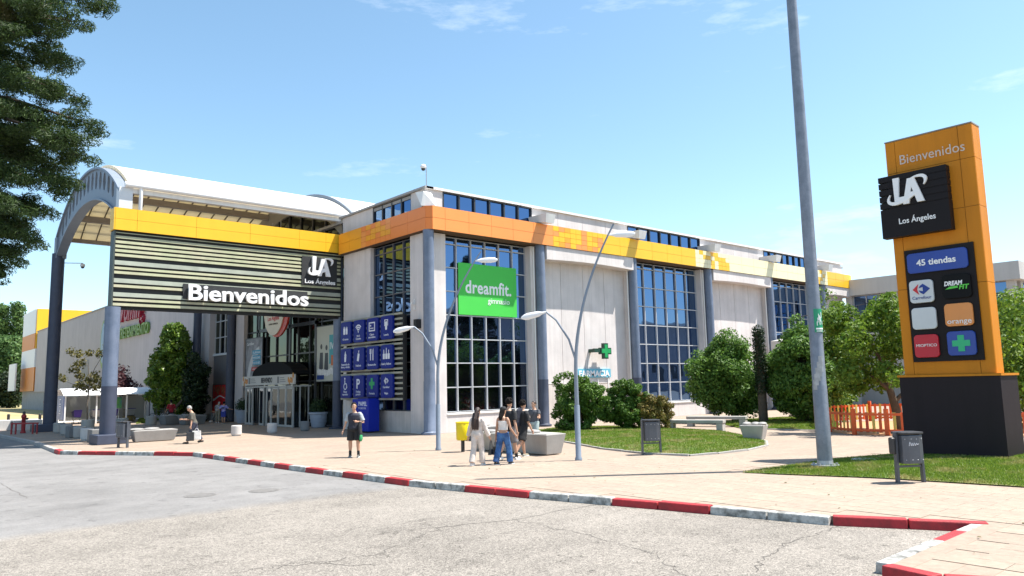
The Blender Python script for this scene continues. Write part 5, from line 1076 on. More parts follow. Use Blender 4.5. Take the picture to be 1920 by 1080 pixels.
# trolley shelter
SH = thing('trolley_shelter', 'white trolley shelter with a curved roof and blue advert panel', 'shelter', (14.6, 65, 0)); SHX0, SHX1, SHY0, SHY1 = 12.0, 18.3, 64.6, 67.2
for x in (SHX0, 14.1, 16.2, SHX1):
    for y in (SHY0, SHY1): MB().box((x-0.05, y-0.05, 0), (x+0.05, y+0.05, 2.1)).build('post', white_paint, SH)
clear = glass_mat('shelter_sheet', (0.9, 0.9, 0.88), (0.6, 0.6, 0.58), 0.02, see=0.35)
rf = MB()
for i in range(8):
    a, b = SHY0-0.3+3.2*i/8, SHY0-0.3+3.2*(i+1)/8; g_ = lambda y: 2.12+0.5*math.sin(PI*(y-SHY0+0.3)/3.2); rf.hexa([(SHX0-0.2,a,g_(a)),(SHX1+0.2,a,g_(a)),(SHX1+0.2,b,g_(b)),(SHX0-0.2,b,g_(b)),(SHX0-0.2,a,g_(a)+0.05),(SHX1+0.2,a,g_(a)+0.05),(SHX1+0.2,b,g_(b)+0.05),(SHX0-0.2,b,g_(b)+0.05)])
rf.build('roof', white_sheet, SH)
for x0, x1 in ((SHX0+0.1, 14.0), (14.2, 16.1), (16.3, SHX1-0.1)): MB().box((x0, SHY1-0.02, 0.2), (x1, SHY1+0.02, 2.05)).build('back_sheet', clear, SH)
MB().box((SHX0-0.1, SHY0+0.06, 0.35), (SHX0-0.04, SHY1-0.2, 2.15)).build('advert_panel', mat('advert_blue', (0.05, 0.10, 0.30), 0.4, 0.3, 1.0, col2=(0.10, 0.16, 0.38), mixscale=1.2), SH)
fsh = Fr((SHX0-0.1, 0, 0), '-X'); t2 = text('lettering', 'LIDE', fsh, -(SHY0+1.5), 0.6, 0.7, white_let, SH, d=0.003, depth=0.01)
t2.data.transform(Matrix.Rotation(R(-90), 4, 'Z')); t2.location.z = 1.95
MB().box((14.6, SHY0+0.2, 1.1), (15.9, SHY0+0.28, 1.95)).build('green_notice', mat('notice_green', (0.10, 0.35, 0.06), 0.5, 0.3, 1.5, col2=(0.03, 0.12, 0.25), mixscale=1.2), SH)
purple = mat('trolley_purple', (0.05, 0.02, 0.25), 0.45, 0.1)
for i in range(4):
    t_ = thing('shopping_trolley', ('purple handled shopping trolley %s' % ('at the left end of the shelter', 'second from the left inside the shelter', 'in the middle of the shelter', 'at the right end of the shelter')[i]), 'trolley', (13.0+1.25*i, 65.7, 0), 0, 'trolleys in the shelter')
    MB().hexa([(-0.22, -0.4, 0.5), (0.22, -0.4, 0.5), (0.22, 0.4, 0.55), (-0.22, 0.4, 0.55), (-0.28, -0.45, 1.0), (0.28, -0.45, 1.0), (0.28, 0.42, 0.9), (-0.28, 0.42, 0.9)]).build('basket', purple if i in (0, 2) else steel, t_, local=True)
    for x in (-0.22, 0.22): MB().beam((x, -0.38, 0.1), (x, 0.38, 0.52), 0.03).build('frame', steel, t_, local=True); MB().beam((x, -0.4, 0.12), (x, 0.4, 0.12), 0.03).build('frame', steel, t_, local=True)
    MB().box((-0.28, -0.55, 1.0), (0.28, -0.5, 1.05)).build('handle', purple, t_, local=True)
    for x in (-0.22, 0.22):
        for y in (-0.35, 0.35): MB().tube([(x-0.02, y, 0.06), (x+0.02, y, 0.06)], 0.06, 10).build('wheel', black_metal, t_, local=True)
# cargo of far street: black crate and tawny sack by the shelter
t_ = thing('crate', 'black crate on a tawny sack at the right end of the shelter', 'crate', at(241, 790)); MB().box((-0.35, -0.35, 0.45), (0.35, 0.35, 1.0)).build('crate_body', black_metal, t_, local=True); MB().ell((0, 0, 0.24), (0.55, 0.5, 0.26), 12, 8).build('sack', mat('tawny', (0.30, 0.22, 0.08), 0.8, 0.2), t_, smooth=True, local=True)
# bicycles, rack and cycle sign
bkm = mat('bike_frame', (0.10, 0.10, 0.11), 0.35, 0.2, 4, metal=0.5); tyre = mat('tyre', (0.02, 0.02, 0.02), 0.8, 0.1)
def bike(p, rz, label):
    t_ = thing('bicycle', label, 'bicycle', (p[0], p[1], 0), rz, 'bicycles under the magnolia'); 
    def wheel(x):
        w = MB(); n = 20
        pts = [(x+0.33*math.cos(2*PI*i/n), 0, 0.34+0.33*math.sin(2*PI*i/n)) for i in range(n+1)]; w.tube(pts, 0.02, 6, cap=False, ref=(0, 1, 0)); o = w.build('wheel', tyre, t_, local=True)
        s2 = MB(); [s2.beam((x, 0, 0.34), (x+0.32*math.cos(k*PI/5), 0, 0.34+0.32*math.sin(k*PI/5)), 0.006) for k in range(10)]; s2.build('spokes', steel, o, local=True)
    wheel(-0.52); wheel(0.52); f = MB(); A, B_, C_, D_ = (-0.52, 0, 0.34), (-0.12, 0, 0.32), (-0.2, 0, 0.85), (0.36, 0, 0.85)
    for a, b in ((A, B_), (A, C_), (B_, C_), (C_, D_), (B_, D_), (D_, (0.52, 0, 0.34)), (C_, (-0.23, 0, 0.98)), (D_, (0.33, 0, 1.02))): f.tube([a, b], 0.018, 6)
    f.build('frame', bkm, t_, local=True); MB().box((-0.36, -0.07, 0.97), (-0.12, 0.07, 1.02)).build('saddle', tyre, t_, local=True); MB().tube([(0.3, -0.28, 1.02), (0.33, 0, 1.04), (0.3, 0.28, 1.02)], 0.014, 6).build('handlebar', steel, t_, local=True)
for k, (px, py, l) in enumerate(((300, 793, 'left'), (322, 791, 'middle'), (341, 790, 'right'))): 
    p = at(px, py); bike((p.x+0.3, p.y+1.4), -0.9+0.12*k, 'grey bicycle parked in the magnolia shade, the %s one of three' % l)
CS = thing('cycle_sign', 'round sign with a white bicycle on a thin pale post under the magnolia', 'sign', at(309, 790), cam_yaw_z+0.35)
MB().tube([(0, 0, 0), (0, 0, 2.3)], 0.035, 8).build('post', steel, CS, local=True); MB().tube([(0, -0.03, 2.35), (0, 0.0, 2.35)], 0.38, 20).build('disc', mat('sign_grey', (0.05, 0.055, 0.06), 0.5, 0.1), CS, local=True)
mb = MB()
for x in (-0.17, 0.17):
    n = 14; mb.tube([(x+0.12*math.cos(2*PI*i/n), -0.04, 2.30+0.12*math.sin(2*PI*i/n)) for i in range(n+1)], 0.025, 5, cap=False, ref=(0, 1, 0))
for a, b in (((-0.17, 2.30), (-0.05, 2.48)), ((-0.05, 2.48), (0.12, 2.48)), ((0.12, 2.48), (0.17, 2.30)), ((-0.05, 2.48), (0.0, 2.30)), ((0.1, 2.55), (0.12, 2.46))): mb.tube([(a[0], -0.04, a[1]), (b[0], -0.04, b[1])], 0.02, 5)
mb.build('bicycle_symbol', iconw, CS, local=True)
# playground fence
FN_G = 'orange and yellow playground fence'
fo_ = mat('fence_orange', (0.62, 0.10, 0.02), 0.55, 0.12, 3); fy_ = mat('fence_yellow', (0.55, 0.42, 0.09), 0.6, 0.12, 3); fr_m = mat('fence_red', (0.45, 0.05, 0.02), 0.55, 0.12, 3)
PF = thing('playground_fence', 'low orange and yellow slatted playground fence behind the amber totem', 'fence', at(1606, 818)); 
fpts = [(36.2, 18.6), (33.6, 17.4), (31.2, 15.6), (30.2, 14.1), (30.4, 12.9), (30.8, 11.6), (31.6, 9.6), (33.0, 7.0), (36, 5.5), (41, 6.5), (43.5, 9.5), (42.5, 14), (39.6, 17.6), (36.2, 18.6)]
kk = 0
for a, b in zip(fpts[:-1], fpts[1:]):
    a = Vector((*a, 0)); b = Vector((*b, 0)); L = (b-a).length; d = (b-a)/L; n = max(2, int(L/0.24))
    MB().box((a.x-0.07, a.y-0.07, 0), (a.x+0.07, a.y+0.07, 1.02)).build('post', fo_, PF)
    for z_ in (0.18, 0.80): MB().beam(a+Vector((0, 0, z_)), b+Vector((0, 0, z_)), 0.05, 0.09).build('rail', fo_, PF)
    for i in range(1, n):
        q = a+d*(L*i/n); mb = MB(); u = d*0.055; w_ = Vector((-d.y, d.x, 0))*0.03
        mb.prism([q-u+w_*1.2+Vector((0, 0, 0.1)), q+u+w_*1.2+Vector((0, 0, 0.1)), q+u+w_*1.2+Vector((0, 0, 0.88)), q-u+w_*1.2+Vector((0, 0, 0.88))], w_*0.8); mb.build('slat', (fo_, fy_, fo_, fr_m, fy_)[kk % 5], PF); kk += 1
sheet('playground_floor', fpts[:-1], 0.004, mat('rubber_floor', (0.50, 0.26, 0.12), 0.9, 0.1, 2))
BB = thing('notice_board', 'small black notice board behind the right edge of the totem', 'notice board', (33.2, 8.6, 0)); MB().box((33.0, 7.3, 1.05), (33.08, 8.9, 1.85)).build('board', black_metal, BB); fbb = Fr((33.0, 0, 0), '-X')
for q, s_ in enumerate(('TE-G', 'local', '2014')): text('lettering', s_, fbb, -8.7, 1.6-0.24*q, 0.2, white_let, BB, d=0.003, depth=0.006)
for y in (7.5, 8.6): MB().box((33.02, y, 0), (33.07, y+0.06, 1.05)).build('post', black_metal, BB)
# ------------------------------------------------------------------ vegetation
bark = mat('bark', (0.10, 0.075, 0.055), 0.9, 0.3, 6, bump=0.8, bscale=30); bark_l = mat('bark_grey', (0.20, 0.17, 0.14), 0.9, 0.25, 6, bump=0.6, bscale=30)
L_hedge = leaf_mat('leaf_hedge', (0.04, 0.10, 0.014), (0.14, 0.25, 0.035), 0.35); L_red = leaf_mat('leaf_reddish', (0.11, 0.125, 0.022), (0.24, 0.165, 0.045), 0.3)
L_bright = leaf_mat('leaf_bright', (0.06, 0.135, 0.014), (0.19, 0.285, 0.03), 0.4); L_mag = leaf_mat('leaf_magnolia', (0.06, 0.135, 0.018), (0.20, 0.29, 0.04), 0.28, rough=0.3)
L_cone = leaf_mat('leaf_cypress', (0.05, 0.125, 0.02), (0.16, 0.28, 0.045), 0.35); L_far = leaf_mat('leaf_far', (0.05, 0.115, 0.035), (0.13, 0.22, 0.06), 0.35)
L_con = leaf_mat('needle', (0.018, 0.042, 0.012), (0.065, 0.11, 0.022), 0.28, dry=((0.15, 0.085, 0.03), 0.55, 0.60)); L_pur = leaf_mat('leaf_purple', (0.05, 0.02, 0.025), (0.12, 0.045, 0.05), 0.3); L_olive = leaf_mat('leaf_olive', (0.08, 0.085, 0.02), (0.22, 0.19, 0.06), 0.3)
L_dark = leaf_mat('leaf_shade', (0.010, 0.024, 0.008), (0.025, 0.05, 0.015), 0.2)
core_m = mat('shade_core', (0.035, 0.035, 0.018), 0.95, 0.4, 5)  # dark solid core, its colour stands in for the shade inside the foliage
def shell_centers(n, r, seed, zmin=-1.0, lump=0.16, zsq=1.0, shape=None):
    q = np.random.default_rng(seed); out = []
    ph = q.random(6)*6.28
    while len(out) < n:
        d = q.normal(size=3); d /= np.linalg.norm(d)
        if d[2] < zmin: continue
        k = (0.55+0.45*math.sqrt(q.random()))*(1+lump*(math.sin(3*d[0]+ph[0])*math.cos(3*d[1]+ph[1])+0.7*math.sin(5*d[2]+4*d[0]+ph[2])))
        out.append((d[0]*r[0]*k, d[1]*r[1]*k, d[2]*r[2]*k))
    return np.array(out)
def crown_thing(name, label, cat, base, parts, trunk=None, group=None):
    t_ = thing(name, label, cat, base, 0, group)
    if trunk:
        for k, (pts, r) in enumerate(trunk[0]): MB().tube(pts, r, 10).build('trunk' if k == 0 else 'limb', trunk[1], t_, smooth=True, local=True)
    for nm, (C, cr, n, size, m, asp, seed) in parts.items(): leaves(nm, m, C, cr, n, size, t_, asp, seed=seed)
    return t_
def shrub_px(name, label, pl, pr, pt, pb, m, n, size, seed, cat='shrub', zoff=0.5, cr=0.22, lump=0.22, core=0.40, extra=None, group=None, asp=0.5):
    c0 = at((pl+pr)/2, pb); dp = depth_of(c0); w = (pr-pl)/2/F*dp; c0 = at((pl+pr)/2, pb); d = Vector((c0.x, c0.y, 0)).normalized(); c0 = c0+d*w*0.6; dp = depth_of(c0); w = (pr-pl)/2/F*dp; h = (pb-pt)/F*dp+0.02*dp*0.3
    t_ = thing(name, label, cat, (c0.x, c0.y, 0), 0, group); cz = h*zoff
    C = shell_centers(int(140+w*60), (w*0.92, w*0.92, h*0.5*0.94), seed, lump=lump); C[:, 2] += cz; C[:, 2] = np.maximum(C[:, 2], 0.12)
    leaves('foliage', m, C, cr*max(0.7, w/1.5), n, size, t_, asp, seed=seed)
    if core: MB().ell((0, 0, cz*0.98), (w*core, w*core, h*0.5*core), 16, 10).build('shade_core', core_m, t_, smooth=True, local=True)
    MB().tube([(0, 0, 0), (0.03, 0.02, cz)], [0.08, 0.05], 8).build('trunk', bark, t_, local=True)
    return t_, c0, w, h
shrub_px('round_shrub', 'large round clipped green shrub in front of the pharmacy sign', 1038, 1142, 712, 812, L_hedge, 24000, 0.12, 1)
shrub_px('round_shrub', 'smaller round green shrub right of the largest ball shrub', 1132, 1216, 724, 810, L_hedge, 17000, 0.115, 2)
shrub_px('round_shrub', 'small reddish brown round shrub at the right of the shrub row', 1188, 1260, 749, 810, L_red, 13000, 0.10, 3)
shrub_px('round_shrub', 'small dark green ball shrub behind the playground fence', 1552, 1604, 712, 782, L_hedge, 6000, 0.14, 4)
# big lollipop shrub tree
def lolly(label, pl, pr, pt, pb, ptrunk, pbase, m, n, size, seed, top=0.0, core=0.45, cr=0.42, lump=0.24):
    b = at(ptrunk, pbase); dp = depth_of(b); w = (pr-pl)/2/F*dp; h = (pb-pt)/F*dp; zc = (pbase-(pb+pt)/2)/F*dp; off = RT*(((pl+pr)/2-ptrunk)/F*dp); t_ = thing('clipped_tree', label, 'tree', (b.x, b.y, 0))
    C = shell_centers(240, (w*0.9, w*0.9, h*0.5*0.92), seed, lump=lump); k = np.clip((C[:, 2]+h*0.1)/(h*0.5), 0, 1); C[:, 0] *= 1-top*k; C[:, 1] *= 1-top*k; C += np.array((off.x, off.y, zc))
    leaves('crown', m, C, cr, n, size, t_, 0.5, seed=seed)
    MB().ell((off.x, off.y, zc), (w*core*(1-top*0.3), w*core*(1-top*0.3), h*0.5*core), 16, 10).build('shade_core', core_m, t_, smooth=True, local=True)
    MB().tube([(0, 0, 0), (off.x*0.4, off.y*0.4, zc*0.4), (off.x, off.y, zc)], [0.22, 0.16, 0.10], 10).build('trunk', bark, t_, smooth=True, local=True)
    for a in (-0.4, 0.5): MB().tube([(0, 0, 0.3), (RT.x*a*1.2, RT.y*a*1.2, zc*0.6)], [0.1, 0.05], 8).build('limb', bark, t_, smooth=True, local=True)
    return t_
lolly('big rounded green tree clipped to a broad ball in front of the second glass bay', 1288, 1432, 632, 784, 1381, 790, L_cone, 36000, 0.16, 5, 0.25)
lolly('big dense conical green tree directly left of the tall light mast', 1428, 1590, 614, 792, 1510, 793, L_cone, 36000, 0.17, 6, 0.35)
# ivy clad stump column
b = at(1432, 794); t_ = thing('ivy_trunk', 'slim dark ivy clad trunk standing between the two big green trees', 'tree', b); dp = depth_of(b); h = (794-622)/F*dp
MB().tube([(0, 0, 0), (0.03, 0, h*0.5), (-0.02, 0.02, h)], [0.24, 0.2, 0.16], 10).build('trunk', bark, t_, smooth=True, local=True); leaves('ivy', L_dark, [(0, 0, h*k/16) for k in range(6, 17)], 0.40, 5000, 0.10, t_, seed=8, squash=(0.85, 0.85, 1))
# leafy trees by the playground
def leafy(name, label, base, limbs, clusters, m, n, size, seed, cr, group=None, bk=bark, cat='tree', asp=0.55):
    t_ = thing(name, label, cat, base, 0, group)
    for k, (pts, r) in enumerate(limbs): MB().tube(pts, r, 9).build('trunk' if k == 0 else 'limb', bk, t_, smooth=True, local=True)
    leaves('crown', m, clusters, cr, n, size, t_, asp, seed=seed); return t_
def pxoff(base, px, py, dd=0.0):
    """a point at the distance of a thing (plus dd) seen at a pixel, relative to that thing"""
    dp = depth_of(base)+dd; v = RT*((px-960)/F)-UP*((py-540)/F)+_f; return v*dp+Vector((0, 0, CAM_H))-Vector(base)
b = at(1690, 806); q = np.random.default_rng(21); O = lambda x, y, d=0: tuple(pxoff(b, x, y, d))
cl = []
for (x, y, r) in ((1600, 600, 30), (1640, 590, 34), (1675, 610, 30), (1588, 640, 24), (1625, 645, 34), (1660, 655, 30), (1600, 690, 22), (1640, 700, 28), (1675, 700, 22), (1690, 640, 30), (1655, 575, 22), (1605, 720, 14), (1710, 600, 28), (1720, 660, 30), (1578, 610, 16), (1560, 600, 12)):
    for _ in range(5): cl.append(O(x+q.normal(0, r*0.5), y+q.normal(0, r*0.4), q.normal(0, 1.3)))
leafy('broadleaf_tree', 'bright green leafy tree with a leaning forked trunk left of the amber totem', b, [([(0, 0, 0), O(1678, 760), O(1665, 720), O(1655, 680)], [0.22, 0.17, 0.13, 0.08]), ([O(1668, 730), O(1645, 712), O(1615, 690)], [0.11, 0.08, 0.04]), ([O(1676, 755), O(1700, 730), O(1712, 680)], [0.1, 0.07, 0.04]), ([O(1660, 700), O(1690, 650), O(1695, 610)], [0.08, 0.05, 0.03]), ([O(1655, 680), O(1630, 640), O(1610, 610)], [0.07, 0.05, 0.02])], cl, L_bright, 15000, 0.16, 21, 0.43)
b = at(1560, 790); O = lambda x, y, d=0: tuple(pxoff(b, x, y, d)); cl = [O(1565+q.normal(0, 18), 670+q.normal(0, 45), q.normal(0, 0.8)) for _ in range(50)]
leafy('broadleaf_tree', 'light green loose bush tree just right of the tall light mast', b, [([(0, 0, 0), O(1562, 720), O(1565, 660)], [0.1, 0.07, 0.03])], cl, L_bright, 7000, 0.15, 22, 0.6)
b = at(1945, 800); O = lambda x, y, d=0: tuple(pxoff(b, x, y, d)); cl = [O(1925+q.normal(0, 30), 665+q.normal(0, 50), q.normal(0, 1.5)) for _ in range(80)]
leafy('broadleaf_tree', 'bright green leafy tree showing at the right edge behind the totem', b, [([(0, 0, 0), O(1945, 740), O(1930, 680)], [0.2, 0.14, 0.08])], cl, L_bright, 16000, 0.19, 23, 0.75)
# magnolia by the entrance and the dark one behind it
b = at(330, 789); O = lambda x, y, d=0: tuple(pxoff(b, x, y, d)); cl = []
for _ in range(330):
    k = q.random(); y = 612+k*160; hw = 12+39*min(1, k*1.9)-(10 if k > 0.85 else 0); a = q.random()*6.28; rr = math.sqrt(0.35+0.65*q.random()); cl.append(O(327+hw*rr*math.cos(a), y, 1.25*hw/40*rr*math.sin(a)*1.2))
leafy('magnolia_tree', 'dense glossy green magnolia tree left of the entrance', b, [([(0, 0, 0), O(328, 700), O(328, 640)], [0.18, 0.12, 0.05])], cl, L_mag, 27000, 0.25, 24, 0.36)
c0 = np.array(cl).mean(0); MB().ell(tuple(pxoff(b, 327, 705)), (0.75, 0.75, 2.1), 14, 10).build('shade_core', core_m, bpy.data.objects['magnolia_tree'], smooth=True, local=True)
b = (17.6, 60.5, 0); O = lambda x, y, d=0: tuple(pxoff(b, x, y, d)); cl = [O(365+q.normal(0, 8), 728+q.normal(0, 26), q.normal(0, 0.6)) for _ in range(90)]
leafy('laurel_tree', 'dark shaded laurel tree right behind the glossy magnolia', b, [([(0, 0, 0), O(372, 720)], [0.14, 0.06])], cl, L_dark, 9000, 0.24, 25, 0.5)
# sparse young tree, purple tree
b = at(164, 800); O = lambda x, y, d=0: tuple(pxoff(b, x, y, d)); cl = []
for (x, y) in ((135, 660), (150, 664), (168, 662), (185, 660), (200, 655), (146, 685), (155, 675), (136, 695), (150, 705), (160, 728), (175, 722), (190, 724), (165, 715), (180, 712), (150, 722), (195, 712), (118, 711), (142, 718), (172, 700)): cl += [O(x+q.normal(0, 4), y+q.normal(0, 3), q.normal(0, 0.35)) for _ in range(3)]
leafy('young_tree', 'sparse young tree with thin tawny foliage in a grey tub', b, [([(0, 0, 0), O(163, 760), O(166, 735), O(168, 710)], [0.07, 0.055, 0.045, 0.03]), ([O(167, 735), O(150, 700), O(132, 660)], [0.03, 0.02, 0.01]), ([O(168, 712), O(178, 690), O(200, 655)], [0.03, 0.02, 0.01]), ([O(166, 738), O(140, 722), O(112, 710)], [0.025, 0.018, 0.008]), ([O(168, 715), O(166, 690), O(158, 668)], [0.025, 0.018, 0.008])], cl, L_olive, 1900, 0.17, 26, 0.24, bk=bark_l)
b = (17.8, 70.5, 0); O = lambda x, y, d=0: tuple(pxoff(b, x, y, d)); cl = [O(223+q.normal(0, 14), 728+q.normal(0, 14), q.normal(0, 1)) for _ in range(60)]
leafy('plum_tree', 'dark purple leaved tree behind the trolley shelter', b, [([(0, 0, 0), O(222, 740)], [0.12, 0.06])], cl, L_pur, 4500, 0.2, 27, 0.6)
# distant trees on the left
def far_tree(name, label, px, depth, pt, pb, hw, m, n, size, seed, col=False, cr=1.2):
    v = RT*((px-960)/F)-UP*((pb-540)/F)+_f; b = v*depth+Vector((0, 0, CAM_H)); b.z = 0; O = lambda x, y, d=0: tuple(pxoff(b, x, y, d)); qq = np.random.default_rng(seed); cl = []; hm = hw/F*depth
    for _ in range(120):
        k = qq.random(); y = pt+(pb-12-pt)*k; w = hw*(0.25+0.75*math.sin(PI*min(1, 0.12+k*0.75)))*math.sqrt(qq.random()); a = qq.random()*6.28; cl.append(O(px+w*math.cos(a), y, w/F*depth*math.sin(a)))
    return leafy(name, label, b, [([(0, 0, 0), O(px, (pt+pb)/2)], [0.35, 0.15])], cl, m, n, size, seed, cr, group='trees at the far left')
far_tree('broadleaf_tree', 'broad green tree at the left edge beyond the dry field', 5, 140, 640, 764, 46, L_far, 16000, 0.55, 31, cr=1.5)
far_tree('poplar_tree', 'slender poplar rising behind the broad tree, the right hand one', 33, 165, 572, 762, 15, L_far, 7000, 0.6, 32)
far_tree('poplar_tree', 'slender poplar at the extreme left edge of the view', 4, 165, 576, 762, 17, L_far, 7000, 0.6, 33)
far_tree('broadleaf_tree', 'dark low bushy tree at the foot of the far left trees', 16, 132, 706, 766, 22, L_dark, 8000, 0.45, 34, cr=1.2)
# conifer overhanging at top left
def ray(px, py): return RT*((px-960)/F)-UP*((py-540)/F)+_f
tb_ = ray(-190, 735)*17.0+Vector((0, 0, CAM_H)); tb_.z = RZ
CT = thing('cedar_tree', 'big dark conifer whose drooping branches hang in at the top left', 'tree', tb_)
pw = lambda px, py, d: ray(px, py)*d+Vector((0, 0, CAM_H))-tb_
MB().tube([(0, 0, 0), (0.05, 0, 5), (0.0, 0.05, 10), (0, 0, 15.5)], [0.45, 0.36, 0.24, 0.05], 14).build('trunk', bark, CT, smooth=True, local=True)
cl = []; qq = np.random.default_rng(41); tips = [(192, 236, 17), (168, 186, 17.6), (200, -2, 17), (150, 40, 16.4), (134, 112, 17), (160, 292, 17.3), (140, 342, 16.8), (92, 396, 17.2), (74, 448, 16.6), (38, 470, 17), (14, 512, 17.2), (110, 70, 18), (150, 262, 16.2), (60, 330, 16), (100, 160, 15.8), (100, 230, 18.2), (40, 60, 15.5), (60, 290, 18.5), (120, -60, 17), (180, -90, 17.5), (30, 380, 15.6), (60, 130, 18.6), (120, 310, 17.8), (20, 200, 15.4), (50, 420, 17.8), (10, 250, 18.8), (-20, 330, 16.6), (0, 430, 16.4), (20, 20, 18.5), (90, 10, 16), (-10, 120, 17), (40, 250, 16.8)]
limb = MB()
for (px, py, d) in tips:
    tip = pw(px-14, py, d); st = Vector((0, 0, tip.z+0.2+0.18*math.hypot(tip.x, tip.y))); mid = (st+tip)*0.5+Vector((0, 0, 0.35)); limb_pts = [st, mid, tip]; limb.tube(limb_pts, [0.07, 0.045, 0.012], 6)
    for k in range(44):
        t = 1-(qq.random()**1.5)*0.72; p1 = st*(1-t)**2+mid*2*t*(1-t)+tip*t*t; s_ = 0.12+0.55*(1-t)+0.10; cl.append((p1.x+qq.normal(0, s_*0.7), p1.y+qq.normal(0, s_*0.7), p1.z-abs(qq.normal(0, 0.16))+0.05))
        if k % 6 == 0: limb.tube([p1, Vector(cl[-1])], [0.014, 0.005], 4)
limb.build('boughs', bark, CT, smooth=True, local=True)
leaves('needles', L_con, cl, 0.23, 170000, 0.10, CT, 0.17, seed=42, squash=(1, 1, 0.5), up=0.6)
# trees outside the frame that the glass mirrors
def back_tree(label, x, y, h, w, m, seed, name='cypress_tree', n=4200, size=0.5, cone=True):
    qq = np.random.default_rng(seed); cl = []
    for _ in range(110):
        k = qq.random(); r = w*(math.sin(PI*min(1, 0.1+k*0.88)) if not cone else min(1, (1-k)*2.2+0.05)*(0.75+0.25*min(1, k*6)))*math.sqrt(qq.random()); a = qq.random()*6.28; cl.append((r*math.cos(a), r*math.sin(a), h*(0.06+0.92*k)))
    return leafy(name, label, (x, y, RZ), [([(0, 0, 0), (0, 0, h*0.6)], [0.25, 0.1])], cl, m, n, size, seed, w*0.33, group='trees mirrored in the glass')
for i, (x, y, h, w) in enumerate(((47.5, -1, 15.5, 1.6), (51.2, -2, 14.5, 1.7))): back_tree('tall dark cypress mirrored in the near glass bay, %s of two' % ('left' if i == 0 else 'right'), x, y, h, w, L_dark, 60+i, n=7000, size=0.4)
for i, (x, y, h, w) in enumerate(((42, -3, 7.5, 3), (56, -4, 7, 3.2), (37, -5, 7.5, 3), (61, -5, 8, 3))): back_tree('round broadleaf tree mirrored in the long front', x, y, h, w, L_dark, 70+i, 'broadleaf_tree', 4200, 0.45, False)
for i in range(9): back_tree('leafy street tree mirrored in the entrance glass', -14+2.5*(i % 2)-0.4*i, 58+7*i, 17+2*(i % 3), 4.6, L_dark, 80+i, 'broadleaf_tree', 6500, 0.65, False)
OB = thing('opposite_building', 'long grey block across the road mirrored in the second bay', 'building', (75, -22, RZ)); MB().box((62, -36, RZ), (200, -22, 12)).build('wall', render_grey, OB); MB().box((61.6, -36.4, 12), (200.4, -21.6, 12.5)).build('roof_edge', coping, OB)
for k in range(26): MB().box((64+5*k, -22.0, 2.5), (67.2+5*k, -21.93, 5)).build('window', mullion_d, OB)

# ------------------------------------------------------------------ lawns with blades
lawn_soil = mat('lawn_ground', (0.08, 0.14, 0.02), 0.95, 0.25, 1.5, col2=(0.16, 0.16, 0.05), mixscale=0.8)
blade_m = leaf_mat('grass_blade', (0.10, 0.185, 0.018), (0.23, 0.31, 0.035), 0.4, dry=((0.36, 0.31, 0.12), 1.1, 0.51))
def lawn(pts, hgt, n, size, seed, edge=True):
    P2 = np.array([p[:2] for p in pts]); c = P2.mean(0); qq = np.random.default_rng(seed); zf = lambda t: 0.02+hgt*(1-t**2.2)
    mb = MB(); rings = [1, 0.93, 0.8, 0.6, 0.35]; k = len(P2)
    V = [(*(c+(p-c)*t), zf(t)) for t in rings for p in P2]+[(*c, zf(0))]
    Fc = [(r*k+i, r*k+(i+1) % k, (r+1)*k+(i+1) % k, (r+1)*k+i) for r in range(len(rings)-1) for i in range(k)]+[((len(rings)-1)*k+i, (len(rings)-1)*k+(i+1) % k, len(V)-1) for i in range(k)]
    tag(mb.add(V, Fc).build('lawn', lawn_soil, smooth='all'), kind='structure')
    # blades: triangles of the fan chosen by area
    a = P2-c; b_ = np.roll(P2, -1, 0)-c; ar = np.abs(a[:, 0]*b_[:, 1]-a[:, 1]*b_[:, 0]); j = qq.choice(k, n, p=ar/ar.sum()); t = np.sqrt(qq.random(n)); s = qq.random(n)
    xy = c+(a[j]*(1-s)[:, None]+b_[j]*s[:, None])*t[:, None]; z = zf(t)-0.01
    dd = np.hypot(xy[:, 0], xy[:, 1]); sc = np.clip(dd/20, 0.75, 2.0)
    az = qq.random(n)*6.283; L = size*(0.55+0.9*qq.random(n)); w = 0.011*sc; lean = qq.normal(size=(n, 2))*0.45*L[:, None]
    wx, wy = np.cos(az)*w, np.sin(az)*w
    V = np.stack([np.stack([xy[:, 0]-wx, xy[:, 1]-wy, z], 1), np.stack([xy[:, 0]+wx, xy[:, 1]+wy, z], 1), np.stack([xy[:, 0]+lean[:, 0], xy[:, 1]+lean[:, 1], z+L], 1)], 1).reshape(-1, 3)
    o = link('grass', npmesh('grass', V, np.arange(3*n).reshape(-1, 3), blade_m)); tag(o, kind='stuff')
    return P2
conc_d2 = mat('weathered_concrete', (0.27, 0.255, 0.235), 0.9, 0.25, 2.5, bump=0.3, bscale=30, col2=(0.38, 0.36, 0.33), mixscale=3)
def ring_kerb(P2, sl, label):
    t_ = thing('lawn_edging', label, 'edging', (P2[0][0], P2[0][1], 0))
    for i in sl:
        a, b_ = Vector((*P2[i], 0)), Vector((*P2[(i+1) % len(P2)], 0)); n = max(1, int((b_-a).length/1.0))
        for q_ in range(n):
            p0, p1 = a+(b_-a)*(q_/n), a+(b_-a)*((q_+1)/n); d = (p1-p0).normalized(); MB().beam(p0+d*0.01+Vector((0, 0, -0.03)), p1-d*0.01+Vector((0, 0, -0.03+0.02*rng.random())), 0.11, 0.14).build('edging_stone', conc_d2 if (q_ % 3) else conc, t_)
L1 = [at(*p) for p in ((1010, 822), (1060, 829), (1130, 842), (1210, 851), (1292, 855), (1345, 851), (1400, 845), (1438, 836), (1436, 828), (1400, 818), (1350, 809), (1290, 806), (1240, 802), (1140, 800), (1050, 802), (990, 810))]
P1 = lawn(L1, 0.16, 60000, 0.055, 51); ring_kerb(P1, list(range(0, 9)), 'pale concrete edging stones round the round lawn')
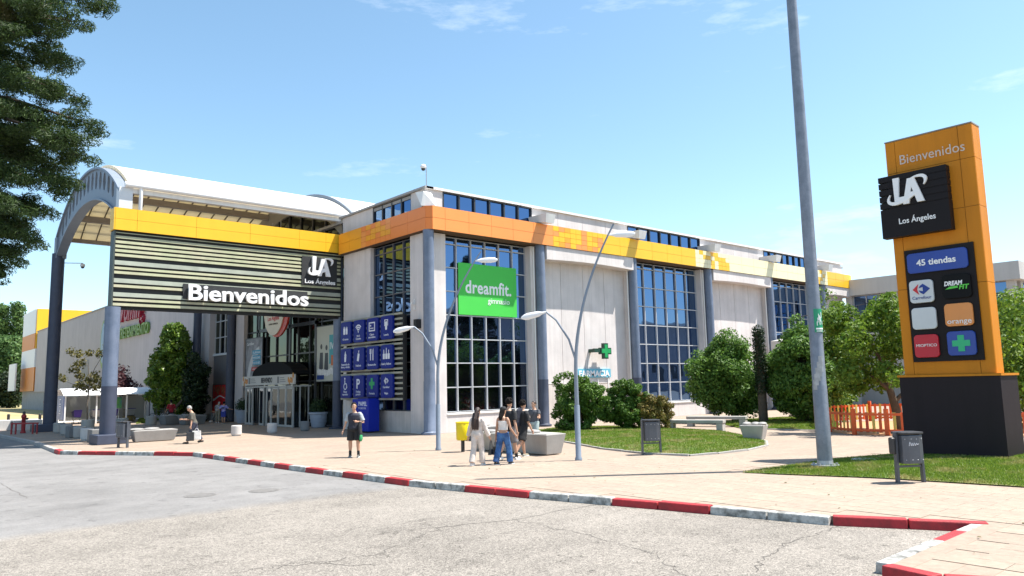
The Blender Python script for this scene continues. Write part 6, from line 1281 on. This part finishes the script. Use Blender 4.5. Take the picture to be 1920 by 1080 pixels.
P2 = lawn([Vector((*p, 0)) for p in LAWN2], 0.10, 120000, 0.055, 52)
L3 = [at(*p) for p in ((1386, 803), (1470, 806), (1562, 808), (1575, 797), (1560, 785), (1470, 783), (1390, 788), (1340, 792))]; P3 = lawn(L3, 0.08, 26000, 0.06, 53); ring_kerb(P3, [0, 1], 'pale edging stones before the grass under the two big trees')
L4 = [at(*p) for p in ((255, 795), (285, 792), (300, 786), (262, 784))]; lawn(L4, 0.03, 5000, 0.07, 54)
hd_ = MB().lathe([(0.38, 0), (0.38, 0.03), (0.3, 0.035)], (*at(1625, 868)[:2], 0.07), 18); tag(hd_.build('valve_cover', conc_l, None, own=True), 'pale round cover plate lying in the near grass strip', 'cover plate')
# fallen leaves and litter on the pavement
def litter(x0, y0, x1, y1, n, m, seed):
    qq = np.random.default_rng(seed); xy = np.stack([x0+(x1-x0)*qq.random(n), y0+(y1-y0)*qq.random(n)], 1); xy = np.array([p for p in xy if inside(p, K+[(120, -40), (120, 160), (6.3, 160)])])
    return [(x, y, 0.012) for x, y in xy]
pl = litter(10, 2, 27, 25, 260, None, 9); o = leaves('fallen_leaves', L_olive, pl, 0.02, 260, 0.05, None, 0.6, seed=9, squash=(1, 1, 0.2), up=6); tag(o, kind='stuff')
pl = [(at(1240+rng.random()*90, 838+rng.random()*10)[:2]) for _ in range(40)]; o = leaves('fallen_leaves', L_olive, [(x, y, 0.015) for x, y in pl], 0.25, 60, 0.06, None, 0.6, seed=10, squash=(1, 1, 0.02), up=6); tag(o, kind='stuff')
# ------------------------------------------------------------------ people
skin = mat('skin', (0.52, 0.30, 0.20), 0.55, 0.06, 8); skin_d = mat('skin_tan', (0.40, 0.22, 0.14), 0.55, 0.06, 8)
def cloth(n, c, var=0.18): return mat('cloth_'+n, c, 0.85, var+0.06, 6.0, bump=0.9, bscale=11)
hair_k = mat('hair_black', (0.012, 0.010, 0.009), 0.85, 0.3, 30, bump=0.6, bscale=70, spec=0.15); hair_b = mat('hair_brown', (0.035, 0.018, 0.012), 0.45, 0.4, 25, bump=0.6, bscale=60); hair_g = mat('hair_grey', (0.36, 0.35, 0.335), 0.6, 0.3, 30, bump=0.6, bscale=70)
eye_m = mat('eye', (0.02, 0.015, 0.012), 0.2, 0.0); lip_m = mat('lip', (0.36, 0.12, 0.10), 0.5, 0.05)
def remeshed(mb, name, m, parent, voxel=0.012, smooth=3):
    o = link('tmp', mb.mesh('tmp', None)); r_ = o.modifiers.new('r', 'REMESH'); r_.mode = 'VOXEL'; r_.voxel_size = voxel
    s_ = o.modifiers.new('s', 'SMOOTH'); s_.factor = 0.5; s_.iterations = smooth
    bpy.context.view_layer.update(); me = bpy.data.meshes.new_from_object(o.evaluated_get(bpy.context.evaluated_depsgraph_get()))
    old = o.data; bpy.data.objects.remove(o); bpy.data.meshes.remove(old); me.materials.clear(); me.materials.append(m); me.name = name
    me.polygons.foreach_set('use_smooth', [True]*len(me.polygons)); return link(name, me, parent)
V3 = Vector
def person(base, face, label, h=1.75, pose=None, girth=1.0, skin_m=skin, fine=0.010, **fit):
    """one figure: facing angle in degrees from +X; pose angles in degrees; a continuous body, clothes and hair as children"""
    ps = dict(hL=0, hR=0, kL=4, kR=4, sL=4, sR=4, aL=8, aR=8, eL=12, eR=12, lean=2, twist=0, head=0, nod=0, splay=4, eyL=0, eyR=0); ps.update(pose or {})
    T = thing('person', label, 'person', base, R(face-90)); s = h
    def rx(v, a): c, q = math.cos(a), math.sin(a); return V3((v.x, v.y*c+v.z*q, -v.y*q+v.z*c))   # positive a leans +z towards +y
    def leg(side, hip, knee):
        x = side*0.052*s*girth**0.5; H = V3((x, 0, 0)); sp = math.sin(R(ps['splay']))*side
        d1 = V3((sp*0.5, math.sin(R(hip)), -math.cos(R(hip)))).normalized(); Kn = H+d1*0.245*s; d2 = V3((sp*0.2, math.sin(R(hip-knee)), -math.cos(R(hip-knee)))).normalized(); A = Kn+d2*0.245*s
        return H, Kn, A, d2
    LL, LR = leg(-1, ps['hL'], ps['kL']), leg(1, ps['hR'], ps['kR']); pz = -min(LL[2].z, LR[2].z)+0.043*s
    if 'seat' in ps: pz = ps['seat']
    Pv = V3((0, 0, pz)); LL = [a+Pv for a in LL[:3]]; LR = [a+Pv for a in LR[:3]]; le = R(ps['lean'])
    def up(x, y, z): return rx(V3((x, y, z))*s, le)+Pv
    tors = [(-0.055, .070, .058, 0), (-0.02, .094, .070, 0), (0.02, .096, .070, 0), (.07, .086, .062, .003), (.12, .082, .058, .005), (.18, .092, .064, .006), (.235, .100, .064, 0), (.262, .088, .056, -.003), (.282, .066, .047, -.005), (.298, .044, .040, -.003), (.312, .033, .035, .002), (.345, .031, .034, .008)]
    def torso(mb, z0, z1, ex):
        L = [q for q in tors if z0 <= q[0] <= z1]; mb.tube([up(0, q[3], q[0]) for q in L], [(q[1]*s*(girth if q[0] < .28 else 1)+ex, q[2]*s*(girth**1.3 if q[0] < .28 else 1)+ex) for q in L], 18, ref=(0, 1, 0))
    arms = []
    for side, sh, ab, el, ey in ((-1, ps['sL'], ps['aL'], ps['eL'], ps['eyL']), (1, ps['sR'], ps['aR'], ps['eR'], ps['eyR'])):
        S = up(side*0.108*girth**0.4, 0, .262); d = V3((side*math.sin(R(ab)), math.sin(R(sh))*math.cos(R(ab)), -math.cos(R(sh))*math.cos(R(ab)))); d = rx(d, le*0.5); E = S+d*0.172*s
        d2 = V3((side*math.sin(R(ab-ey)), math.sin(R(sh+el))*math.cos(R(ab)), -math.cos(R(sh+el))*math.cos(R(ab)))); d2 = rx(d2, le*0.5).normalized(); Wr = E+d2*0.148*s; arms.append((S, E, Wr, d2, side))
    # body: trunk, neck, head, limbs, hands in one surface
    b = MB(); torso(b, -1, 1, 0); hd = R(ps['head']); Hc = up(0, .016+0.03*math.sin(R(ps['nod'])), .404)
    Rh = Matrix.Rotation(-hd, 3, 'Z'); hp = lambda x, y, z: Hc+rx(Rh @ V3((x, y, z)), le+R(ps['nod']))*s
    def hell(mb, c, r, n=14, m=9):
        t_ = MB().ell((0, 0, 0), r, n, m); mb.add([hp(c[0]+v[0], c[1]+v[1], c[2]+v[2]) for v in t_.v], t_.f)
    hell(b, (0, 0, .008), (.044, .055, .060)); hell(b, (0, .012, -.030), (.034, .040, .040)); hell(b, (0, .056, -.012), (.008, .012, .013), 8, 6)
    for sd_ in (-1, 1): hell(b, (sd_*.045, -.004, -.006), (.006, .012, .018), 8, 6)
    for (H, Kn, A), side in ((LL, -1), (LR, 1)):
        g = girth**0.6; b.tube([H+V3((0, 0, 0.02*s)), H*0.6+Kn*0.4, Kn, Kn*0.65+A*0.35+V3((0, -.006*s, 0)), A*0.9+Kn*0.1, A-V3((0, 0, 0.02*s))], [.052*s*g, .047*s*g, .033*s*g, .033*s*g, .021*s, .022*s], 12)
        b.tube([A+V3((0, -.025*s, -.03*s)), A+V3((0, .05*s, -.03*s)), A+V3((0, .095*s, -.034*s))], [(.02*s, .02*s), (.016*s, .025*s), (.008*s, .02*s)], 10, ref=(0, 0, 1))
    for S, E, Wr, d2, side in arms:
        g = girth**0.5; b.tube([S+V3((-side*.045*s, 0, .012*s)), S+V3((-side*.012*s, 0, .010*s)), S+V3((side*.004*s, 0, -.018*s)), S*0.55+E*0.45, E, E*0.6+Wr*0.4, Wr], [.020*s*g, .029*s*g, .031*s*g, .027*s*g, .021*s, .022*s, .0145*s], 10)
        lat = d2.cross(V3((0, 1, 0))) if abs(d2.y) < .9 else d2.cross(V3((0, 0, 1))); lat.normalize(); pal = lat.cross(d2); palm = Wr+d2*0.052*s; fw_ = pal   # fingers spread along fw_
        b.tube([Wr, Wr+d2*.02*s, palm], [(.011*s, .015*s), (.010*s, .022*s), (.009*s, .023*s)], 10, ref=tuple(lat))
        for k, (o_, ln) in enumerate(((-.018, .036), (-.006, .043), (.006, .041), (.018, .033))):
            p0 = Wr+d2*.045*s+fw_*o_*s; curl = -lat*side*0.35
            b.tube([p0, p0+(d2+curl*.3).normalized()*ln*.55*s, p0+(d2+curl*.3).normalized()*ln*.55*s+(d2+curl*1.6).normalized()*ln*.5*s], [.0058*s, .0052*s, .0045*s], 6)
        th0 = Wr+d2*.014*s+fw_*.018*s; b.tube([th0, th0+(d2*.7+fw_*.7).normalized()*.025*s, th0+(d2*.7+fw_*.7).normalized()*.025*s+d2*.018*s], [.0075*s, .0065*s, .0052*s], 6)
    body = remeshed(b, 'body', skin_m, T, fine, 2)
    ey = MB(); [hell(ey, (x*.019, .0505, .008), (.0065, .004, .0045), 8, 6) for x in (-1, 1)]; [hell(ey, (x*.019, .051, .021), (.011, .003, .0022), 8, 6) for x in (-1, 1)]; ey.build('eyes', eye_m, T, local=True); mo = MB(); hell(mo, (0, .0505, -.040), (.014, .004, .0035), 8, 6); mo.build('mouth', lip_m, T, local=True)
    # clothes
    def top(m, z0=-.03, z1=.296, sleeve=0.55, ex=0.014, name='shirt', sleeve_m=None, wide=0.0):
        mb = MB(); torso(mb, z0, z1, ex*s/1.75+wide); sms = [mb if not sleeve_m else MB() for _ in arms]
        for (S, E, Wr, d2, side), sm in zip(arms, sms):
            if sleeve <= 0: continue
            if sleeve <= 1: end = S+(E-S)*sleeve; sm.tube([S+V3((-side*.042*s, 0, .010*s)), S+V3((-side*.012*s, 0, .007*s)), S+V3((side*.004*s, 0, -.02*s)), end], [.018*s+ex, .028*s+ex, .032*s*girth**.4+ex, .031*s*girth**.4+ex*1.4], 12)
            else: sm.tube([S+V3((-side*.042*s, 0, .010*s)), S+V3((-side*.012*s, 0, .007*s)), S+V3((side*.004*s, 0, -.02*s)), E, E+(Wr-E)*(sleeve-1)], [.018*s+ex, .028*s+ex, .031*s+ex, .025*s+ex*1.2, .020*s+ex*1.5], 12)
        o = remeshed(mb, name, m, T, 0.012, 3)
        if sleeve_m: [remeshed(sm, 'sleeve', sleeve_m, o, 0.012, 2) for sm in sms]
        return o
    def bottoms(m, frac, name='trousers', ex=0.012, flare=0.0, z1=.035):
        mb = MB(); torso(mb, -.06, z1, ex*0.9)
        for H, Kn, A in (LL, LR):
            g = girth**0.6; f = frac
            if f <= 1: e = H+(Kn-H)*f; mb.tube([H+V3((0, 0, .03*s)), H*.5+e*.5, e], [.056*s*g+ex, .052*s*g+ex+flare*.5, .047*s*g+ex+flare], 14)
            else:
                e = Kn+(A-Kn)*(f-1); mb.tube([H+V3((0, 0, .03*s)), H*.55+Kn*.45, Kn, Kn*.5+e*.5, e], [.056*s*g+ex, .050*s*g+ex, .036*s*g+ex+flare*.35, .034*s*g+ex+flare*.7, .028*s*g+ex+flare], 14)
        return remeshed(mb, name, m, T, 0.012, 3)
    def shoes(m, sole=None):
        for (H, Kn, A) in (LL, LR):
            mb = MB(); z = -.033*s; mb.tube([A+V3((0, -.040*s, z+.008*s)), A+V3((0, -.02*s, z+.012*s)), A+V3((0, .04*s, z+.006*s)), A+V3((0, .085*s, z)), A+V3((0, .108*s, z-.002*s))], [(.014*s, .018*s), (.026*s, .027*s), (.021*s, .029*s), (.014*s, .029*s), (.005*s, .016*s)], 12, ref=(0, 0, 1)); mb.build('shoe', m, T, smooth=True, local=True)
            mb = MB(); mb.prism([A+V3((x*s, y*s, -.0435*s)) for x, y in ((-.024, -.04), (.024, -.04), (.03, .05), (.02, .105), (-.02, .105), (-.03, .05))], (0, 0, .010*s)); mb.build('sole', sole or white_paint, T, local=True)
    def socks(m):
        mb = MB()
        for H, Kn, A in (LL, LR): mb.tube([A+(Kn-A)*.32, A-V3((0, 0, .015*s))], [.026*s, .026*s], 10)
        mb.build('socks', m, T, smooth=True, local=True)
    def hair(m, kind):
        mb = MB()
        if kind == 'short': hell(mb, (0, -.013, .028), (.049, .058, .055)); hell(mb, (0, -.028, .000), (.047, .040, .05))
        if kind == 'curly':
            qq = np.random.default_rng(3)
            for _ in range(60):
                d = qq.normal(size=3); d /= np.linalg.norm(d)
                if d[2] < -.25 or (d[1] > .45 and d[2] < .45): continue
                hell(mb, (d[0]*.050, d[1]*.055-.008, d[2]*.058+.024), (.022, .022, .022), 7, 5)
            hell(mb, (0, -.010, .02), (.049, .056, .055))
        if kind == 'long':
            hell(mb, (0, -.010, .022), (.050, .060, .056)); L = [hp(0, -.03, .02), hp(0, -.050, -.05), up(0, -.062, .27), up(0, -.068, .18), up(0, -.066, .10)]; mb.tube(L, [(.05*s, .045*s), (.034*s, .055*s), (.026*s, .064*s), (.022*s, .058*s), (.010*s, .040*s)], 12, ref=(0, 1, 0))
            for k in range(9): x = (k-4)*.014; mb.tube([hp(x, -.055, -.02), up(x*1.1, -.085, .26), up(x*1.2+.006*math.sin(k*2), -.088, .18), up(x*1.1, -.080, .085+.012*math.cos(k*3))], [.010*s, .011*s, .011*s, .006*s], 6)
        if kind == 'mid':
            hell(mb, (0, -.010, .022), (.050, .060, .056)); mb.tube([hp(0, -.03, .02), hp(0, -.048, -.05), up(0, -.05, .29), up(0, -.052, .24)], [(.048*s, .05*s), (.036*s, .06*s), (.03*s, .07*s), (.014*s, .056*s)], 12, ref=(0, 1, 0))
        if kind == 'bun': hell(mb, (0, -.013, .022), (.051, .061, .057)); hell(mb, (0, -.065, .03), (.025, .022, .025))
        return remeshed(mb, 'hair', m, T, 0.009, 1)
    fn = dict(top=top, bottoms=bottoms, shoes=shoes, socks=socks, hair=hair, up=up, hp=hp, arms=arms, hell=hell, T=T, s=s, LL=LL, LR=LR, tors=torso)
    return type('Fig', (), fn)
def handbag(T, c, w, d, h, m, handle=0.18, name='handbag', loc_label=None):
    mb = MB(); x, y, z = c; mb.hexa([(x-w/2, y-d/2, z-h), (x+w/2, y-d/2, z-h), (x+w/2, y+d/2, z-h), (x-w/2, y+d/2, z-h), (x-w*.45, y-d*.3, z), (x+w*.45, y-d*.3, z), (x+w*.45, y+d*.3, z), (x-w*.45, y+d*.3, z)])
    return mb
def held(F_, label, name, cat, side, size, m, drop=0.22, axis='y', handle_m=None):
    """a bag hanging from a hand: a thing of its own, carried at the person's grip"""
    S, E, Wr, d2, sd_ = F_.arms[0 if side < 0 else 1]; g = Wr+d2*0.07*F_.s; M4 = Matrix.Translation(F_.T.location) @ Matrix.Rotation(F_.T.rotation_euler.z, 4, 'Z'); w = M4 @ g
    t_ = thing(name, label, cat, (w.x, w.y, w.z-drop-size[2]), F_.T.rotation_euler.z); a, b_, c = size
    MB().hexa([(-a/2, -b_/2, 0), (a/2, -b_/2, 0), (a/2, b_/2, 0), (-a/2, b_/2, 0), (-a*.35, -b_*.48, c), (a*.35, -b_*.48, c), (a*.35, b_*.48, c), (-a*.35, b_*.48, c)]).build('bag', m, t_, local=True, bevel=0.012)
    for x in (-a*.3, a*.3): MB().tube([(x, -b_*.25, c-0.01), (x*.5, -b_*.12, c+drop*.8), (0, 0, c+drop), (x*.5, b_*.12, c+drop*.8), (x, b_*.25, c-0.01)], 0.008, 6).build('handle', handle_m or m, t_, local=True)
    return t_
TOCAM = lambda p: math.degrees(math.atan2(-p[1], -p[0]))
black_c = cloth('black', (0.016, 0.017, 0.02)); navy_c = cloth('navy', (0.025, 0.028, 0.045)); grey_c = cloth('grey', (0.20, 0.19, 0.20)); lightgrey_c = cloth('light_grey', (0.36, 0.39, 0.41)); cream_c = cloth('cream', (0.62, 0.55, 0.50)); white_c = cloth('white', (0.72, 0.70, 0.68)); denim = mat('cloth_denim', (0.03, 0.09, 0.25), 0.85, 0.45, 5.0, bump=1.0, bscale=11, col2=(0.06, 0.17, 0.40), mixscale=7); pale_den = cloth('pale_green_denim', (0.34, 0.42, 0.42)); olive_c = cloth('olive_grey', (0.09, 0.085, 0.07)); darkden = cloth('dark_denim', (0.05, 0.055, 0.085)); red_c = cloth('red', (0.30, 0.012, 0.025)); lilac_c = cloth('lilac', (0.30, 0.29, 0.62)); blue_c = cloth('blue', (0.03, 0.05, 0.30)); khaki = cloth('khaki', (0.26, 0.23, 0.17)); leather = mat('black_leather', (0.015, 0.015, 0.016), 0.3, 0.1); sneaker_w = mat('sneaker_white', (0.62, 0.61, 0.60), 0.6, 0.1, 8); sneaker_k = mat('sneaker_black', (0.03, 0.03, 0.03), 0.6, 0.1, 8)
# the man in the middle
p = at(664, 857); A = person(p, TOCAM(p)-12, 'man in dark tee with pale sleeves and black shorts, dark headset, jacket on his arm', 1.78, dict(hL=3, hR=-3, aR=14, aL=20, eR=18, sL=6, eL=98, eyL=70, splay=9, head=-14), 1.18, fine=0.009)
A.top(navy_c, -.05, .296, 0.80, 0.016, sleeve_m=lightgrey_c); A.bottoms(black_c, 0.92, 'shorts', 0.018, 0.012); A.socks(black_c); A.shoes(mat('sneaker_grey', (0.10, 0.10, 0.09), 0.7, 0.3, 12)); A.hair(hair_k, 'short')
mb = MB(); [A.hell(mb, (x*.05, -.002, -.004), (.010, .020, .024), 10, 6) for x in (-1, 1)]; mb.tube([A.hp(.05*math.cos(a), -.004, .01+.066*math.sin(a)) for a in [PI*i/10 for i in range(11)]], .012, 6); mb.build('headset', black_metal, A.T, smooth=True, local=True)
S, E, Wr, d2, sd_ = A.arms[0]; g = Wr+d2*0.05*A.s; M4 = Matrix.Translation(A.T.location) @ Matrix.Rotation(A.T.rotation_euler.z, 4, 'Z'); elb = E*0.5+Wr*0.5; w = M4 @ elb
jk = thing('jacket', 'black and green jacket hanging over the arm of the man in black', 'jacket', (w.x, w.y, w.z-0.62), A.T.rotation_euler.z)
jm = MB(); jm.tube([(0, 0, 0.64), (0.01, 0.02, 0.5), (-0.01, 0.03, 0.25), (0.02, 0.02, 0.08), (0, 0, 0.0)], [(.05, .09), (.06, .11), (.055, .10), (.06, .11), (.03, .06)], 12); remeshed(jm, 'cloth', black_c, jk, 0.012, 2)
jm = MB(); jm.tube([(-0.03, 0.05, 0.20), (-0.04, 0.06, 0.08), (-0.03, 0.05, 0.0)], [(.05, .07), (.06, .085), (.03, .05)], 10); jm.build('green_lining', cloth('green', (0.04, 0.32, 0.12)), jk, smooth=True, local=True)
# the old man with bags
p = at(363, 831); A = person(p, 157, 'old grey haired man in a dark tee carrying a dark and a white bag', 1.70, dict(hL=22, hR=-14, kL=8, kR=20, sR=34, aR=8, eR=66, sL=2, eL=10, aL=12, lean=15, nod=16), 1.05, fine=0.010)
A.top(olive_c, -.05, .296, 0.95, 0.02); A.bottoms(darkden, 1.9, 'trousers', 0.016, 0.01); A.shoes(sneaker_k, black_metal); A.hair(hair_g, 'short')
held(A, 'dark grey shopping bag in the old man\'s hand', 'shopping_bag', 'bag', -1, (0.13, 0.32, 0.38), cloth('charcoal', (0.035, 0.038, 0.042)), 0.14); wb = held(A, 'white carrier bag just behind the dark one carried by the old man', 'carrier_bag', 'bag', -1, (0.12, 0.36, 0.38), white_c, 0.12); wb.location += Vector((0.25, -0.05, 0.02))
away = lambda p, d=0: math.degrees(math.atan2(p[1], p[0]))+d
# girl in cream
p = at(896, 873); A = person(p, away(p, -28), 'girl with long brown wavy hair in a cream outfit with a small black bag', 1.64, dict(hL=-8, hR=10, kL=10, kR=6, aL=20, aR=14, sL=6, sR=10, eL=10, eR=16), 0.92, fine=0.009)
A.top(cream_c, -.045, .296, 1.9, 0.022, 'blouse', wide=0.012); A.bottoms(cream_c, 1.97, 'trousers', 0.016, 0.026); A.shoes(sneaker_w); A.hair(hair_b, 'long'); held(A, 'small black handbag swinging from the hand of the girl in cream', 'handbag', 'bag', 1, (0.09, 0.24, 0.16), leather, 0.26)
# girl in jeans
p = at(944, 871); A = person(p, away(p, -38), 'girl in a black cap, white cropped top and wide blue jeans', 1.66, dict(hL=-12, hR=20, kL=8, kR=14, aL=12, aR=16, sL=0, sR=6, eL=8, eR=30), 0.94, skin_d, fine=0.009)
A.top(white_c, .06, .235, 0, 0.014, 'crop_top'); A.bottoms(denim, 1.99, 'jeans', 0.018, 0.030, z1=.06); A.shoes(sneaker_k); A.hair(hair_k, 'mid'); mb = MB(); A.hell(mb, (0, -.004, .034), (.053, .062, .046)); A.hell(mb, (0, .065, .030), (.04, .045, .006)); mb.build('cap', black_c, A.T, smooth=True, local=True)
mb = MB(); [mb.tube([A.up(x*.05, .055, .22), A.up(x*.055, .0, .285), A.up(x*.05, -.058, .21)], .006, 6) for x in (-1, 1)]; mb.build('straps', white_c, A.T, local=True); held(A, 'black shoulder bag at the hip of the girl in jeans', 'shoulder_bag', 'bag', -1, (0.10, 0.22, 0.24), leather, 0.16)
# tall young man
p = at(966, 866); p = (p[0]+0.25, p[1]+0.55, 0); A = person(p, away(p, -36), 'tall young man with black curly hair, black tee and grey shorts', 1.86, dict(hL=-16, hR=18, kL=14, kR=8, aL=10, aR=9, sL=8, sR=-6, eL=16, eR=14), 0.98, fine=0.009)
A.top(black_c, -.06, .296, 0.8, 0.022); A.bottoms(grey_c, 0.98, 'shorts', 0.020, 0.02); A.socks(black_c); A.shoes(sneaker_w); A.hair(hair_k, 'curly')
# man with black hoodie
p = at(985, 860); p = (p[0]+0.35, p[1]+0.5, 0); A = person(p, away(p, -46), 'young man in black with a dark hoodie over the shoulders and black shorts', 1.76, dict(hL=16, hR=-20, kL=8, kR=18, aL=10, aR=10, eL=20, eR=20), 1.0, fine=0.010)
A.top(black_c, -.08, .300, 0.9, 0.024); A.bottoms(black_c, 0.98, 'shorts', 0.024, 0.028); A.shoes(mat('sneaker_beige', (0.30, 0.28, 0.22), 0.7, 0.2, 9)); A.hair(hair_k, 'curly'); mb = MB(); mb.tube([A.up(0, -.03, .31), A.up(0, -.075, .28), A.up(0, -.09, .16), A.up(0, -.085, .02)], [(.04*1.76, .07*1.76), (.03*1.76, .085*1.76), (.02*1.76, .075*1.76), (.01*1.76, .06*1.76)], 12, ref=(0, 1, 0)); remeshed(mb, 'hoodie', navy_c, A.T, 0.012, 2)
# woman facing us
p = at(1003, 838); A = person(p, TOCAM(p)-26, 'woman in grey top and pale trousers with black crossbody bag beyond the trough seat', 1.66, dict(hL=14, hR=-12, kL=6, kR=14, sR=10, eR=24, aL=16, sL=20, eL=78, lean=0, head=10), 1.0, fine=0.010)
A.top(cloth('slate', (0.075, 0.08, 0.095)), -.03, .285, 0.5, 0.014); A.bottoms(pale_den, 1.9, 'trousers', 0.018, 0.022); A.shoes(mat('sandal_brown', (0.22, 0.10, 0.05), 0.6, 0.1)); A.hair(hair_b, 'bun')
mb = MB(); mb.tube([A.up(-.06, .03, .285), A.up(-.02, .075, .20), A.up(.05, .078, .10), A.up(.095, .05, .02)], .010, 6); mb.tube([A.up(-.06, .03, .285), A.up(-.02, -.07, .20), A.up(.06, -.07, .10), A.up(.10, .0, .02)], .010, 6); mb.build('strap', leather, A.T, local=True); c = A.up(.115, .03, -.01); MB().box((c.x-.05, c.y-.11, c.z-.12), (c.x+.05, c.y+.11, c.z+.06)).build('crossbody_bag', leather, A.T, local=True, bevel=0.01)
# background people
p = at(311, 797); p = (p[0]+0.8, p[1]+1.6, 0); A = person(p, away(p, 10), 'person in a red shirt standing by the bicycles under the magnolia', 1.68, dict(aL=14, aR=14, eL=40, eR=40), 1.05, fine=0.014); A.top(red_c, -.06, .296, 0.9, 0.018); A.bottoms(black_c, 1.95, 'trousers'); A.shoes(sneaker_k); A.hair(hair_k, 'short')
p = (20.3, 56.3, 0); A = person(p, 196, 'person in a red top sitting on the dark trough below the red poster', 1.70, dict(hL=78, hR=84, kL=52, kR=74, seat=0.58, sL=20, sR=20, eL=70, eR=70, lean=-6), 1.0, fine=0.014); A.top(cloth('maroon', (0.20, 0.02, 0.03)), -.05, .296, 0.9, 0.018); A.bottoms(cloth('grey_trousers', (0.13, 0.125, 0.12)), 1.9, 'trousers'); A.shoes(sneaker_w); A.hair(hair_k, 'short')
p = (19.7, 54.7, 0); A = person(p, 60, 'grey haired person bending over a pushchair by the pale flower pot', 1.64, dict(lean=38, hL=14, hR=-6, kL=18, kR=12, sL=40, sR=40, eL=20, eR=20, nod=10), 1.0, fine=0.014); A.top(cloth('patterned_grey', (0.28, 0.27, 0.28), 0.6), -.06, .296, 0.9, 0.018); A.bottoms(khaki, 1.9, 'trousers'); A.shoes(sneaker_w); A.hair(hair_g, 'short')
p = (19.6, 53.3, 0); A = person(p, 48, 'child in a lilac print tee and blue shorts seen from behind by the flower pot', 1.52, dict(aL=42, aR=42, eL=70, eR=70, hL=6, hR=-4), 0.98, fine=0.013); A.top(lilac_c, -.05, .296, 0.85, 0.018); A.bottoms(blue_c, 0.95, 'shorts', 0.018, 0.012); A.shoes(sneaker_k); A.hair(hair_k, 'short'); mb = MB(); mb.box((-0.09, -0.155, 1.08), (0.09, -0.148, 1.13)); mb.box((-0.07, -0.155, 1.0), (0.07, -0.148, 1.05)); mb.build('print', navy_c, A.T, local=True)
PSH = thing('pushchair', 'small dark pushchair in front of the bending grey haired person', 'pushchair', (20.25, 55.2, 0), 0.3)
for x in (-0.22, 0.22):
    for y in (-0.3, 0.3): n = 12; MB().tube([(x, y+0.11*math.cos(2*PI*i/n), 0.12+0.11*math.sin(2*PI*i/n)) for i in range(n+1)], 0.018, 5, cap=False, ref=(1, 0, 0)).build('wheel', tyre, PSH, local=True)
    MB().tube([(x, -0.3, 0.14), (x, 0.1, 0.55), (x, 0.42, 1.0)], 0.014, 6).build('frame', steel, PSH, local=True)
MB().hexa([(-0.2, -0.25, 0.35), (0.2, -0.25, 0.35), (0.2, 0.12, 0.35), (-0.2, 0.12, 0.35), (-0.2, -0.2, 0.45), (0.2, -0.2, 0.45), (0.2, 0.3, 0.85), (-0.2, 0.3, 0.85)]).build('seat', black_c, PSH, local=True, bevel=0.03); MB().tube([(-0.22, 0.42, 1.0), (0.22, 0.42, 1.0)], 0.02, 6).build('handle', tyre, PSH, local=True)
p = (20.0, 121, 0); A = person(p, 20, 'far person in a red shirt standing at the end of the long grey wall', 1.75, dict(aL=12, aR=12), 1.0, fine=0.02); A.top(red_c, -.06, .296, 0.9, 0.018); A.bottoms(darkden, 1.95, 'trousers'); A.shoes(sneaker_k); A.hair(hair_k, 'short')
